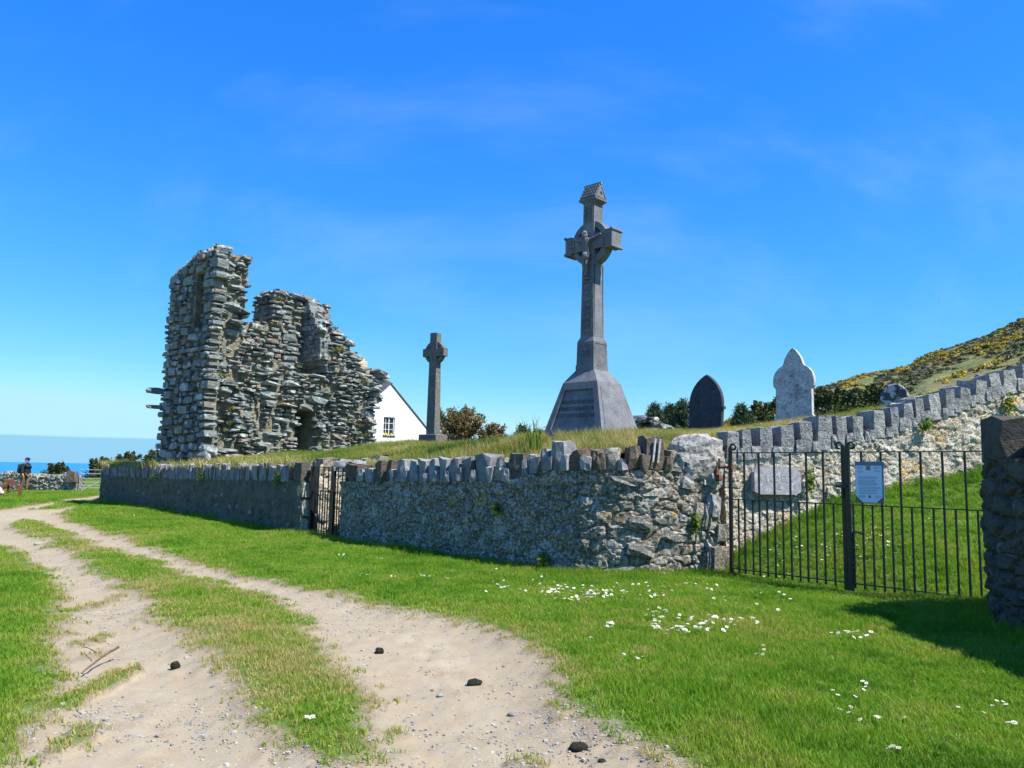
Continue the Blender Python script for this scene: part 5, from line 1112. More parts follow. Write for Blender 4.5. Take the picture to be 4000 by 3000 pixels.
# gable front as pieces round the window opening, then the body
ol = [(-hw, 0), (hw, 0), (hw, hz), (0, az_), (-hw, hz)]
def roofz(x): return az_ - (az_ - hz) * abs(x) / hw
mb.add([(-hw, 0, 0), (w0x, 0, 0), (w0x, 0, roofz(w0x)), (-hw, 0, hz)], [(0, 1, 2, 3)])
rx = [w1x, hw] if w1x > 0 else [w1x, 0, hw]
mb.add([(w1x, 0, 0), (hw, 0, 0), (hw, 0, hz)] + ([(0, 0, az_)] if w1x < 0 else []) + [(w1x, 0, roofz(w1x))], [tuple(range(5 if w1x < 0 else 4))])
mb.add([(w0x, 0, 0), (w1x, 0, 0), (w1x, 0, wz0), (w0x, 0, wz0)], [(0, 1, 2, 3)])
mid = [(w1x, 0, wz1), (w1x, 0, roofz(w1x))] + ([(0, 0, az_)] if w0x < 0 < w1x else []) + [(w0x, 0, roofz(w0x)), (w0x, 0, wz1)]
mb.add(mid, [tuple(range(len(mid)))])
rv = 0.16
for a, bb in (((w0x, wz0), (w1x, wz0)), ((w1x, wz0), (w1x, wz1)), ((w1x, wz1), (w0x, wz1)), ((w0x, wz1), (w0x, wz0))):
    mb.add([(a[0], 0, a[1]), (bb[0], 0, bb[1]), (bb[0], rv, bb[1]), (a[0], rv, a[1])], [(0, 1, 2, 3)])
LH = 8.0
mb.add([(-hw, 0, 0), (-hw, 0, hz), (-hw, LH, hz), (-hw, LH, 0), (hw, 0, 0), (hw, 0, hz), (hw, LH, hz), (hw, LH, 0), (0, LH, az_)], [(0, 1, 2, 3), (7, 6, 5, 4), (3, 2, 8, 6, 7)])
mb.build('gable_wall', MT['white'], cot)
for sx in (-1, 1):
    mb = MB(); e = 0.12; th = 0.09; p = [(0, az_ + 0.02), (sx * (hw + 0.15), hz - (az_ - hz) / hw * 0.15 + 0.02)]
    vs = [(x, y, z + dz_) for y in (-0.08, LH) for x, z in p for dz_ in (0, th)]; mb.add(vs, [(0, 1, 3, 2), (4, 6, 7, 5), (0, 2, 6, 4), (1, 5, 7, 3), (2, 3, 7, 6), (0, 4, 5, 1)]); mb.build('roof_slope', MT['roofslate'], cot)
win = MB(); W_, H_ = w1x - w0x, wz1 - wz0; xm = w0x + W_ * 0.55
for x in (w0x + 0.03, xm, w1x - 0.03): win.box((x, rv - 0.03, (wz0 + wz1) / 2), (0.06, 0.06, H_))
for zz in (wz0 + 0.03, wz1 - 0.03): win.box(((w0x + w1x) / 2, rv - 0.031, zz), (W_, 0.06, 0.06))
wn = win.build('window', MT['paint'], cot)
mbm = MB(); mbm.box(((w0x + xm) / 2, rv - 0.02, (wz0 + wz1) / 2), (0.03, 0.03, H_ - 0.1))
for f in (1 / 3, 2 / 3): mbm.box(((w0x + w1x) / 2, rv - 0.022, wz0 + H_ * f), (W_ - 0.08, 0.03, 0.03))
mbm.build('glazing_bars', MT['paint'], wn)
for cx0, cx1 in ((w0x + 0.06, (w0x + xm) / 2 - 0.015), ((w0x + xm) / 2 + 0.015, xm - 0.03), (xm + 0.03, w1x - 0.06)):
    for k in range(3):
        mbm = MB(); mbm.box(((cx0 + cx1) / 2, rv, wz0 + H_ * (k + 0.5) / 3), (cx1 - cx0, 0.01, H_ / 3 - 0.05)); mbm.build('pane', MT['glass'], wn)
mb = MB(); mb.box(((w0x + w1x) / 2, 0.03, wz0 - 0.03), (W_ + 0.12, 0.22, 0.06)); mb.build('sill', MT['slate'], cot)
MT['yellow'] = flat_mat('yellow_glaze', (0.75, 0.52, 0.03), 0.5)
for k, fx in enumerate((0.12, 0.34, 0.78)):
    mb = MB(); x = w0x + W_ * fx; n_ = 12
    mb.prism([(0.09 * math.cos(a), 0.09 * math.sin(a)) for a in [2 * math.pi * q / 14 for q in range(14)]], -0.02, 0.02)
    wp = np.array([CA[0], CA[1]]) + ct * x + cin * 0.09; o = mb.build('yellow_ornament', MT['yellow'], loc=(wp[0], wp[1], zg + wz0 + 0.10), rot=(0, 0, cr)); tag(o, ('leftmost', 'middle', 'rightmost')[k] + ' of the small round yellow ornaments on the cottage window sill', 'ornament', 'yellow ornaments in the cottage window')
# hidden main block of the cottage with its chimney showing over the ruin
ch = at(1405, 1412, 63.0); lp = lambda p: ((p[0] - CA[0]) * ct[0] + (p[1] - CA[1]) * ct[1], (p[0] - CA[0]) * cin[0] + (p[1] - CA[1]) * cin[1])
cx_, cy_ = lp(ch); ztop = ch[2] - zg
mb = MB(); mb.box((cx_, cy_ + 1.5, (ztop - 1.3) / 2), (5.0, 5.0, ztop - 1.9)); mb.build('main_block', MT['white'], cot)
mb = MB(); mb.prism([(-2.7, 0), (2.7, 0), (0, 0.9)], -2.6, 2.6); mb.v = [(cx_ + x, cy_ + 1.5 + y, ztop - 1.62 + z) for x, y, z in mb.v]; mb.build('main_roof', MT['roofslate'], cot)
mb = MB(); mb.box((cx_, cy_, ztop - 0.6), (1.05, 0.7, 1.25), bev=0.03); chm = mb.build('chimney', MT['clay'], cot)
for dx in (-0.3, 0.33):
    mb = MB(); mb.tube([(cx_ + dx, cy_, ztop), (cx_ + dx, cy_, ztop + 0.28), (cx_ + dx, cy_, ztop + 0.34)], [0.15, 0.13, 0.16], 10)
    for k in range(5): mb.box((cx_ + dx + 0.13 * math.cos(k * 1.257), cy_ + 0.13 * math.sin(k * 1.257), ztop + 0.38), (0.06, 0.06, 0.12))
    mb.build('chimney_pot', MT['clay'], chm)
# ------------------------------------------------------------------ scattering of uncountable things (grass, gravel, gorse)
def tuft(name, n, h, spread, w, mat, seed, lean=0.5, hvar=0.35):
    r_ = np.random.RandomState(seed); V = []; T = []
    for i in range(n):
        a = r_.uniform(0, 6.283); rr_ = spread * math.sqrt(r_.uniform()); bx, by = rr_ * math.cos(a), rr_ * math.sin(a)
        hh = h * r_.uniform(1 - hvar, 1 + hvar); da = r_.uniform(0, 6.283); ln = lean * r_.uniform(0.2, 1.0) * hh; fa = r_.uniform(0, 6.283)
        ux, uy = math.cos(fa) * w / 2, math.sin(fa) * w / 2; dx, dy = math.cos(da) * ln, math.sin(da) * ln; b0 = len(V)
        V += [(bx - ux, by - uy, -0.01), (bx + ux, by + uy, -0.01), (bx + dx * 0.35 - ux * 0.8, by + dy * 0.35 - uy * 0.8, hh * 0.6), (bx + dx * 0.35 + ux * 0.8, by + dy * 0.35 + uy * 0.8, hh * 0.6), (bx + dx, by + dy, hh)]
        T += [(b0, b0 + 1, b0 + 3), (b0, b0 + 3, b0 + 2), (b0 + 2, b0 + 3, b0 + 4)]
    return bpy.data.objects.new(name, nmesh(name, np.array(V), np.array(T), mat))
def scatter(name, pts, scale, rotz, idx, tint, sources, label, cat, kind='stuff', parent=None):
    coll = bpy.data.collections.new(name + '_sources')
    for i, s_ in enumerate(sources): s_.name = '%02d_%s' % (i, s_.name); coll.objects.link(s_)
    me = bpy.data.meshes.new(name); me.vertices.add(len(pts)); me.vertices.foreach_set('co', np.ascontiguousarray(pts, dtype=np.float32).ravel()); me.update()
    for nm, ty, val in (('sc', 'FLOAT_VECTOR', np.asarray(scale)[:, None] * np.ones(3) if np.ndim(scale) == 1 else scale), ('rz', 'FLOAT', rotz), ('ix', 'INT', idx), ('tint', 'FLOAT', tint)):
        me.attributes.new(nm, ty, 'POINT').data.foreach_set('vector' if ty == 'FLOAT_VECTOR' else 'value', np.ascontiguousarray(val, dtype=np.int32 if ty == 'INT' else np.float32).ravel())
    o = link(name, me, parent); tag(o, label, cat, kind=kind)
    g = bpy.data.node_groups.new(name, 'GeometryNodeTree'); g.interface.new_socket('Geometry', in_out='INPUT', socket_type='NodeSocketGeometry'); g.interface.new_socket('Geometry', in_out='OUTPUT', socket_type='NodeSocketGeometry')
    gi, go = N(g, 'NodeGroupInput'), N(g, 'NodeGroupOutput'); ci = N(g, 'GeometryNodeCollectionInfo'); ci.inputs[0].default_value = coll; ci.inputs[1].default_value = True; ci.inputs[2].default_value = True
    ip = N(g, 'GeometryNodeInstanceOnPoints'); ip.inputs['Pick Instance'].default_value = True
    def at_(nm, ty):
        n = N(g, 'GeometryNodeInputNamedAttribute', data_type=ty); n.inputs[0].default_value = nm; return n.outputs[0]
    cx = N(g, 'ShaderNodeCombineXYZ'); L(g, at_('rz', 'FLOAT'), cx.inputs[2])
    er = N(g, 'FunctionNodeEulerToRotation'); L(g, cx.outputs[0], er.inputs[0])
    L(g, gi.outputs[0], ip.inputs['Points']); L(g, ci.outputs[0], ip.inputs['Instance']); L(g, at_('ix', 'INT'), ip.inputs['Instance Index']); L(g, er.outputs[0], ip.inputs['Rotation']); L(g, at_('sc', 'FLOAT_VECTOR'), ip.inputs['Scale'])
    L(g, ip.outputs[0], go.inputs[0]); md = o.modifiers.new('scatter', 'NODES'); md.node_group = g; return o
rg = np.random.RandomState(77)
YARD = [tuple(WA), (-12.6, 27.28), (-8.5, 22.4), tuple(WB)] + NEAR + RIGHT + [(16, 10), (60, 40), (60, 90), (-16, 90)]
def ground_z(x, y, cov, fld):
    r = np.hypot(x, y); return ext_z(x, y) - 0.05 * sstep(0.1, -0.45, fld) * (1 - cov) + 0.02 * cov
P_ = []
for r0, r1, den, sc in ((2.6, 4.5, 640, 0.85), (4.5, 8, 640, 0.9), (8, 14, 420, 1.05), (14, 25, 190, 1.45), (25, 47, 75, 2.0)):
    n = int(0.5 * 1.30 * (r1 * r1 - r0 * r0) * den); r = np.sqrt(rg.uniform(r0 * r0, r1 * r1, n)); a = rg.uniform(-0.65, 0.65, n)
    P_.append(np.stack([r * np.sin(a), r * np.cos(a), np.full(n, sc)], 1))
P_ = np.concatenate(P_); gx, gy, gs = P_.T
ok = ~in_poly(gx, gy, YARD); gx, gy, gs = gx[ok], gy[ok], gs[ok]
gc, gf = grass_cover(gx, gy); ok = rg.uniform(0, 1, len(gx)) < gc * (0.55 + 0.45 * sstep(0.0, 0.5, gf)); gx, gy, gs, gc, gf = gx[ok], gy[ok], gs[ok], gc[ok], gf[ok]
wallP = [tuple(p) for p in LF.p] + [tuple(p) for p in LN.p]; dw = np.minimum(seg_dist(gx, gy, wallP, False), np.minimum(seg_dist(gx, gy, [tuple(p) for p in LP.p], False), seg_dist(gx, gy, RIGHT, False)))
strip = in_poly(gx, gy, STRIP).astype(float); bank = (gx > 3.4) & (gy > 12.06 - 1.16 * (gx - 3.38)) & (gx < 12)
tint = 0.38 + 0.34 * fbm(gx * 0.8, gy * 0.8, 4, 91) + 0.34 * fbm(gx * 3.5, gy * 3.5, 3, 92) + 0.34 * sstep(0.35, -0.15, gf) + strip * 0.20 + rg.uniform(-0.1, 0.1, len(gx))
tint += np.where(rg.uniform(0, 1, len(gx)) < 0.06 + 0.14 * strip, 0.38, 0)
tall = 1 + 1.5 * sstep(0.45, 0.05, dw) * (0.4 + 0.6 * vnoise(gx * 2.2, gy * 2.2, 94)) + 0.35 * fbm(gx * 0.7, gy * 0.7, 3, 93) - 0.35 * sstep(0.4, 0, gf) - bank * 0.1
z_ = ground_z(gx, gy, gc, gf)
src = [tuft('lawn_tuft', 16, 0.055, 0.055, 0.0048, MT['grass'], 200 + k, 0.75) for k in range(5)] + [tuft('clover_tuft', 12, 0.04, 0.06, 0.011, MT['grass'], 210 + k, 1.2) for k in range(2)]
scatter('lawn_grass', np.stack([gx, gy, z_], 1), np.stack([gs, gs, gs ** 0.55 * np.clip(tall, 0.5, 2.2)], 1), rg.uniform(0, 6.28, len(gx)), rg.choice([0, 1, 2, 3, 4, 0, 1, 2, 5, 6], len(gx)), np.clip(tint, 0, 1), src, 'short green lawn grass growing along and between the wheel tracks', 'grass')
n_lawn = len(gx)
# rank grass on the mound
P_ = []
for r0, r1, den, sc in ((11.5, 17, 130, 1.0), (17, 24, 75, 1.2), (24, 34, 42, 1.5), (34, 52, 14, 2.2)):
    n = int(0.5 * 1.30 * (r1 * r1 - r0 * r0) * den); r = np.sqrt(rg.uniform(r0 * r0, r1 * r1, n)); a = rg.uniform(-0.62, 0.68, n); P_.append(np.stack([r * np.sin(a), r * np.cos(a), np.full(n, sc)], 1))
P_ = np.concatenate(P_); mx, my, ms_ = P_.T; ok = in_poly(mx, my, back_pts)
q_ = (mx - TO[0]) * TU[0] + (my - TO[1]) * TU[1]; w_ = (mx - TO[0]) * TV[0] + (my - TO[1]) * TV[1]; ok &= ~((q_ > 0.05) & (q_ < 7.3) & (w_ > 0.25) & (w_ < 2.9))
lm = np.abs((mx - MC[0]) * MX[0] + (my - MC[1]) * MX[1]); ln2 = np.abs((mx - MC[0]) * MY[0] + (my - MC[1]) * MY[1]); ok &= ~((lm < 0.78) & (ln2 < 0.66))
ok &= np.hypot(mx - SC[0], my - SC[1]) > 0.4
mx, my, ms_ = mx[ok], my[ok], ms_[ok]; de = seg_dist(mx, my, wallP, False)
dry = 0.44 + 0.5 * fbm(mx * 0.35, my * 0.35, 3, 95) + 0.3 * fbm(mx * 1.5, my * 1.5, 2, 96) + 0.12 * sstep(1.2, 0.3, de) - 0.12 * sstep(-3, -6, mx) + rg.uniform(-0.15, 0.15, len(mx))
hgt = 0.75 + 0.5 * fbm(mx * 0.6, my * 0.6, 3, 97) + rg.uniform(-0.2, 0.25, len(mx)) + 0.15 * sstep(1.5, 0.4, de)
hgt *= (1 - 0.4 * sstep(-6, -10, mx)) * (1 - 0.3 * sstep(17, 24, my)) * (1 - 0.45 * sstep(2.2, 3.6, mx) * sstep(1.0, 2.0, de)); hgt += 0.7 * np.exp(-((mx - 1.2) ** 2 + (my - 13.3) ** 2) / 0.35) + 0.5 * np.exp(-((mx - 5.6) ** 2 + (my - 15.0) ** 2) / 0.4)
src = [tuft('rank_tuft', 16, 0.17, 0.09, 0.0075, MT['rank'], 230 + k, 0.7, 0.5) for k in range(6)]
scatter('rank_grass', np.stack([mx, my, mound_z(mx, my)], 1), np.stack([ms_, ms_, ms_ ** 0.4 * np.clip(hgt, 0.3, 1.4)], 1), rg.uniform(0, 6.28, len(mx)), rg.randint(0, 6, len(mx)), np.clip(dry, 0, 1), src, 'long tan and green grass covering the raised churchyard', 'grass')
# dead grass hanging over the far end of the coping
qn = rg.uniform(0, 19, 900) ** 1.0; qn = qn[rg.uniform(0, 1, 900) < np.interp(qn, [0, 1.5, 3, 12, 19], [1, 0.9, 0.35, 0.25, 0.15])]; xy, t_, n_ = LF.frame(qn); off_ = rg.uniform(-0.05, 0.6, len(qn))
pz = zt_f(qn) + 0.33 + 0.05 * rg.uniform(-1, 1, len(qn)); pp = np.stack([xy[:, 0] - n_[:, 0] * off_, xy[:, 1] - n_[:, 1] * off_, pz], 1)
src = [tuft('overhang_tuft', 18, 0.16, 0.10, 0.012, MT['rank'], 250 + k, 1.6, 0.5) for k in range(4)]
scatter('coping_grass', pp, rg.uniform(0.8, 1.6, len(qn)), rg.uniform(0, 6.28, len(qn)), rg.randint(0, 4, len(qn)), np.clip(0.6 + rg.uniform(-0.25, 0.3, len(qn)), 0, 1), src, 'dry grass spilling over the far wall coping', 'grass')
# gravel
P_ = []
for r0, r1, den in ((2.8, 6, 620), (6, 10, 230), (10, 18, 60), (18, 40, 9)):
    n = int(0.5 * 1.30 * (r1 * r1 - r0 * r0) * den); r = np.sqrt(rg.uniform(r0 * r0, r1 * r1, n)); a = rg.uniform(-0.65, 0.3, n); P_.append(np.stack([r * np.sin(a), r * np.cos(a)], 1))
px_, py_ = np.concatenate(P_).T; pc, pf = grass_cover(px_, py_); dens = (1 - pc) * (0.25 + 0.75 * sstep(-0.1, 0.35, fbm(px_ * 0.6, py_ * 0.6, 3, 99) + 0.2)); ok = (rg.uniform(0, 1, len(px_)) < dens); px_, py_, pc, pf = px_[ok], py_[ok], pc[ok], pf[ok]
MT['pebble'] = rock_mat('gravel_chip', [(0.22, 0.22, 0.225), (0.36, 0.34, 0.30), (0.29, 0.275, 0.25), (0.43, 0.41, 0.37), (0.25, 0.255, 0.265)], 30, None, 0.7, None, 0.3, 0.004)
src = [bpy.data.objects.new('chip', nmesh('chip', SHAPES['flat'][k] * np.array([1, 0.8, 0.55]), cube26()[1], MT['pebble'])) for k in range(8)]
sz = np.exp(rg.normal(math.log(0.013), 0.45, len(px_))); sz = np.clip(sz, 0.006, 0.045)
scatter('gravel', np.stack([px_, py_, ground_z(px_, py_, pc, pf) + 0.001], 1), sz * np.clip(np.hypot(px_, py_) / 9, 1, 1.3), rg.uniform(0, 6.28, len(px_)), rg.randint(0, 8, len(px_)), np.zeros(len(px_)), src, 'small grey and white stone chips lying on the track', 'gravel')

# ------------------------------------------------------------------ gorse and scrub on the hill
def clump(name, n, mats, seed, leaf=0.16, flat=0.6):
    r_ = np.random.RandomState(seed); V = []; T = []; mi_ = []
    for i in range(n):
        d = r_.normal(size=3); d /= np.linalg.norm(d); d[2] = abs(d[2]); c = d * r_.uniform(0.45, 1.0) * np.array([1, 1, flat]); c *= 1 + 0.25 * math.sin(5 * d[0] + seed) 
        a = r_.normal(size=3); a /= np.linalg.norm(a); bb = np.cross(a, d + 0.01); bb /= np.linalg.norm(bb); s_ = leaf * r_.uniform(0.6, 1.3); b0 = len(V)
        V += [c - a * s_, c + bb * s_ * 0.8, c + a * s_, c - bb * s_ * 0.8]; T.append((b0, b0 + 1, b0 + 2, b0 + 3)); mi_.append(1 if (len(mats) > 1 and d[2] > 0.25 and r_.uniform() < 0.75) else 0)
    me = nmesh(name, np.array(V), np.array(T)); 
    for m_ in mats: me.materials.append(m_)
    me.polygons.foreach_set('material_index', np.array(mi_, dtype=np.int32)); return bpy.data.objects.new(name, me)
MT['gorse'] = leaf_mat('gorse_spines', [(0.05, 0.075, 0.022), (0.085, 0.11, 0.03), (0.13, 0.14, 0.045)], 0.15)
MT['bloom'] = leaf_mat('gorse_bloom', [(0.38, 0.25, 0.02), (0.50, 0.34, 0.03), (0.58, 0.43, 0.05)], 0.2)
MT['scrub'] = leaf_mat('dark_scrub', [(0.034, 0.055, 0.026), (0.065, 0.088, 0.034), (0.105, 0.115, 0.05)], 0.15)
MT['heath'] = leaf_mat('brown_heath', [(0.15, 0.115, 0.06), (0.19, 0.16, 0.075), (0.15, 0.155, 0.06)], 0.15)
hqv = rg.uniform(0.14, 0.72, 9000); hyv = 85 + 182 * rg.uniform(0, 1, 9000) ** 0.7; hxv = hqv * hyv
k1_ = fbm(hqv * 16 + np.log(hyv) * 3, np.log(hyv) * 9 - hqv * 9, 4, 111); sel = (k1_ > 0.12) & (rg.uniform(0, 1, 9000) < 0.5); hx1, hy1 = hxv[sel], hyv[sel]
src = [clump('gorse_bush', 150, [MT['gorse'], MT['bloom']], 300 + k, 0.17) for k in range(4)]
scatter('gorse', np.stack([hx1, hy1, [hill_z(a, bb) - 0.1 for a, bb in zip(hx1, hy1)]], 1), rg.uniform(0.5, 1.5, len(hx1)), rg.uniform(0, 6.28, len(hx1)), rg.randint(0, 4, len(hx1)), np.zeros(len(hx1)), src, 'yellow flowering gorse in bands across the hillside', 'gorse')
k2_ = fbm(hqv * 20 + 7, np.log(hyv) * 10, 4, 117); sel = (k2_ > -0.02) & (k1_ < 0.2) & (rg.uniform(0, 1, 9000) < 0.55); hx2, hy2 = hxv[sel], hyv[sel]
src = [clump('scrub_bush', 120, [MT['scrub']], 320 + k, 0.2) for k in range(3)] + [clump('heath_bush', 120, [MT['heath']], 330 + k, 0.2, 0.4) for k in range(3)]
scatter('hill_scrub', np.stack([hx2, hy2, [hill_z(a, bb) - 0.1 for a, bb in zip(hx2, hy2)]], 1), rg.uniform(0.4, 1.3, len(hx2)), rg.uniform(0, 6.28, len(hx2)), rg.randint(0, 6, len(hx2)), np.zeros(len(hx2)), src, 'dark scrub and brown heath covering the hillside', 'scrub')

# ------------------------------------------------------------------ single bushes and trees
MT['twig'] = flat_mat('bush_twig', (0.12, 0.085, 0.06), 0.9); MT['redtwig'] = flat_mat('reddish_stem', (0.24, 0.12, 0.10), 0.9, var=0.4)
MT['redleaf'] = leaf_mat('reddish_shrub_leaf', [(0.26, 0.13, 0.10), (0.20, 0.16, 0.07), (0.13, 0.17, 0.05), (0.30, 0.18, 0.13)], 0.25)
MT['sagleaf'] = leaf_mat('grey_green_leaf', [(0.07, 0.12, 0.04), (0.12, 0.17, 0.05), (0.17, 0.18, 0.07)], 0.25)
MT['needle'] = leaf_mat('conifer_needles', [(0.024, 0.048, 0.028), (0.045, 0.08, 0.042), (0.07, 0.105, 0.05)], 0.1)
def bush(name, label, base, size, mat, twig='twig', n=2200, leaf=0.09, wind=0.0, kind='round', seed=0, group=None, spikes=0, cat='bush'):
    n = int(n * 2.4); leaf = leaf * 1.12
    r_ = np.random.RandomState(seed); rx, ry, rz = size; root = thing(name, label, cat, base, 0, group); tb = MB(); Vs = []; Ts = []
    if kind == 'conifer':
        nb = int(rz / 0.16) + 4; tb.tube([(0, 0, -0.1), (0, 0, rz * 0.96)], [0.05 * rz / 2 + 0.02, 0.01], 6); cl = []
        for k in range(nb):
            f = k / nb; zz = rz * (0.04 + 0.94 * f); rr_ = rx * (1 - f) ** 0.8 * r_.uniform(0.75, 1.1) + 0.04
            for q in range(7 if f < 0.8 else 4):
                a = r_.uniform(0, 6.283); m_ = 5
                tip = np.array([rr_ * math.cos(a), rr_ * math.sin(a) * ry / rx, zz + rr_ * r_.uniform(-0.1, 0.35)]); tb.tube([(0, 0, zz), tuple(tip)], [0.012, 0.005], 3, caps=False)
                for t_ in np.linspace(0.25, 1, m_): cl.append((np.array([0, 0, zz]) * (1 - t_) + tip * t_, leaf * 1.3))
        per = max(1, n // len(cl))
    else:
        nc = 26 if kind == 'round' else 40; cl = []
        for k in range(nc):
            d = r_.normal(size=3); d /= np.linalg.norm(d); d[2] = abs(d[2]) * 0.9 + 0.05; f = r_.uniform(0.35, 1.0) ** 0.6 * (1 + 0.22 * math.sin(3 * d[0] + 5 * d[1] + seed))
            c = d * f * np.array([rx, ry, rz * 0.9]); c[0] += wind * c[2]; cl.append((c, 0.16 * (rx + rz) / 2 * r_.uniform(0.6, 1.3)))
            mid = c * 0.5 + r_.normal(size=3) * 0.06 * rx; tb.tube([(r_.normal() * 0.05, r_.normal() * 0.05, -0.1), tuple(mid), tuple(c)], [0.035 * rx ** 0.5, 0.02 * rx ** 0.5, 0.006], 4, caps=False)
        for k in range(spikes):
            a = r_.uniform(0, 6.283); e = r_.uniform(0.7, 1.45); ln_ = r_.uniform(1.02, 1.35); d = np.array([math.cos(a) * math.cos(e), math.sin(a) * math.cos(e), math.sin(e)]); tip = d * np.array([rx, ry, rz]) * ln_; tip[0] += wind * tip[2]; mid = tip * 0.6 + r_.normal(size=3) * 0.05
            tb.tube([(0, 0, 0), tuple(mid), tuple(tip)], [0.016, 0.011, 0.005], 3, caps=False)
            for q in range(6): cl.append((mid + (tip - mid) * q / 5, 0.05))
        per = max(1, n // len(cl))
    C = np.repeat(np.array([c for c, s_ in cl]), per, 0); S_ = np.repeat(np.array([s_ for c, s_ in cl]), per); m_ = len(C)
    C = C + r_.normal(size=(m_, 3)) * S_[:, None]; C[:, 2] = np.abs(C[:, 2]); a = r_.normal(size=(m_, 3)); a /= np.linalg.norm(a, axis=1, keepdims=True)
    if kind == 'conifer': a[:, 2] = np.abs(a[:, 2]) * 0.7 + 0.3
    bb = np.cross(a, r_.normal(size=(m_, 3))); bb /= np.linalg.norm(bb, axis=1, keepdims=True); s_ = (leaf * r_.uniform(0.6, 1.4, m_))[:, None]; wd = 0.22 if kind == 'conifer' else 0.5
    V = np.stack([C - a * s_, C + bb * s_ * wd, C + a * s_, C - bb * s_ * wd], 1).reshape(-1, 3); T = np.arange(m_ * 4).reshape(-1, 4)
    link('crown', nmesh('crown', V, T, MT[mat]), root); tb.build('stems' if kind != 'conifer' else 'trunk', MT[twig], root); return root
def bpos(px, py, d, gfun=None): return at(px, py, d)
GB = 'wind-shaped bushes beyond the far wall'
for (px, py, d, sx, sz, lab, n, seed) in [(198, 1868, 48, 0.75, 0.75, 'dark bush showing over the far dry-stone wall, right of the walker', 900, 1), (248, 1858, 50, 0.25, 0.35, 'tiny dark bush over the far dry-stone wall, by the metal gate', 250, 2), (372, 1890, 46, 0.95, 1.3, 'dark wind-swept bush directly behind the metal field gate', 1700, 3), (478, 1852, 44, 0.9, 0.95, 'wind-swept bush above the grassy far end of the churchyard wall', 1500, 4), (572, 1852, 43, 0.62, 1.0, 'low wind-swept bush closest to the tower, left of its shaded face', 1100, 5)]:
    bush('bush', lab, bpos(px, py, d), (sx, sx * 0.8, sz), 'scrub', n=n, leaf=0.07, wind=0.35, seed=seed, group=GB, spikes=10)
bush('shrub', 'large domed reddish-stemmed shrub right of the slender granite cross', bpos(1790, 1765, 33), (1.15, 1.0, 1.48), 'redleaf', 'redtwig', 2600, 0.05, 0.05, 'round', 11, None, 60, 'shrub')
bush('shrub', 'green-topped shrub crown behind the reddish-stemmed shrub', bpos(1765, 1745, 36), (1.05, 0.9, 1.48), 'sagleaf', 'twig', 1800, 0.06, 0.05, 'round', 12, None, 12, 'shrub')
bush('shrub', 'smaller brownish shrub at the right end of the reddish shrub', bpos(1912, 1765, 33), (0.72, 0.6, 0.9), 'redleaf', 'redtwig', 1300, 0.05, 0.15, 'round', 13, None, 30, 'shrub')
for (px, py, d, rx_, rz_, lab, seed) in [(2040, 1760, 45, 0.85, 1.35, 'small dark conifer poking up left of the tall memorial base', 21), (2105, 1762, 47, 0.7, 1.15, 'low dark conifer touching the left edge of the memorial base', 22),
        (2560, 1720, 45, 1.0, 2.1, 'dark conifer just right of the memorial base, behind the stone heap', 23), (2615, 1720, 46, 0.95, 2.1, 'dark conifer midway between the memorial and the black headstone', 24), (2672, 1720, 44, 1.25, 2.3, 'broad dark conifer touching the left side of the black headstone', 25), (2897, 1665, 45, 0.55, 1.2, 'small spiky conifer between the black and the white headstones', 26)]:
    bush('conifer', lab, bpos(px, py, d), (rx_, rx_, rz_), 'needle', n=2600, leaf=0.085, kind='conifer', seed=seed, group='dark conifers behind the graves', cat='conifer')
for (px, py, d, rx_, rz_, mt_, lab, seed) in [(2985, 1668, 46, 1.1, 1.2, 'gorse', 'olive gorse bush left of the white headstone', 31), (3060, 1650, 46, 1.0, 1.25, 'heath', 'brownish bush partly behind the white headstone', 32), (3245, 1645, 42, 1.3, 1.45, 'scrub', 'dark green bush right of the white headstone', 33), (3330, 1632, 43, 1.0, 1.2, 'scrub', 'dark bush midway between the white and the lichen headstones', 34), (3420, 1612, 43, 1.1, 1.3, 'gorse', 'olive bush touching the left of the lichen-blotched headstone', 35)]:
    bush('bush', lab, bpos(px, py, d), (rx_, rx_, rz_), mt_, n=1900, leaf=0.08, seed=seed, group='bushes at the foot of the hill', spikes=14)
# clump of tall flag leaves left of the memorial
root = thing('flag_leaf_clump', 'clump of tall green flag leaves left of the memorial base', 'plant', at(2085, 1755, 13.8)); V = []; T = []; r_ = np.random.RandomState(3)
for k in range(26):
    a = r_.uniform(0, 6.28); ln_ = r_.uniform(0.35, 0.75) if k > 3 else r_.uniform(0.7, 0.85); le = r_.uniform(0.1, 0.55) * ln_; bx, by = r_.normal(size=2) * 0.13; w = 0.012; b0 = len(V); dx, dy = math.cos(a), math.sin(a)
    for t_ in (0, 0.4, 0.75): V += [(bx + dx * le * t_ ** 2 - dy * w * (1 - t_ * 0.5), by + dy * le * t_ ** 2 + dx * w * (1 - t_ * 0.5), ln_ * t_ * (1 - 0.15 * t_)), (bx + dx * le * t_ ** 2 + dy * w * (1 - t_ * 0.5), by + dy * le * t_ ** 2 - dx * w * (1 - t_ * 0.5), ln_ * t_ * (1 - 0.15 * t_))]
    V.append((bx + dx * le, by + dy * le, ln_ * 0.85)); T += [(b0, b0 + 1, b0 + 3), (b0, b0 + 3, b0 + 2), (b0 + 2, b0 + 3, b0 + 5), (b0 + 2, b0 + 5, b0 + 4), (b0 + 4, b0 + 5, b0 + 6)]
link('leaves', nmesh('leaves', np.array(V), np.array(T), MT['herb']), root)['kind'] = 'stuff'
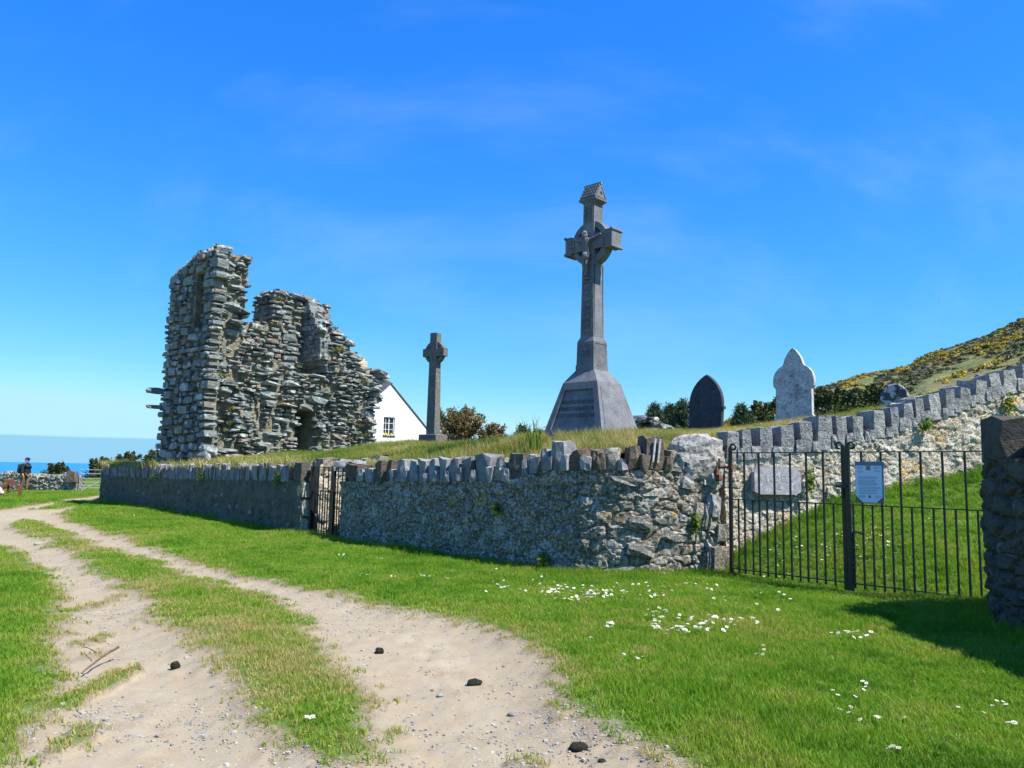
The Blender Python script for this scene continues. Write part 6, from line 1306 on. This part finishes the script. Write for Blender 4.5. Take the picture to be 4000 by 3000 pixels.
# plants rooted in the walls
def wall_plant(label, ln, px, py, w, h, n=90, mat='herb', seed=0):
    s_, z_ = z_on(ln, px, py); xy, t_, n_ = ln.frame(s_); r_ = np.random.RandomState(seed); c = np.array([xy[0] + n_[0] * 0.06, xy[1] + n_[1] * 0.06, z_])
    tx = np.array([t_[0], t_[1], 0]); nx_ = np.array([n_[0], n_[1], 0]); V = []; T = []
    for k in range(n):
        p = tx * r_.normal() * w * 0.4 + np.array([0, 0, 1]) * r_.normal() * h * 0.4 + nx_ * abs(r_.normal()) * 0.05; a = r_.normal(size=3); a /= np.linalg.norm(a); bb = np.cross(a, nx_ + 0.05); bb /= np.linalg.norm(bb); l_ = r_.uniform(0.02, 0.05); b0 = len(V)
        V += [p - a * l_, p + bb * l_ * 0.5, p + a * l_, p - bb * l_ * 0.5]; T.append((b0, b0 + 1, b0 + 2, b0 + 3))
    o = link('wall_plant', nmesh('wall_plant', np.array(V), np.array(T), MT[mat]), None, tuple(c)); tag(o, label, 'plant', 'plants growing in the walls')
for k, (lab, ln, px, py, w, h) in enumerate([('green plant under the far wall coping, nearest the grassy end', LF, 612, 1866, 0.5, 0.2), ('broad yellow-green plant under the middle of the far wall coping', LF, 798, 1860, 0.45, 0.28), ('trailing yellow-green plant under the coping left of the small gate', LF, 1098, 1860, 0.2, 0.35), ('small weed at the foot of the far wall', LF, 752, 2016, 0.12, 0.15),
        ('yellow-green sprig halfway up the shaded rubble wall', LN, 1958, 1986, 0.05, 0.08), ('leafy green weed at the foot of the shaded rubble wall', LN, 2140, 2188, 0.08, 0.12), ('dry grassy tuft in the sunlit wall left of the gate', LN, 2702, 2040, 0.06, 0.16),
        ('fern tuft hanging below the right-hand coping, nearest the lichen headstone', LW, 3612, 1662, 0.14, 0.14), ('fern tuft high on the climbing wall, near the right edge', LW, 3940, 1580, 0.14, 0.2), ('dark trailing weed right of the stone plaque', LW, 3150, 1880, 0.08, 0.25)]):
    wall_plant(lab, ln, px, py, w, h, 110, 'herb', 400 + k)
# ------------------------------------------------------------------ daisies
MT['petal'] = flat_mat('daisy_petals', (0.82, 0.82, 0.80), 0.7, var=0.03); MT['disc'] = flat_mat('daisy_centre', (0.72, 0.48, 0.04), 0.7)
def daisy_geo(r_, open_=1.0):
    V = [(0, 0, 0.004)]; F = []; M_ = []
    n = 12
    for k in range(n):
        a0, a1 = 2 * math.pi * (k - 0.42) / n, 2 * math.pi * (k + 0.42) / n; am = 2 * math.pi * k / n; up = 0.35 * (1 - open_)
        b0 = len(V); V += [(0.3 * math.cos(am), 0.3 * math.sin(am), 0.0), (0.75 * math.cos(a0), 0.75 * math.sin(a0), up * 0.7), (1.0 * math.cos(am), 1.0 * math.sin(am), up), (0.75 * math.cos(a1), 0.75 * math.sin(a1), up * 0.7)]; F.append((b0, b0 + 1, b0 + 2, b0 + 3)); M_.append(0)
    b0 = len(V); V += [(0.34 * math.cos(2 * math.pi * k / 8), 0.34 * math.sin(2 * math.pi * k / 8), 0.02) for k in range(8)] + [(0, 0, 0.16)]
    for k in range(8): F.append((b0 + k, b0 + (k + 1) % 8, b0 + 8)); M_.append(1)
    return np.array(V) * r_, F, M_
rd = random.Random(31)
CL = [(2250, 2322, 130, 30, 48, 'in the long drift below the sunlit wall'), (2450, 2312, 200, 32, 40, ''), (2050, 2300, 190, 30, 24, ''), (1700, 2258, 60, 22, 9, ''), (1540, 2256, 15, 5, 3, ''), (1420, 2250, 30, 6, 4, ''), (1340, 2172, 22, 5, 5, ''), (990, 2184, 14, 6, 3, ''), (1490, 2185, 20, 4, 3, ''), (1930, 2225, 10, 8, 3, ''), (2120, 2258, 6, 5, 2, ''), (2560, 2405, 55, 26, 14, ''), (2660, 2445, 130, 36, 42, ''), (2830, 2440, 130, 40, 30, ''), (2390, 2450, 25, 12, 6, ''), (2950, 2350, 200, 60, 16, ''), (2680, 2290, 40, 14, 5, ''), (2780, 2300, 30, 16, 4, ''), (3100, 2160, 150, 60, 36, ''), (3260, 2090, 90, 30, 10, ''), (3420, 2130, 90, 70, 26, ''), (3000, 2240, 90, 24, 10, ''), (3560, 2060, 120, 40, 8, ''), (3300, 2480, 60, 14, 6, ''), (3380, 2490, 60, 16, 6, ''), (430, 1998, 40, 4, 7, ''), (500, 2018, 30, 3, 6, '')]
NEARCL = [(2480, 2556, 50, 22, 8, 'in the cluster at the ragged right edge of the track'), (2590, 2470, 30, 20, 3, 'in the sparse trio above the bare track edge'), (2300, 2490, 12, 8, 2, 'alone where bare earth meets the lawn'), (2210, 2545, 8, 4, 1, 'nearest the bare track edge in mid lawn'), (2950, 2540, 55, 22, 5, 'in the middle of the open lawn'), (3340, 2690, 90, 40, 9, 'in the ring-shaped cluster on the near lawn'), (3310, 2765, 30, 26, 4, 'in the diagonal file below the ring cluster'), (3400, 2808, 50, 12, 5, 'in the row of blooms on the near lawn'), (3530, 2798, 6, 6, 1, 'single beside the row of blooms'), (3490, 2918, 30, 12, 4, 'in the lowest cluster on the near lawn'), (3750, 2755, 10, 14, 2, 'in the bright pair toward the right edge'), (3850, 2772, 8, 6, 1, 'large and single toward the right edge'), (3900, 2735, 40, 10, 4, 'in the small group below the big shadow'), (3960, 2810, 35, 8, 3, 'closest to the right edge of the lawn'), (1205, 2802, 26, 8, 5, 'on the grass strip between the wheel tracks')]
dme = []
for k in range(4):
    V_, F_, M_ = daisy_geo(0.0140 + 0.001 * k, 1.0 if k < 3 else 0.5); me = mesh('daisy', V_, F_, [MT['petal'], MT['disc']]); me.polygons.foreach_set('material_index', M_); dme.append(me)
def dpos(px, py):
    for q in range(3):
        p = gnd(px, py); z = float(ext_z(np.array([p[0]]), np.array([p[1]]))[0]); d = ray(px, py)
    # march along the ray to the ground
    t0 = 2.5; prev = None
    for t_ in np.linspace(3, 40, 500):
        p = EYE + d * t_
        if p[2] < float(ext_z(np.array([p[0]]), np.array([p[1]]))[0]) + 0.05: return p
    return None
for cx, cy, rx, ry, n, where in NEARCL:
    for k in range(n):
        a = rd.uniform(0, 6.28); f = math.sqrt(rd.uniform(0.05, 1)); p = gnd(cx + rx * f * math.cos(a), cy + ry * f * math.sin(a), 0.06)
        o = link('daisy', dme[rd.randrange(4)], None, (p[0], p[1], 0.058 + float(ext_z(np.array([p[0]]), np.array([p[1]]))[0])), (rd.uniform(-0.5, 0.3), rd.uniform(-0.3, 0.4), rd.uniform(0, 6)), (rd.uniform(0.85, 1.3),) * 3); tag(o, 'white daisy with yellow centre ' + where, 'daisy', 'daisies in the near lawn')
Vd, Fd, Md = [], [], []
for cx, cy, rx, ry, n, _w in CL:
    for k in range(int(n * 1.35)):
        a = rd.uniform(0, 6.28); f = math.sqrt(rd.uniform(0.02, 1)); p = dpos(cx + rx * f * math.cos(a), cy + ry * f * math.sin(a))
        if p is None or in_poly(p[0], p[1], YARD): continue
        V_, F_, M_ = daisy_geo(rd.uniform(0.017, 0.025), rd.choice([1, 1, 0.5])); e = np.array(Euler((rd.uniform(-0.7, 0.2), rd.uniform(-0.3, 0.5), rd.uniform(0, 6))).to_matrix()); b0 = len(Vd)
        Vd += [tuple(v) for v in V_ @ e.T + p + np.array([0, 0, 0.025])]; Fd += [tuple(i + b0 for i in f_) for f_ in F_]; Md += M_
me = mesh('daisies', Vd, Fd, [MT['petal'], MT['disc']]); me.polygons.foreach_set('material_index', Md); tag(link('daisies', me), 'drifts of small white daisies scattered over the lawn below the walls', 'daisies', kind='stuff')

# ------------------------------------------------------------------ small things on the track
def lump(name, label, px, py, dims, mat, cat, rz=0.0, group=None, seed=0, rnd=0.6):
    p = gnd(px, py); r_ = np.random.RandomState(seed); bm = bmesh.new(); bmesh.ops.create_icosphere(bm, subdivisions=2, radius=0.5)
    for v in bm.verts:
        n_ = v.co.normalized(); f = 1 + 0.35 * float(fbm(n_.x * 2.2 + seed, n_.y * 2.2 + n_.z * 1.7, 3, seed)) ; v.co = v.co * f
    me = bpy.data.meshes.new(name); bm.to_mesh(me); bm.free(); me.materials.append(MT[mat]); me.polygons.foreach_set('use_smooth', [True] * len(me.polygons))
    z = float(ext_z(np.array([p[0]]), np.array([p[1]]))[0]) - 0.05
    o = link(name, me, None, (p[0], p[1], z + dims[2] * 0.32), (0, 0, rz), dims); tag(o, label, cat, group); return o
GD = 'dried dung on the track'
lump('dung_ball', 'round black dung ball on the left wheel track', 685, 2596, (0.075, 0.07, 0.08), 'dung', 'dung', 0, GD, 1)
lump('dung_clump', 'small dark knobbly dung clump on the right wheel track, farthest away', 1482, 2540, (0.08, 0.07, 0.065), 'dung', 'dung', 0.4, GD, 2)
lump('dung_clump', 'flattened olive dung clump in the middle of the right wheel track', 1852, 2656, (0.125, 0.09, 0.06), 'dung', 'dung', 0.1, GD, 3)
lump('dung_clump', 'largest dark dung clump near the bottom edge of the track', 2258, 2898, (0.12, 0.085, 0.06), 'dung', 'dung', 0.0, GD, 4)
lump('dung_crumb', 'tiny dark dung crumb right of the largest clump', 2350, 2944, (0.05, 0.04, 0.03), 'dung', 'dung', 0.0, GD, 5)
for k, (px, py, s_, lab) in enumerate([(2125, 2985, 0.07, 'white stone at the bottom edge of the track'), (870, 2730, 0.05, 'grey stone in the left wheel track below the dung ball'), (545, 2455, 0.04, 'grey stone beside the grass strip on the left track'), (2190, 2850, 0.04, 'pale stone in the track above the largest dung clump'), (2000, 2760, 0.05, 'flat pale stone in the middle of the right track'), (1720, 2690, 0.045, 'grey stone left of the flattened dung clump'), (150, 2118, 0.14, 'dark stone on the near edge of the far track bend')]):
    lump('loose_stone', lab, px, py, (s_ * 1.3, s_, s_ * 0.6), 'pebble', 'stone', k * 0.7, 'loose stones on the track', 20 + k)
def stick(name, label, a, b, r_, bend=0.03, cat='stick'):
    p, q = gnd(*a), gnd(*b); p = np.array([p[0], p[1], 0.0]); q = np.array([q[0], q[1], 0.035]); pts = []; rq_ = random.Random(int(a[0]))
    for k in range(9):
        t_ = k / 8; pts.append(p * (1 - t_) + q * t_ + np.array([rq_.uniform(-1, 1) * bend * 0.4, rq_.uniform(-1, 1) * bend * 0.4, bend * math.sin(t_ * 3.1) + float(ext_z(np.array([p[0]]), np.array([p[1]]))[0])]))
    mb = MB(); mb.tube(pts, [r_ * (0.6 + 0.4 * k / 8) for k in range(9)], 6); o = mb.build(name, MT['wood'], None, True); tag(o, label, cat)
stick('dry_stick', 'thick dry brown stick lying across the left edge of the track', (318, 2640), (460, 2555), 0.010, 0.012)
stick('dry_stick', 'thin pale stalk lying behind the thick brown stick', (318, 2530), (375, 2572), 0.004, 0.012)
p = gnd(722, 2178); mb = MB()
mb.tube([(0, 0, 0.02), (0.14, 0.02, 0.03), (0.32, 0.0, 0.02)], [0.012, 0.035, 0.008], 7); mb.tube([(-0.25, -0.06, 0.01), (-0.05, -0.02, 0.02)], [0.006, 0.012], 5)
o = mb.build('pale_driftwood', MT['marble'], None, True, loc=(p[0], p[1], 0.0)); tag(o, 'bleached white splinter of wood at the edge of the right wheel track', 'driftwood')

# ------------------------------------------------------------------ stones in the churchyard grass
heap = thing('stone_heap', 'heap of grey lichened field stones between the memorial base and the conifers', 'stone heap', at(2545, 1690, 17.0)); SH = Stones(); rs_ = random.Random(6); hb_ = np.array(heap.location)
for px, py, w, h in [(2500, 1632, 0.36, 0.10), (2530, 1640, 0.4, 0.13), (2490, 1650, 0.3, 0.14), (2545, 1655, 0.42, 0.12), (2580, 1668, 0.45, 0.14), (2520, 1672, 0.5, 0.15), (2605, 1680, 0.32, 0.12), (2560, 1685, 0.55, 0.14), (2500, 1690, 0.4, 0.16), (2630, 1690, 0.3, 0.1), (2470, 1670, 0.3, 0.14), (2650, 1700, 0.25, 0.1)]:
    SH.add(at(px, py, 17.0 + rs_.uniform(-0.2, 0.3)), (w, 0.4, h), rotm([au, av, az], rs_.uniform(-0.8, 0.3), 0, rs_.uniform(-0.15, 0.15)), 'tower' if rs_.random() < 0.6 else 'lichstone', 'flat')
SH.build(heap, 300)
def slab_stone(name, label, px, py, d, dims, mat, rz, cat='grave slab', sh='block'):
    p = at(px, py, d); o = link(name, nmesh(name, SHAPES[sh][rs_.randrange(NVAR)], cube26()[1], MT[mat]), None, tuple(p), (rs_.uniform(-0.05, 0.05), rs_.uniform(-0.05, 0.05), rz), dims); tag(o, label, cat)
slab_stone('grave_slab', 'low pale stone slab lying in the grass right of the slender cross', 1808, 1770, 19.5, (0.62, 0.3, 0.16), 'marble', -0.2)
slab_stone('grave_marker', 'small upright grey stone marker beside the pale slab', 1868, 1758, 19.5, (0.32, 0.14, 0.30), 'tower', -0.3, 'grave marker')
slab_stone('grave_slab', 'dark flat grave slab right of the small grey marker', 1920, 1757, 20.5, (0.55, 0.9, 0.10), 'slate', -0.6)
slab_stone('fallen_stone', 'dark slanting stone leaning at the foot of the memorial base', 2398, 1728, 13.4, (0.34, 0.16, 0.16), 'slate', -0.3, 'stone', 'flat')
slab_stone('fallen_stone', 'pale flat stone in the grass above the small iron gate', 1395, 1812, 17.2, (0.5, 0.4, 0.14), 'boulder', 0.2, 'stone', 'flat')
slab_stone('fallen_stone', 'grey stone block in the grass beside the small gate opening', 1340, 1822, 17.3, (0.42, 0.35, 0.26), 'coping', 0.2, 'stone', 'block')
o = link('driftwood_pole', nmesh('driftwood_pole', SHAPES['block'][0], cube26()[1], MT['wood']), None, tuple(at(575, 1799, 30.5)), (0, 0.22, 0.1), (0.52, 0.06, 0.05)); tag(o, 'weathered timber lying on the grass left of the tower', 'timber')

# ------------------------------------------------------------------ far left: dry-stone wall, metal gate, rusty wheel
LD = Line([at(-700, 1900, 44)[:2], at(0, 1900, 42)[:2], at(300, 1900, 41)[:2]], False); zd = lambda q: 0.78 + 0.05 * np.sin(q * 1.7)
dwall = thing('dry_stone_wall', 'low tumbled dry-stone wall behind the walker by the sea', 'wall', (LD.p[2][0], LD.p[2][1], 0)); dwall['kind'] = 'thing'
wall_body('wall_face', LD, lambda q: q * 0 - 0.4, zd, 0.5, 'rubble', dwall, 0.12, 14, 0.05, (0.4, 0.22, 0.06), 131)
SD = Stones(); rw = random.Random(14); q = 6.0
while q < LD.len - 0.5:
    w = rw.uniform(0.18, 0.4); SD.add(np.append(LD.xy(q + w / 2) + np.array([0, 0.2]), zd(q) + 0.06), (w, 0.5, rw.uniform(0.18, 0.36)), rotm([np.array([1, 0, 0]), np.array([0, 1, 0]), az], rw.uniform(-0.3, 0.3), 0, rw.uniform(-0.2, 0.2)), rw.choice(['rubstone', 'roughcast', 'boulder', 'rubstone']), 'round', 'coping_stone'); q += w * 0.95
face_stones(SD, LD, lambda q: q * 0 - 0.2, lambda q: q * 0 + 0.9, 190, (0.18, 0.5), (0.10, 0.22), ['rubstone', 'roughcast', 'boulder'], (0.0, 0.06), 44, (7, LD.len - 0.1))
p = at(282, 1861, 40.9); SD.add(p, (0.52, 0.45, 0.60), rotm([np.array([1, 0, 0]), np.array([0, 1, 0]), az], 0.05), 'coping_brown', 'slab', 'end_stone')
SD.build(dwall, 300)
FA, FB = at(310, 1900, 41.0)[:2], at(490, 1900, 42.5)[:2]; fd = FB - FA; fl = np.hypot(*fd)
fg = thing('metal_field_gate', 'galvanised metal field gate with a diagonal brace beside the far wall corner', 'field gate', (FA[0], FA[1], 0), math.atan2(fd[1], fd[0]))
for zz in (0.12, 0.26, 0.40, 0.56, 0.76, 1.0, 1.2): bar(fg, 'rail', (0, 0, zz), (fl, 0, zz + 0.001), 0.03, mat='galv')
for x in (0, fl * 0.5, fl): bar(fg, 'upright', (x, 0.03, 0.05), (x, 0.03, 1.22), 0.04, mat='galv')
bar(fg, 'brace', (0.05, -0.03, 0.12), (fl * 0.92, -0.03, 1.2), 0.035, mat='galv')
wp = gnd(38, 1944); wh = thing('rusty_wheel', 'old rusty iron wheel rim half sunk in the grass at the left edge', 'iron wheel', (wp[0], wp[1], 0.02), 0.35)
mb = MB(); ring_mb(mb, 0.22, 0.42, 0.31, -0.05, 0.05, 40); mb.build('rim', MT['rust'], wh)
mb = MB()
for a in (0.3, 1.35, 2.4, 3.45): mb.tube([(0, 0, 0.22), (0.35 * math.cos(a), 0, 0.22 + 0.35 * math.sin(a))], 0.014, 6)
mb.build('spokes', MT['rust'], wh)['kind'] = 'stuff'
mb = MB(); mb.box((-0.12, 0.12, 0.70), (0.36, 0.2, 0.16), bev=0.02); mb.box((-0.12, 0.14, 0.4), (0.08, 0.08, 0.5)); mb.build('axle_block', MT['rust'], wh)
slab_stone('footing_stone', 'flat grey stone step in the grass below the walker', 88, 1930, 39.0, (0.5, 0.35, 0.16), 'boulder', 0.2, 'stone', 'flat')

# ------------------------------------------------------------------ walker by the sea wall
MT['skin'] = flat_mat('skin', (0.55, 0.32, 0.24), 0.6, var=0.05); MT['jacket'] = flat_mat('dark_jacket', (0.018, 0.030, 0.042), 0.8); MT['trouser'] = flat_mat('brown_trousers', (0.17, 0.11, 0.065), 0.9); MT['boot'] = flat_mat('brown_boots', (0.14, 0.075, 0.04), 0.7); MT['scarf'] = flat_mat('blue_scarf', (0.03, 0.13, 0.45), 0.8); MT['cap'] = flat_mat('navy_cap', (0.015, 0.03, 0.10), 0.8); MT['pack'] = flat_mat('grey_backpack', (0.045, 0.055, 0.05), 0.8); MT['hairg'] = flat_mat('grey_hair', (0.22, 0.2, 0.18), 0.8); MT['eye'] = flat_mat('eye', (0.02, 0.02, 0.02), 0.3)
pw = gnd(94, 1922); man = thing('person', 'walker in navy cap, blue scarf, dark jacket and brown trousers with a backpack', 'person', (pw[0], pw[1], 0.0), -0.15)
# local frame: +x is where he looks, z up, y to his left
BV = [(0, 0, 0.96), (0, 0, 1.12), (0.01, 0, 1.30), (0.0, 0, 1.44), (0.02, 0, 1.52), (0.045, 0, 1.60), (0.05, 0, 1.70),
      (0.0, 0.17, 1.42), (-0.02, 0.24, 1.18), (0.06, 0.25, 0.95), (0.09, 0.245, 0.87), (0.0, -0.17, 1.42), (-0.03, -0.24, 1.18), (0.03, -0.25, 0.94), (0.06, -0.245, 0.86),
      (0.0, 0.10, 0.88), (0.04, 0.11, 0.50), (0.02, 0.11, 0.09), (0.16, 0.12, 0.04), (0.0, -0.10, 0.88), (-0.06, -0.11, 0.50), (-0.14, -0.11, 0.09), (0.0, -0.12, 0.04)]
BE = [(0, 1), (1, 2), (2, 3), (3, 4), (4, 5), (5, 6), (3, 7), (7, 8), (8, 9), (9, 10), (3, 11), (11, 12), (12, 13), (13, 14), (0, 15), (15, 16), (16, 17), (17, 18), (0, 19), (19, 20), (20, 21), (21, 22)]
BR = [0.14, 0.13, 0.15, 0.13, 0.055, 0.085, 0.08, 0.065, 0.048, 0.034, 0.036, 0.065, 0.048, 0.034, 0.036, 0.085, 0.058, 0.042, 0.035, 0.085, 0.058, 0.042, 0.035]
for wi, sy in ((10, 1), (14, -1)):                                   # five slightly curled fingers on each hand
    bx, by, bz = BV[wi]
    for k, (dx, ln_) in enumerate(((0.028, 0.075), (0.010, 0.085), (-0.008, 0.08), (-0.024, 0.065))):
        i0 = len(BV); BV += [(bx + dx, by, bz - 0.05), (bx + dx + 0.012, by - sy * 0.012, bz - 0.05 - ln_)]; BR += [0.010, 0.008]; BE += [(wi, i0), (i0, i0 + 1)]
    i0 = len(BV); BV += [(bx + 0.05, by - sy * 0.015, bz - 0.015), (bx + 0.065, by - sy * 0.03, bz - 0.055)]; BR += [0.012, 0.009]; BE += [(wi, i0), (i0, i0 + 1)]
body = skin_body('body', BV, BE, BR, MT['skin'], man, 0, 1)
skin_body('jacket', [BV[i] for i in (1, 2, 3)] + [(0, 0, 0.90), (0.01, 0, 1.49), BV[7], BV[8], BV[9], BV[11], BV[12], BV[13]], [(3, 0), (0, 1), (1, 2), (2, 4), (2, 5), (5, 6), (6, 7), (2, 8), (8, 9), (9, 10)], [0.185, 0.19, 0.165, 0.19, 0.085, 0.095, 0.078, 0.06, 0.095, 0.078, 0.06], MT['jacket'], man, 0, 1)
skin_body('trousers', [(0, 0, 0.97), BV[15], BV[16], (0.022, 0.11, 0.13), BV[19], BV[20], (-0.135, -0.11, 0.13)], [(0, 1), (1, 2), (2, 3), (0, 4), (4, 5), (5, 6)], [0.155, 0.105, 0.082, 0.072, 0.105, 0.082, 0.072], MT['trouser'], man, 0, 1)
for a, bb, c in (((0.022, 0.11, 0.2), (0.02, 0.11, 0.06), (0.19, 0.12, 0.045)), ((-0.137, -0.11, 0.2), (-0.14, -0.11, 0.06), (0.03, -0.12, 0.045))): skin_body('boot', [a, bb, c], [(0, 1), (1, 2)], [0.058, 0.06, 0.048], MT['boot'], man, 0, 1)
mb = MB(); mb.tube([(0.035, 0, 1.50), (0.04, 0, 1.53), (0.045, 0, 1.565)], [0.105, 0.10, 0.08], 14); mb.tube([(0.12, 0.02, 1.52), (0.16, 0.03, 1.42)], [0.035, 0.03], 8); mb.build('scarf', MT['scarf'], man, True)
mb = MB(); mb.tube([(0.04, 0, 1.685), (0.04, 0, 1.72), (0.035, 0, 1.765), (0.035, 0, 1.785)], [0.105, 0.108, 0.085, 0.02], 16); mb.tube([(0.12, 0, 1.70), (0.185, 0, 1.695), (0.225, 0, 1.685)], [0.07, 0.055, 0.01], 10)
mb.v = [(x, y, z if x < 0.13 else 1.70 + (z - 1.70) * 0.25) for x, y, z in mb.v]; mb.build('cap', MT['cap'], man, True)
mb = MB(); mb.tube([(0.125, 0, 1.655), (0.155, 0, 1.625), (0.128, 0, 1.612)], [0.014, 0.02, 0.012], 6); mb.build('nose', MT['skin'], man, True)
mb = MB(); mb.box((0.122, 0, 1.585), (0.012, 0.05, 0.012)); mb.build('mouth', MT['rust'], man)
for sy in (-1, 1):
    mb = MB(); mb.box((0.125, sy * 0.034, 1.65), (0.012, 0.022, 0.012)); mb.build('eye', MT['eye'], man)
    mb = MB(); mb.tube([(0.04, sy * 0.085, 1.62), (0.035, sy * 0.10, 1.65), (0.04, sy * 0.09, 1.68)], [0.012, 0.022, 0.014], 6); mb.build('ear', MT['skin'], man, True)
mb = MB(); mb.tube([(-0.02, 0, 1.60), (-0.035, 0, 1.66), (-0.01, 0, 1.70)], [0.05, 0.075, 0.07], 10); mb.build('hair', MT['hairg'], man, True)
mb = MB(); mb.box((-0.27, 0, 1.20), (0.22, 0.34, 0.50), bev=0.06); mb.box((-0.38, 0, 1.10), (0.10, 0.24, 0.26), bev=0.03); bp_ = mb.build('backpack', MT['pack'], None); bp_.location = man.location; bp_.rotation_euler = man.rotation_euler; tag(bp_, "dark grey backpack worn by the walker at the sea wall", 'backpack')
mb = MB()
for sy in (-1, 1): mb.tube([(-0.18, sy * 0.11, 1.42), (0.02, sy * 0.115, 1.485), (0.16, sy * 0.11, 1.36), (0.15, sy * 0.13, 1.12), (-0.1, sy * 0.19, 1.0)], 0.018, 6)
mb.build('strap', MT['pack'], bp_, True)['kind'] = 'stuff'
# sheep just entering the frame on the left
MT['wool'] = flat_mat('white_wool', (0.72, 0.69, 0.63), 0.95, 0.1, 0.08, 25, 0.8); MT['pink'] = flat_mat('pink_ear', (0.62, 0.33, 0.30), 0.8)
sp = at(3, 1918, 29.0); sheep = thing('sheep', 'white sheep with a pink-lined ear, half cut off by the left edge', 'sheep', (sp[0] - 0.10, sp[1], 0.0), 0.35)
hz_ = sp[2]
SVv = [(-0.75, 0, 0.62), (-0.45, 0, 0.60), (-0.2, 0, 0.58), (-0.08, 0, 0.62), (0.02, 0, hz_ + 0.02), (0.10, -0.02, hz_ - 0.03), (0.20, -0.05, hz_ - 0.10),
       (-0.2, 0.12, 0.40), (-0.21, 0.12, 0.20), (-0.20, 0.12, 0.03), (-0.2, -0.12, 0.40), (-0.19, -0.12, 0.20), (-0.20, -0.12, 0.03),
       (-0.78, 0.12, 0.42), (-0.72, 0.13, 0.33), (-0.84, 0.13, 0.22), (-0.82, 0.13, 0.03), (-0.78, -0.12, 0.42), (-0.72, -0.13, 0.33), (-0.84, -0.13, 0.22), (-0.82, -0.13, 0.03), (-0.98, 0, 0.55)]
SE = [(0, 1), (1, 2), (2, 3), (3, 4), (4, 5), (5, 6), (2, 7), (7, 8), (8, 9), (2, 10), (10, 11), (11, 12), (0, 13), (13, 14), (14, 15), (15, 16), (0, 17), (17, 18), (18, 19), (19, 20), (0, 21)]
SRr = [0.23, 0.26, 0.22, 0.14, 0.105, 0.085, 0.055, 0.075, 0.04, 0.03, 0.075, 0.04, 0.03, 0.10, 0.07, 0.04, 0.03, 0.10, 0.07, 0.04, 0.03, 0.04]
skin_body('body', SVv, SE, SRr, MT['wool'], sheep, 1, 2)
for sy in (-1, 1):
    mb = MB(); mb.tube([(0.03, sy * 0.07, hz_ + 0.06), (0.06, sy * 0.14, hz_ + 0.08), (0.08, sy * 0.21, hz_ + 0.09)], [0.02, 0.04, 0.008], 8); mb.build('ear', MT['pink'], sheep, True)
    mb = MB(); mb.tube([(0.10, sy * 0.075, hz_ + 0.02), (0.11, sy * 0.09, hz_ + 0.02)], 0.014, 6); mb.build('eye', MT['eye'], sheep)
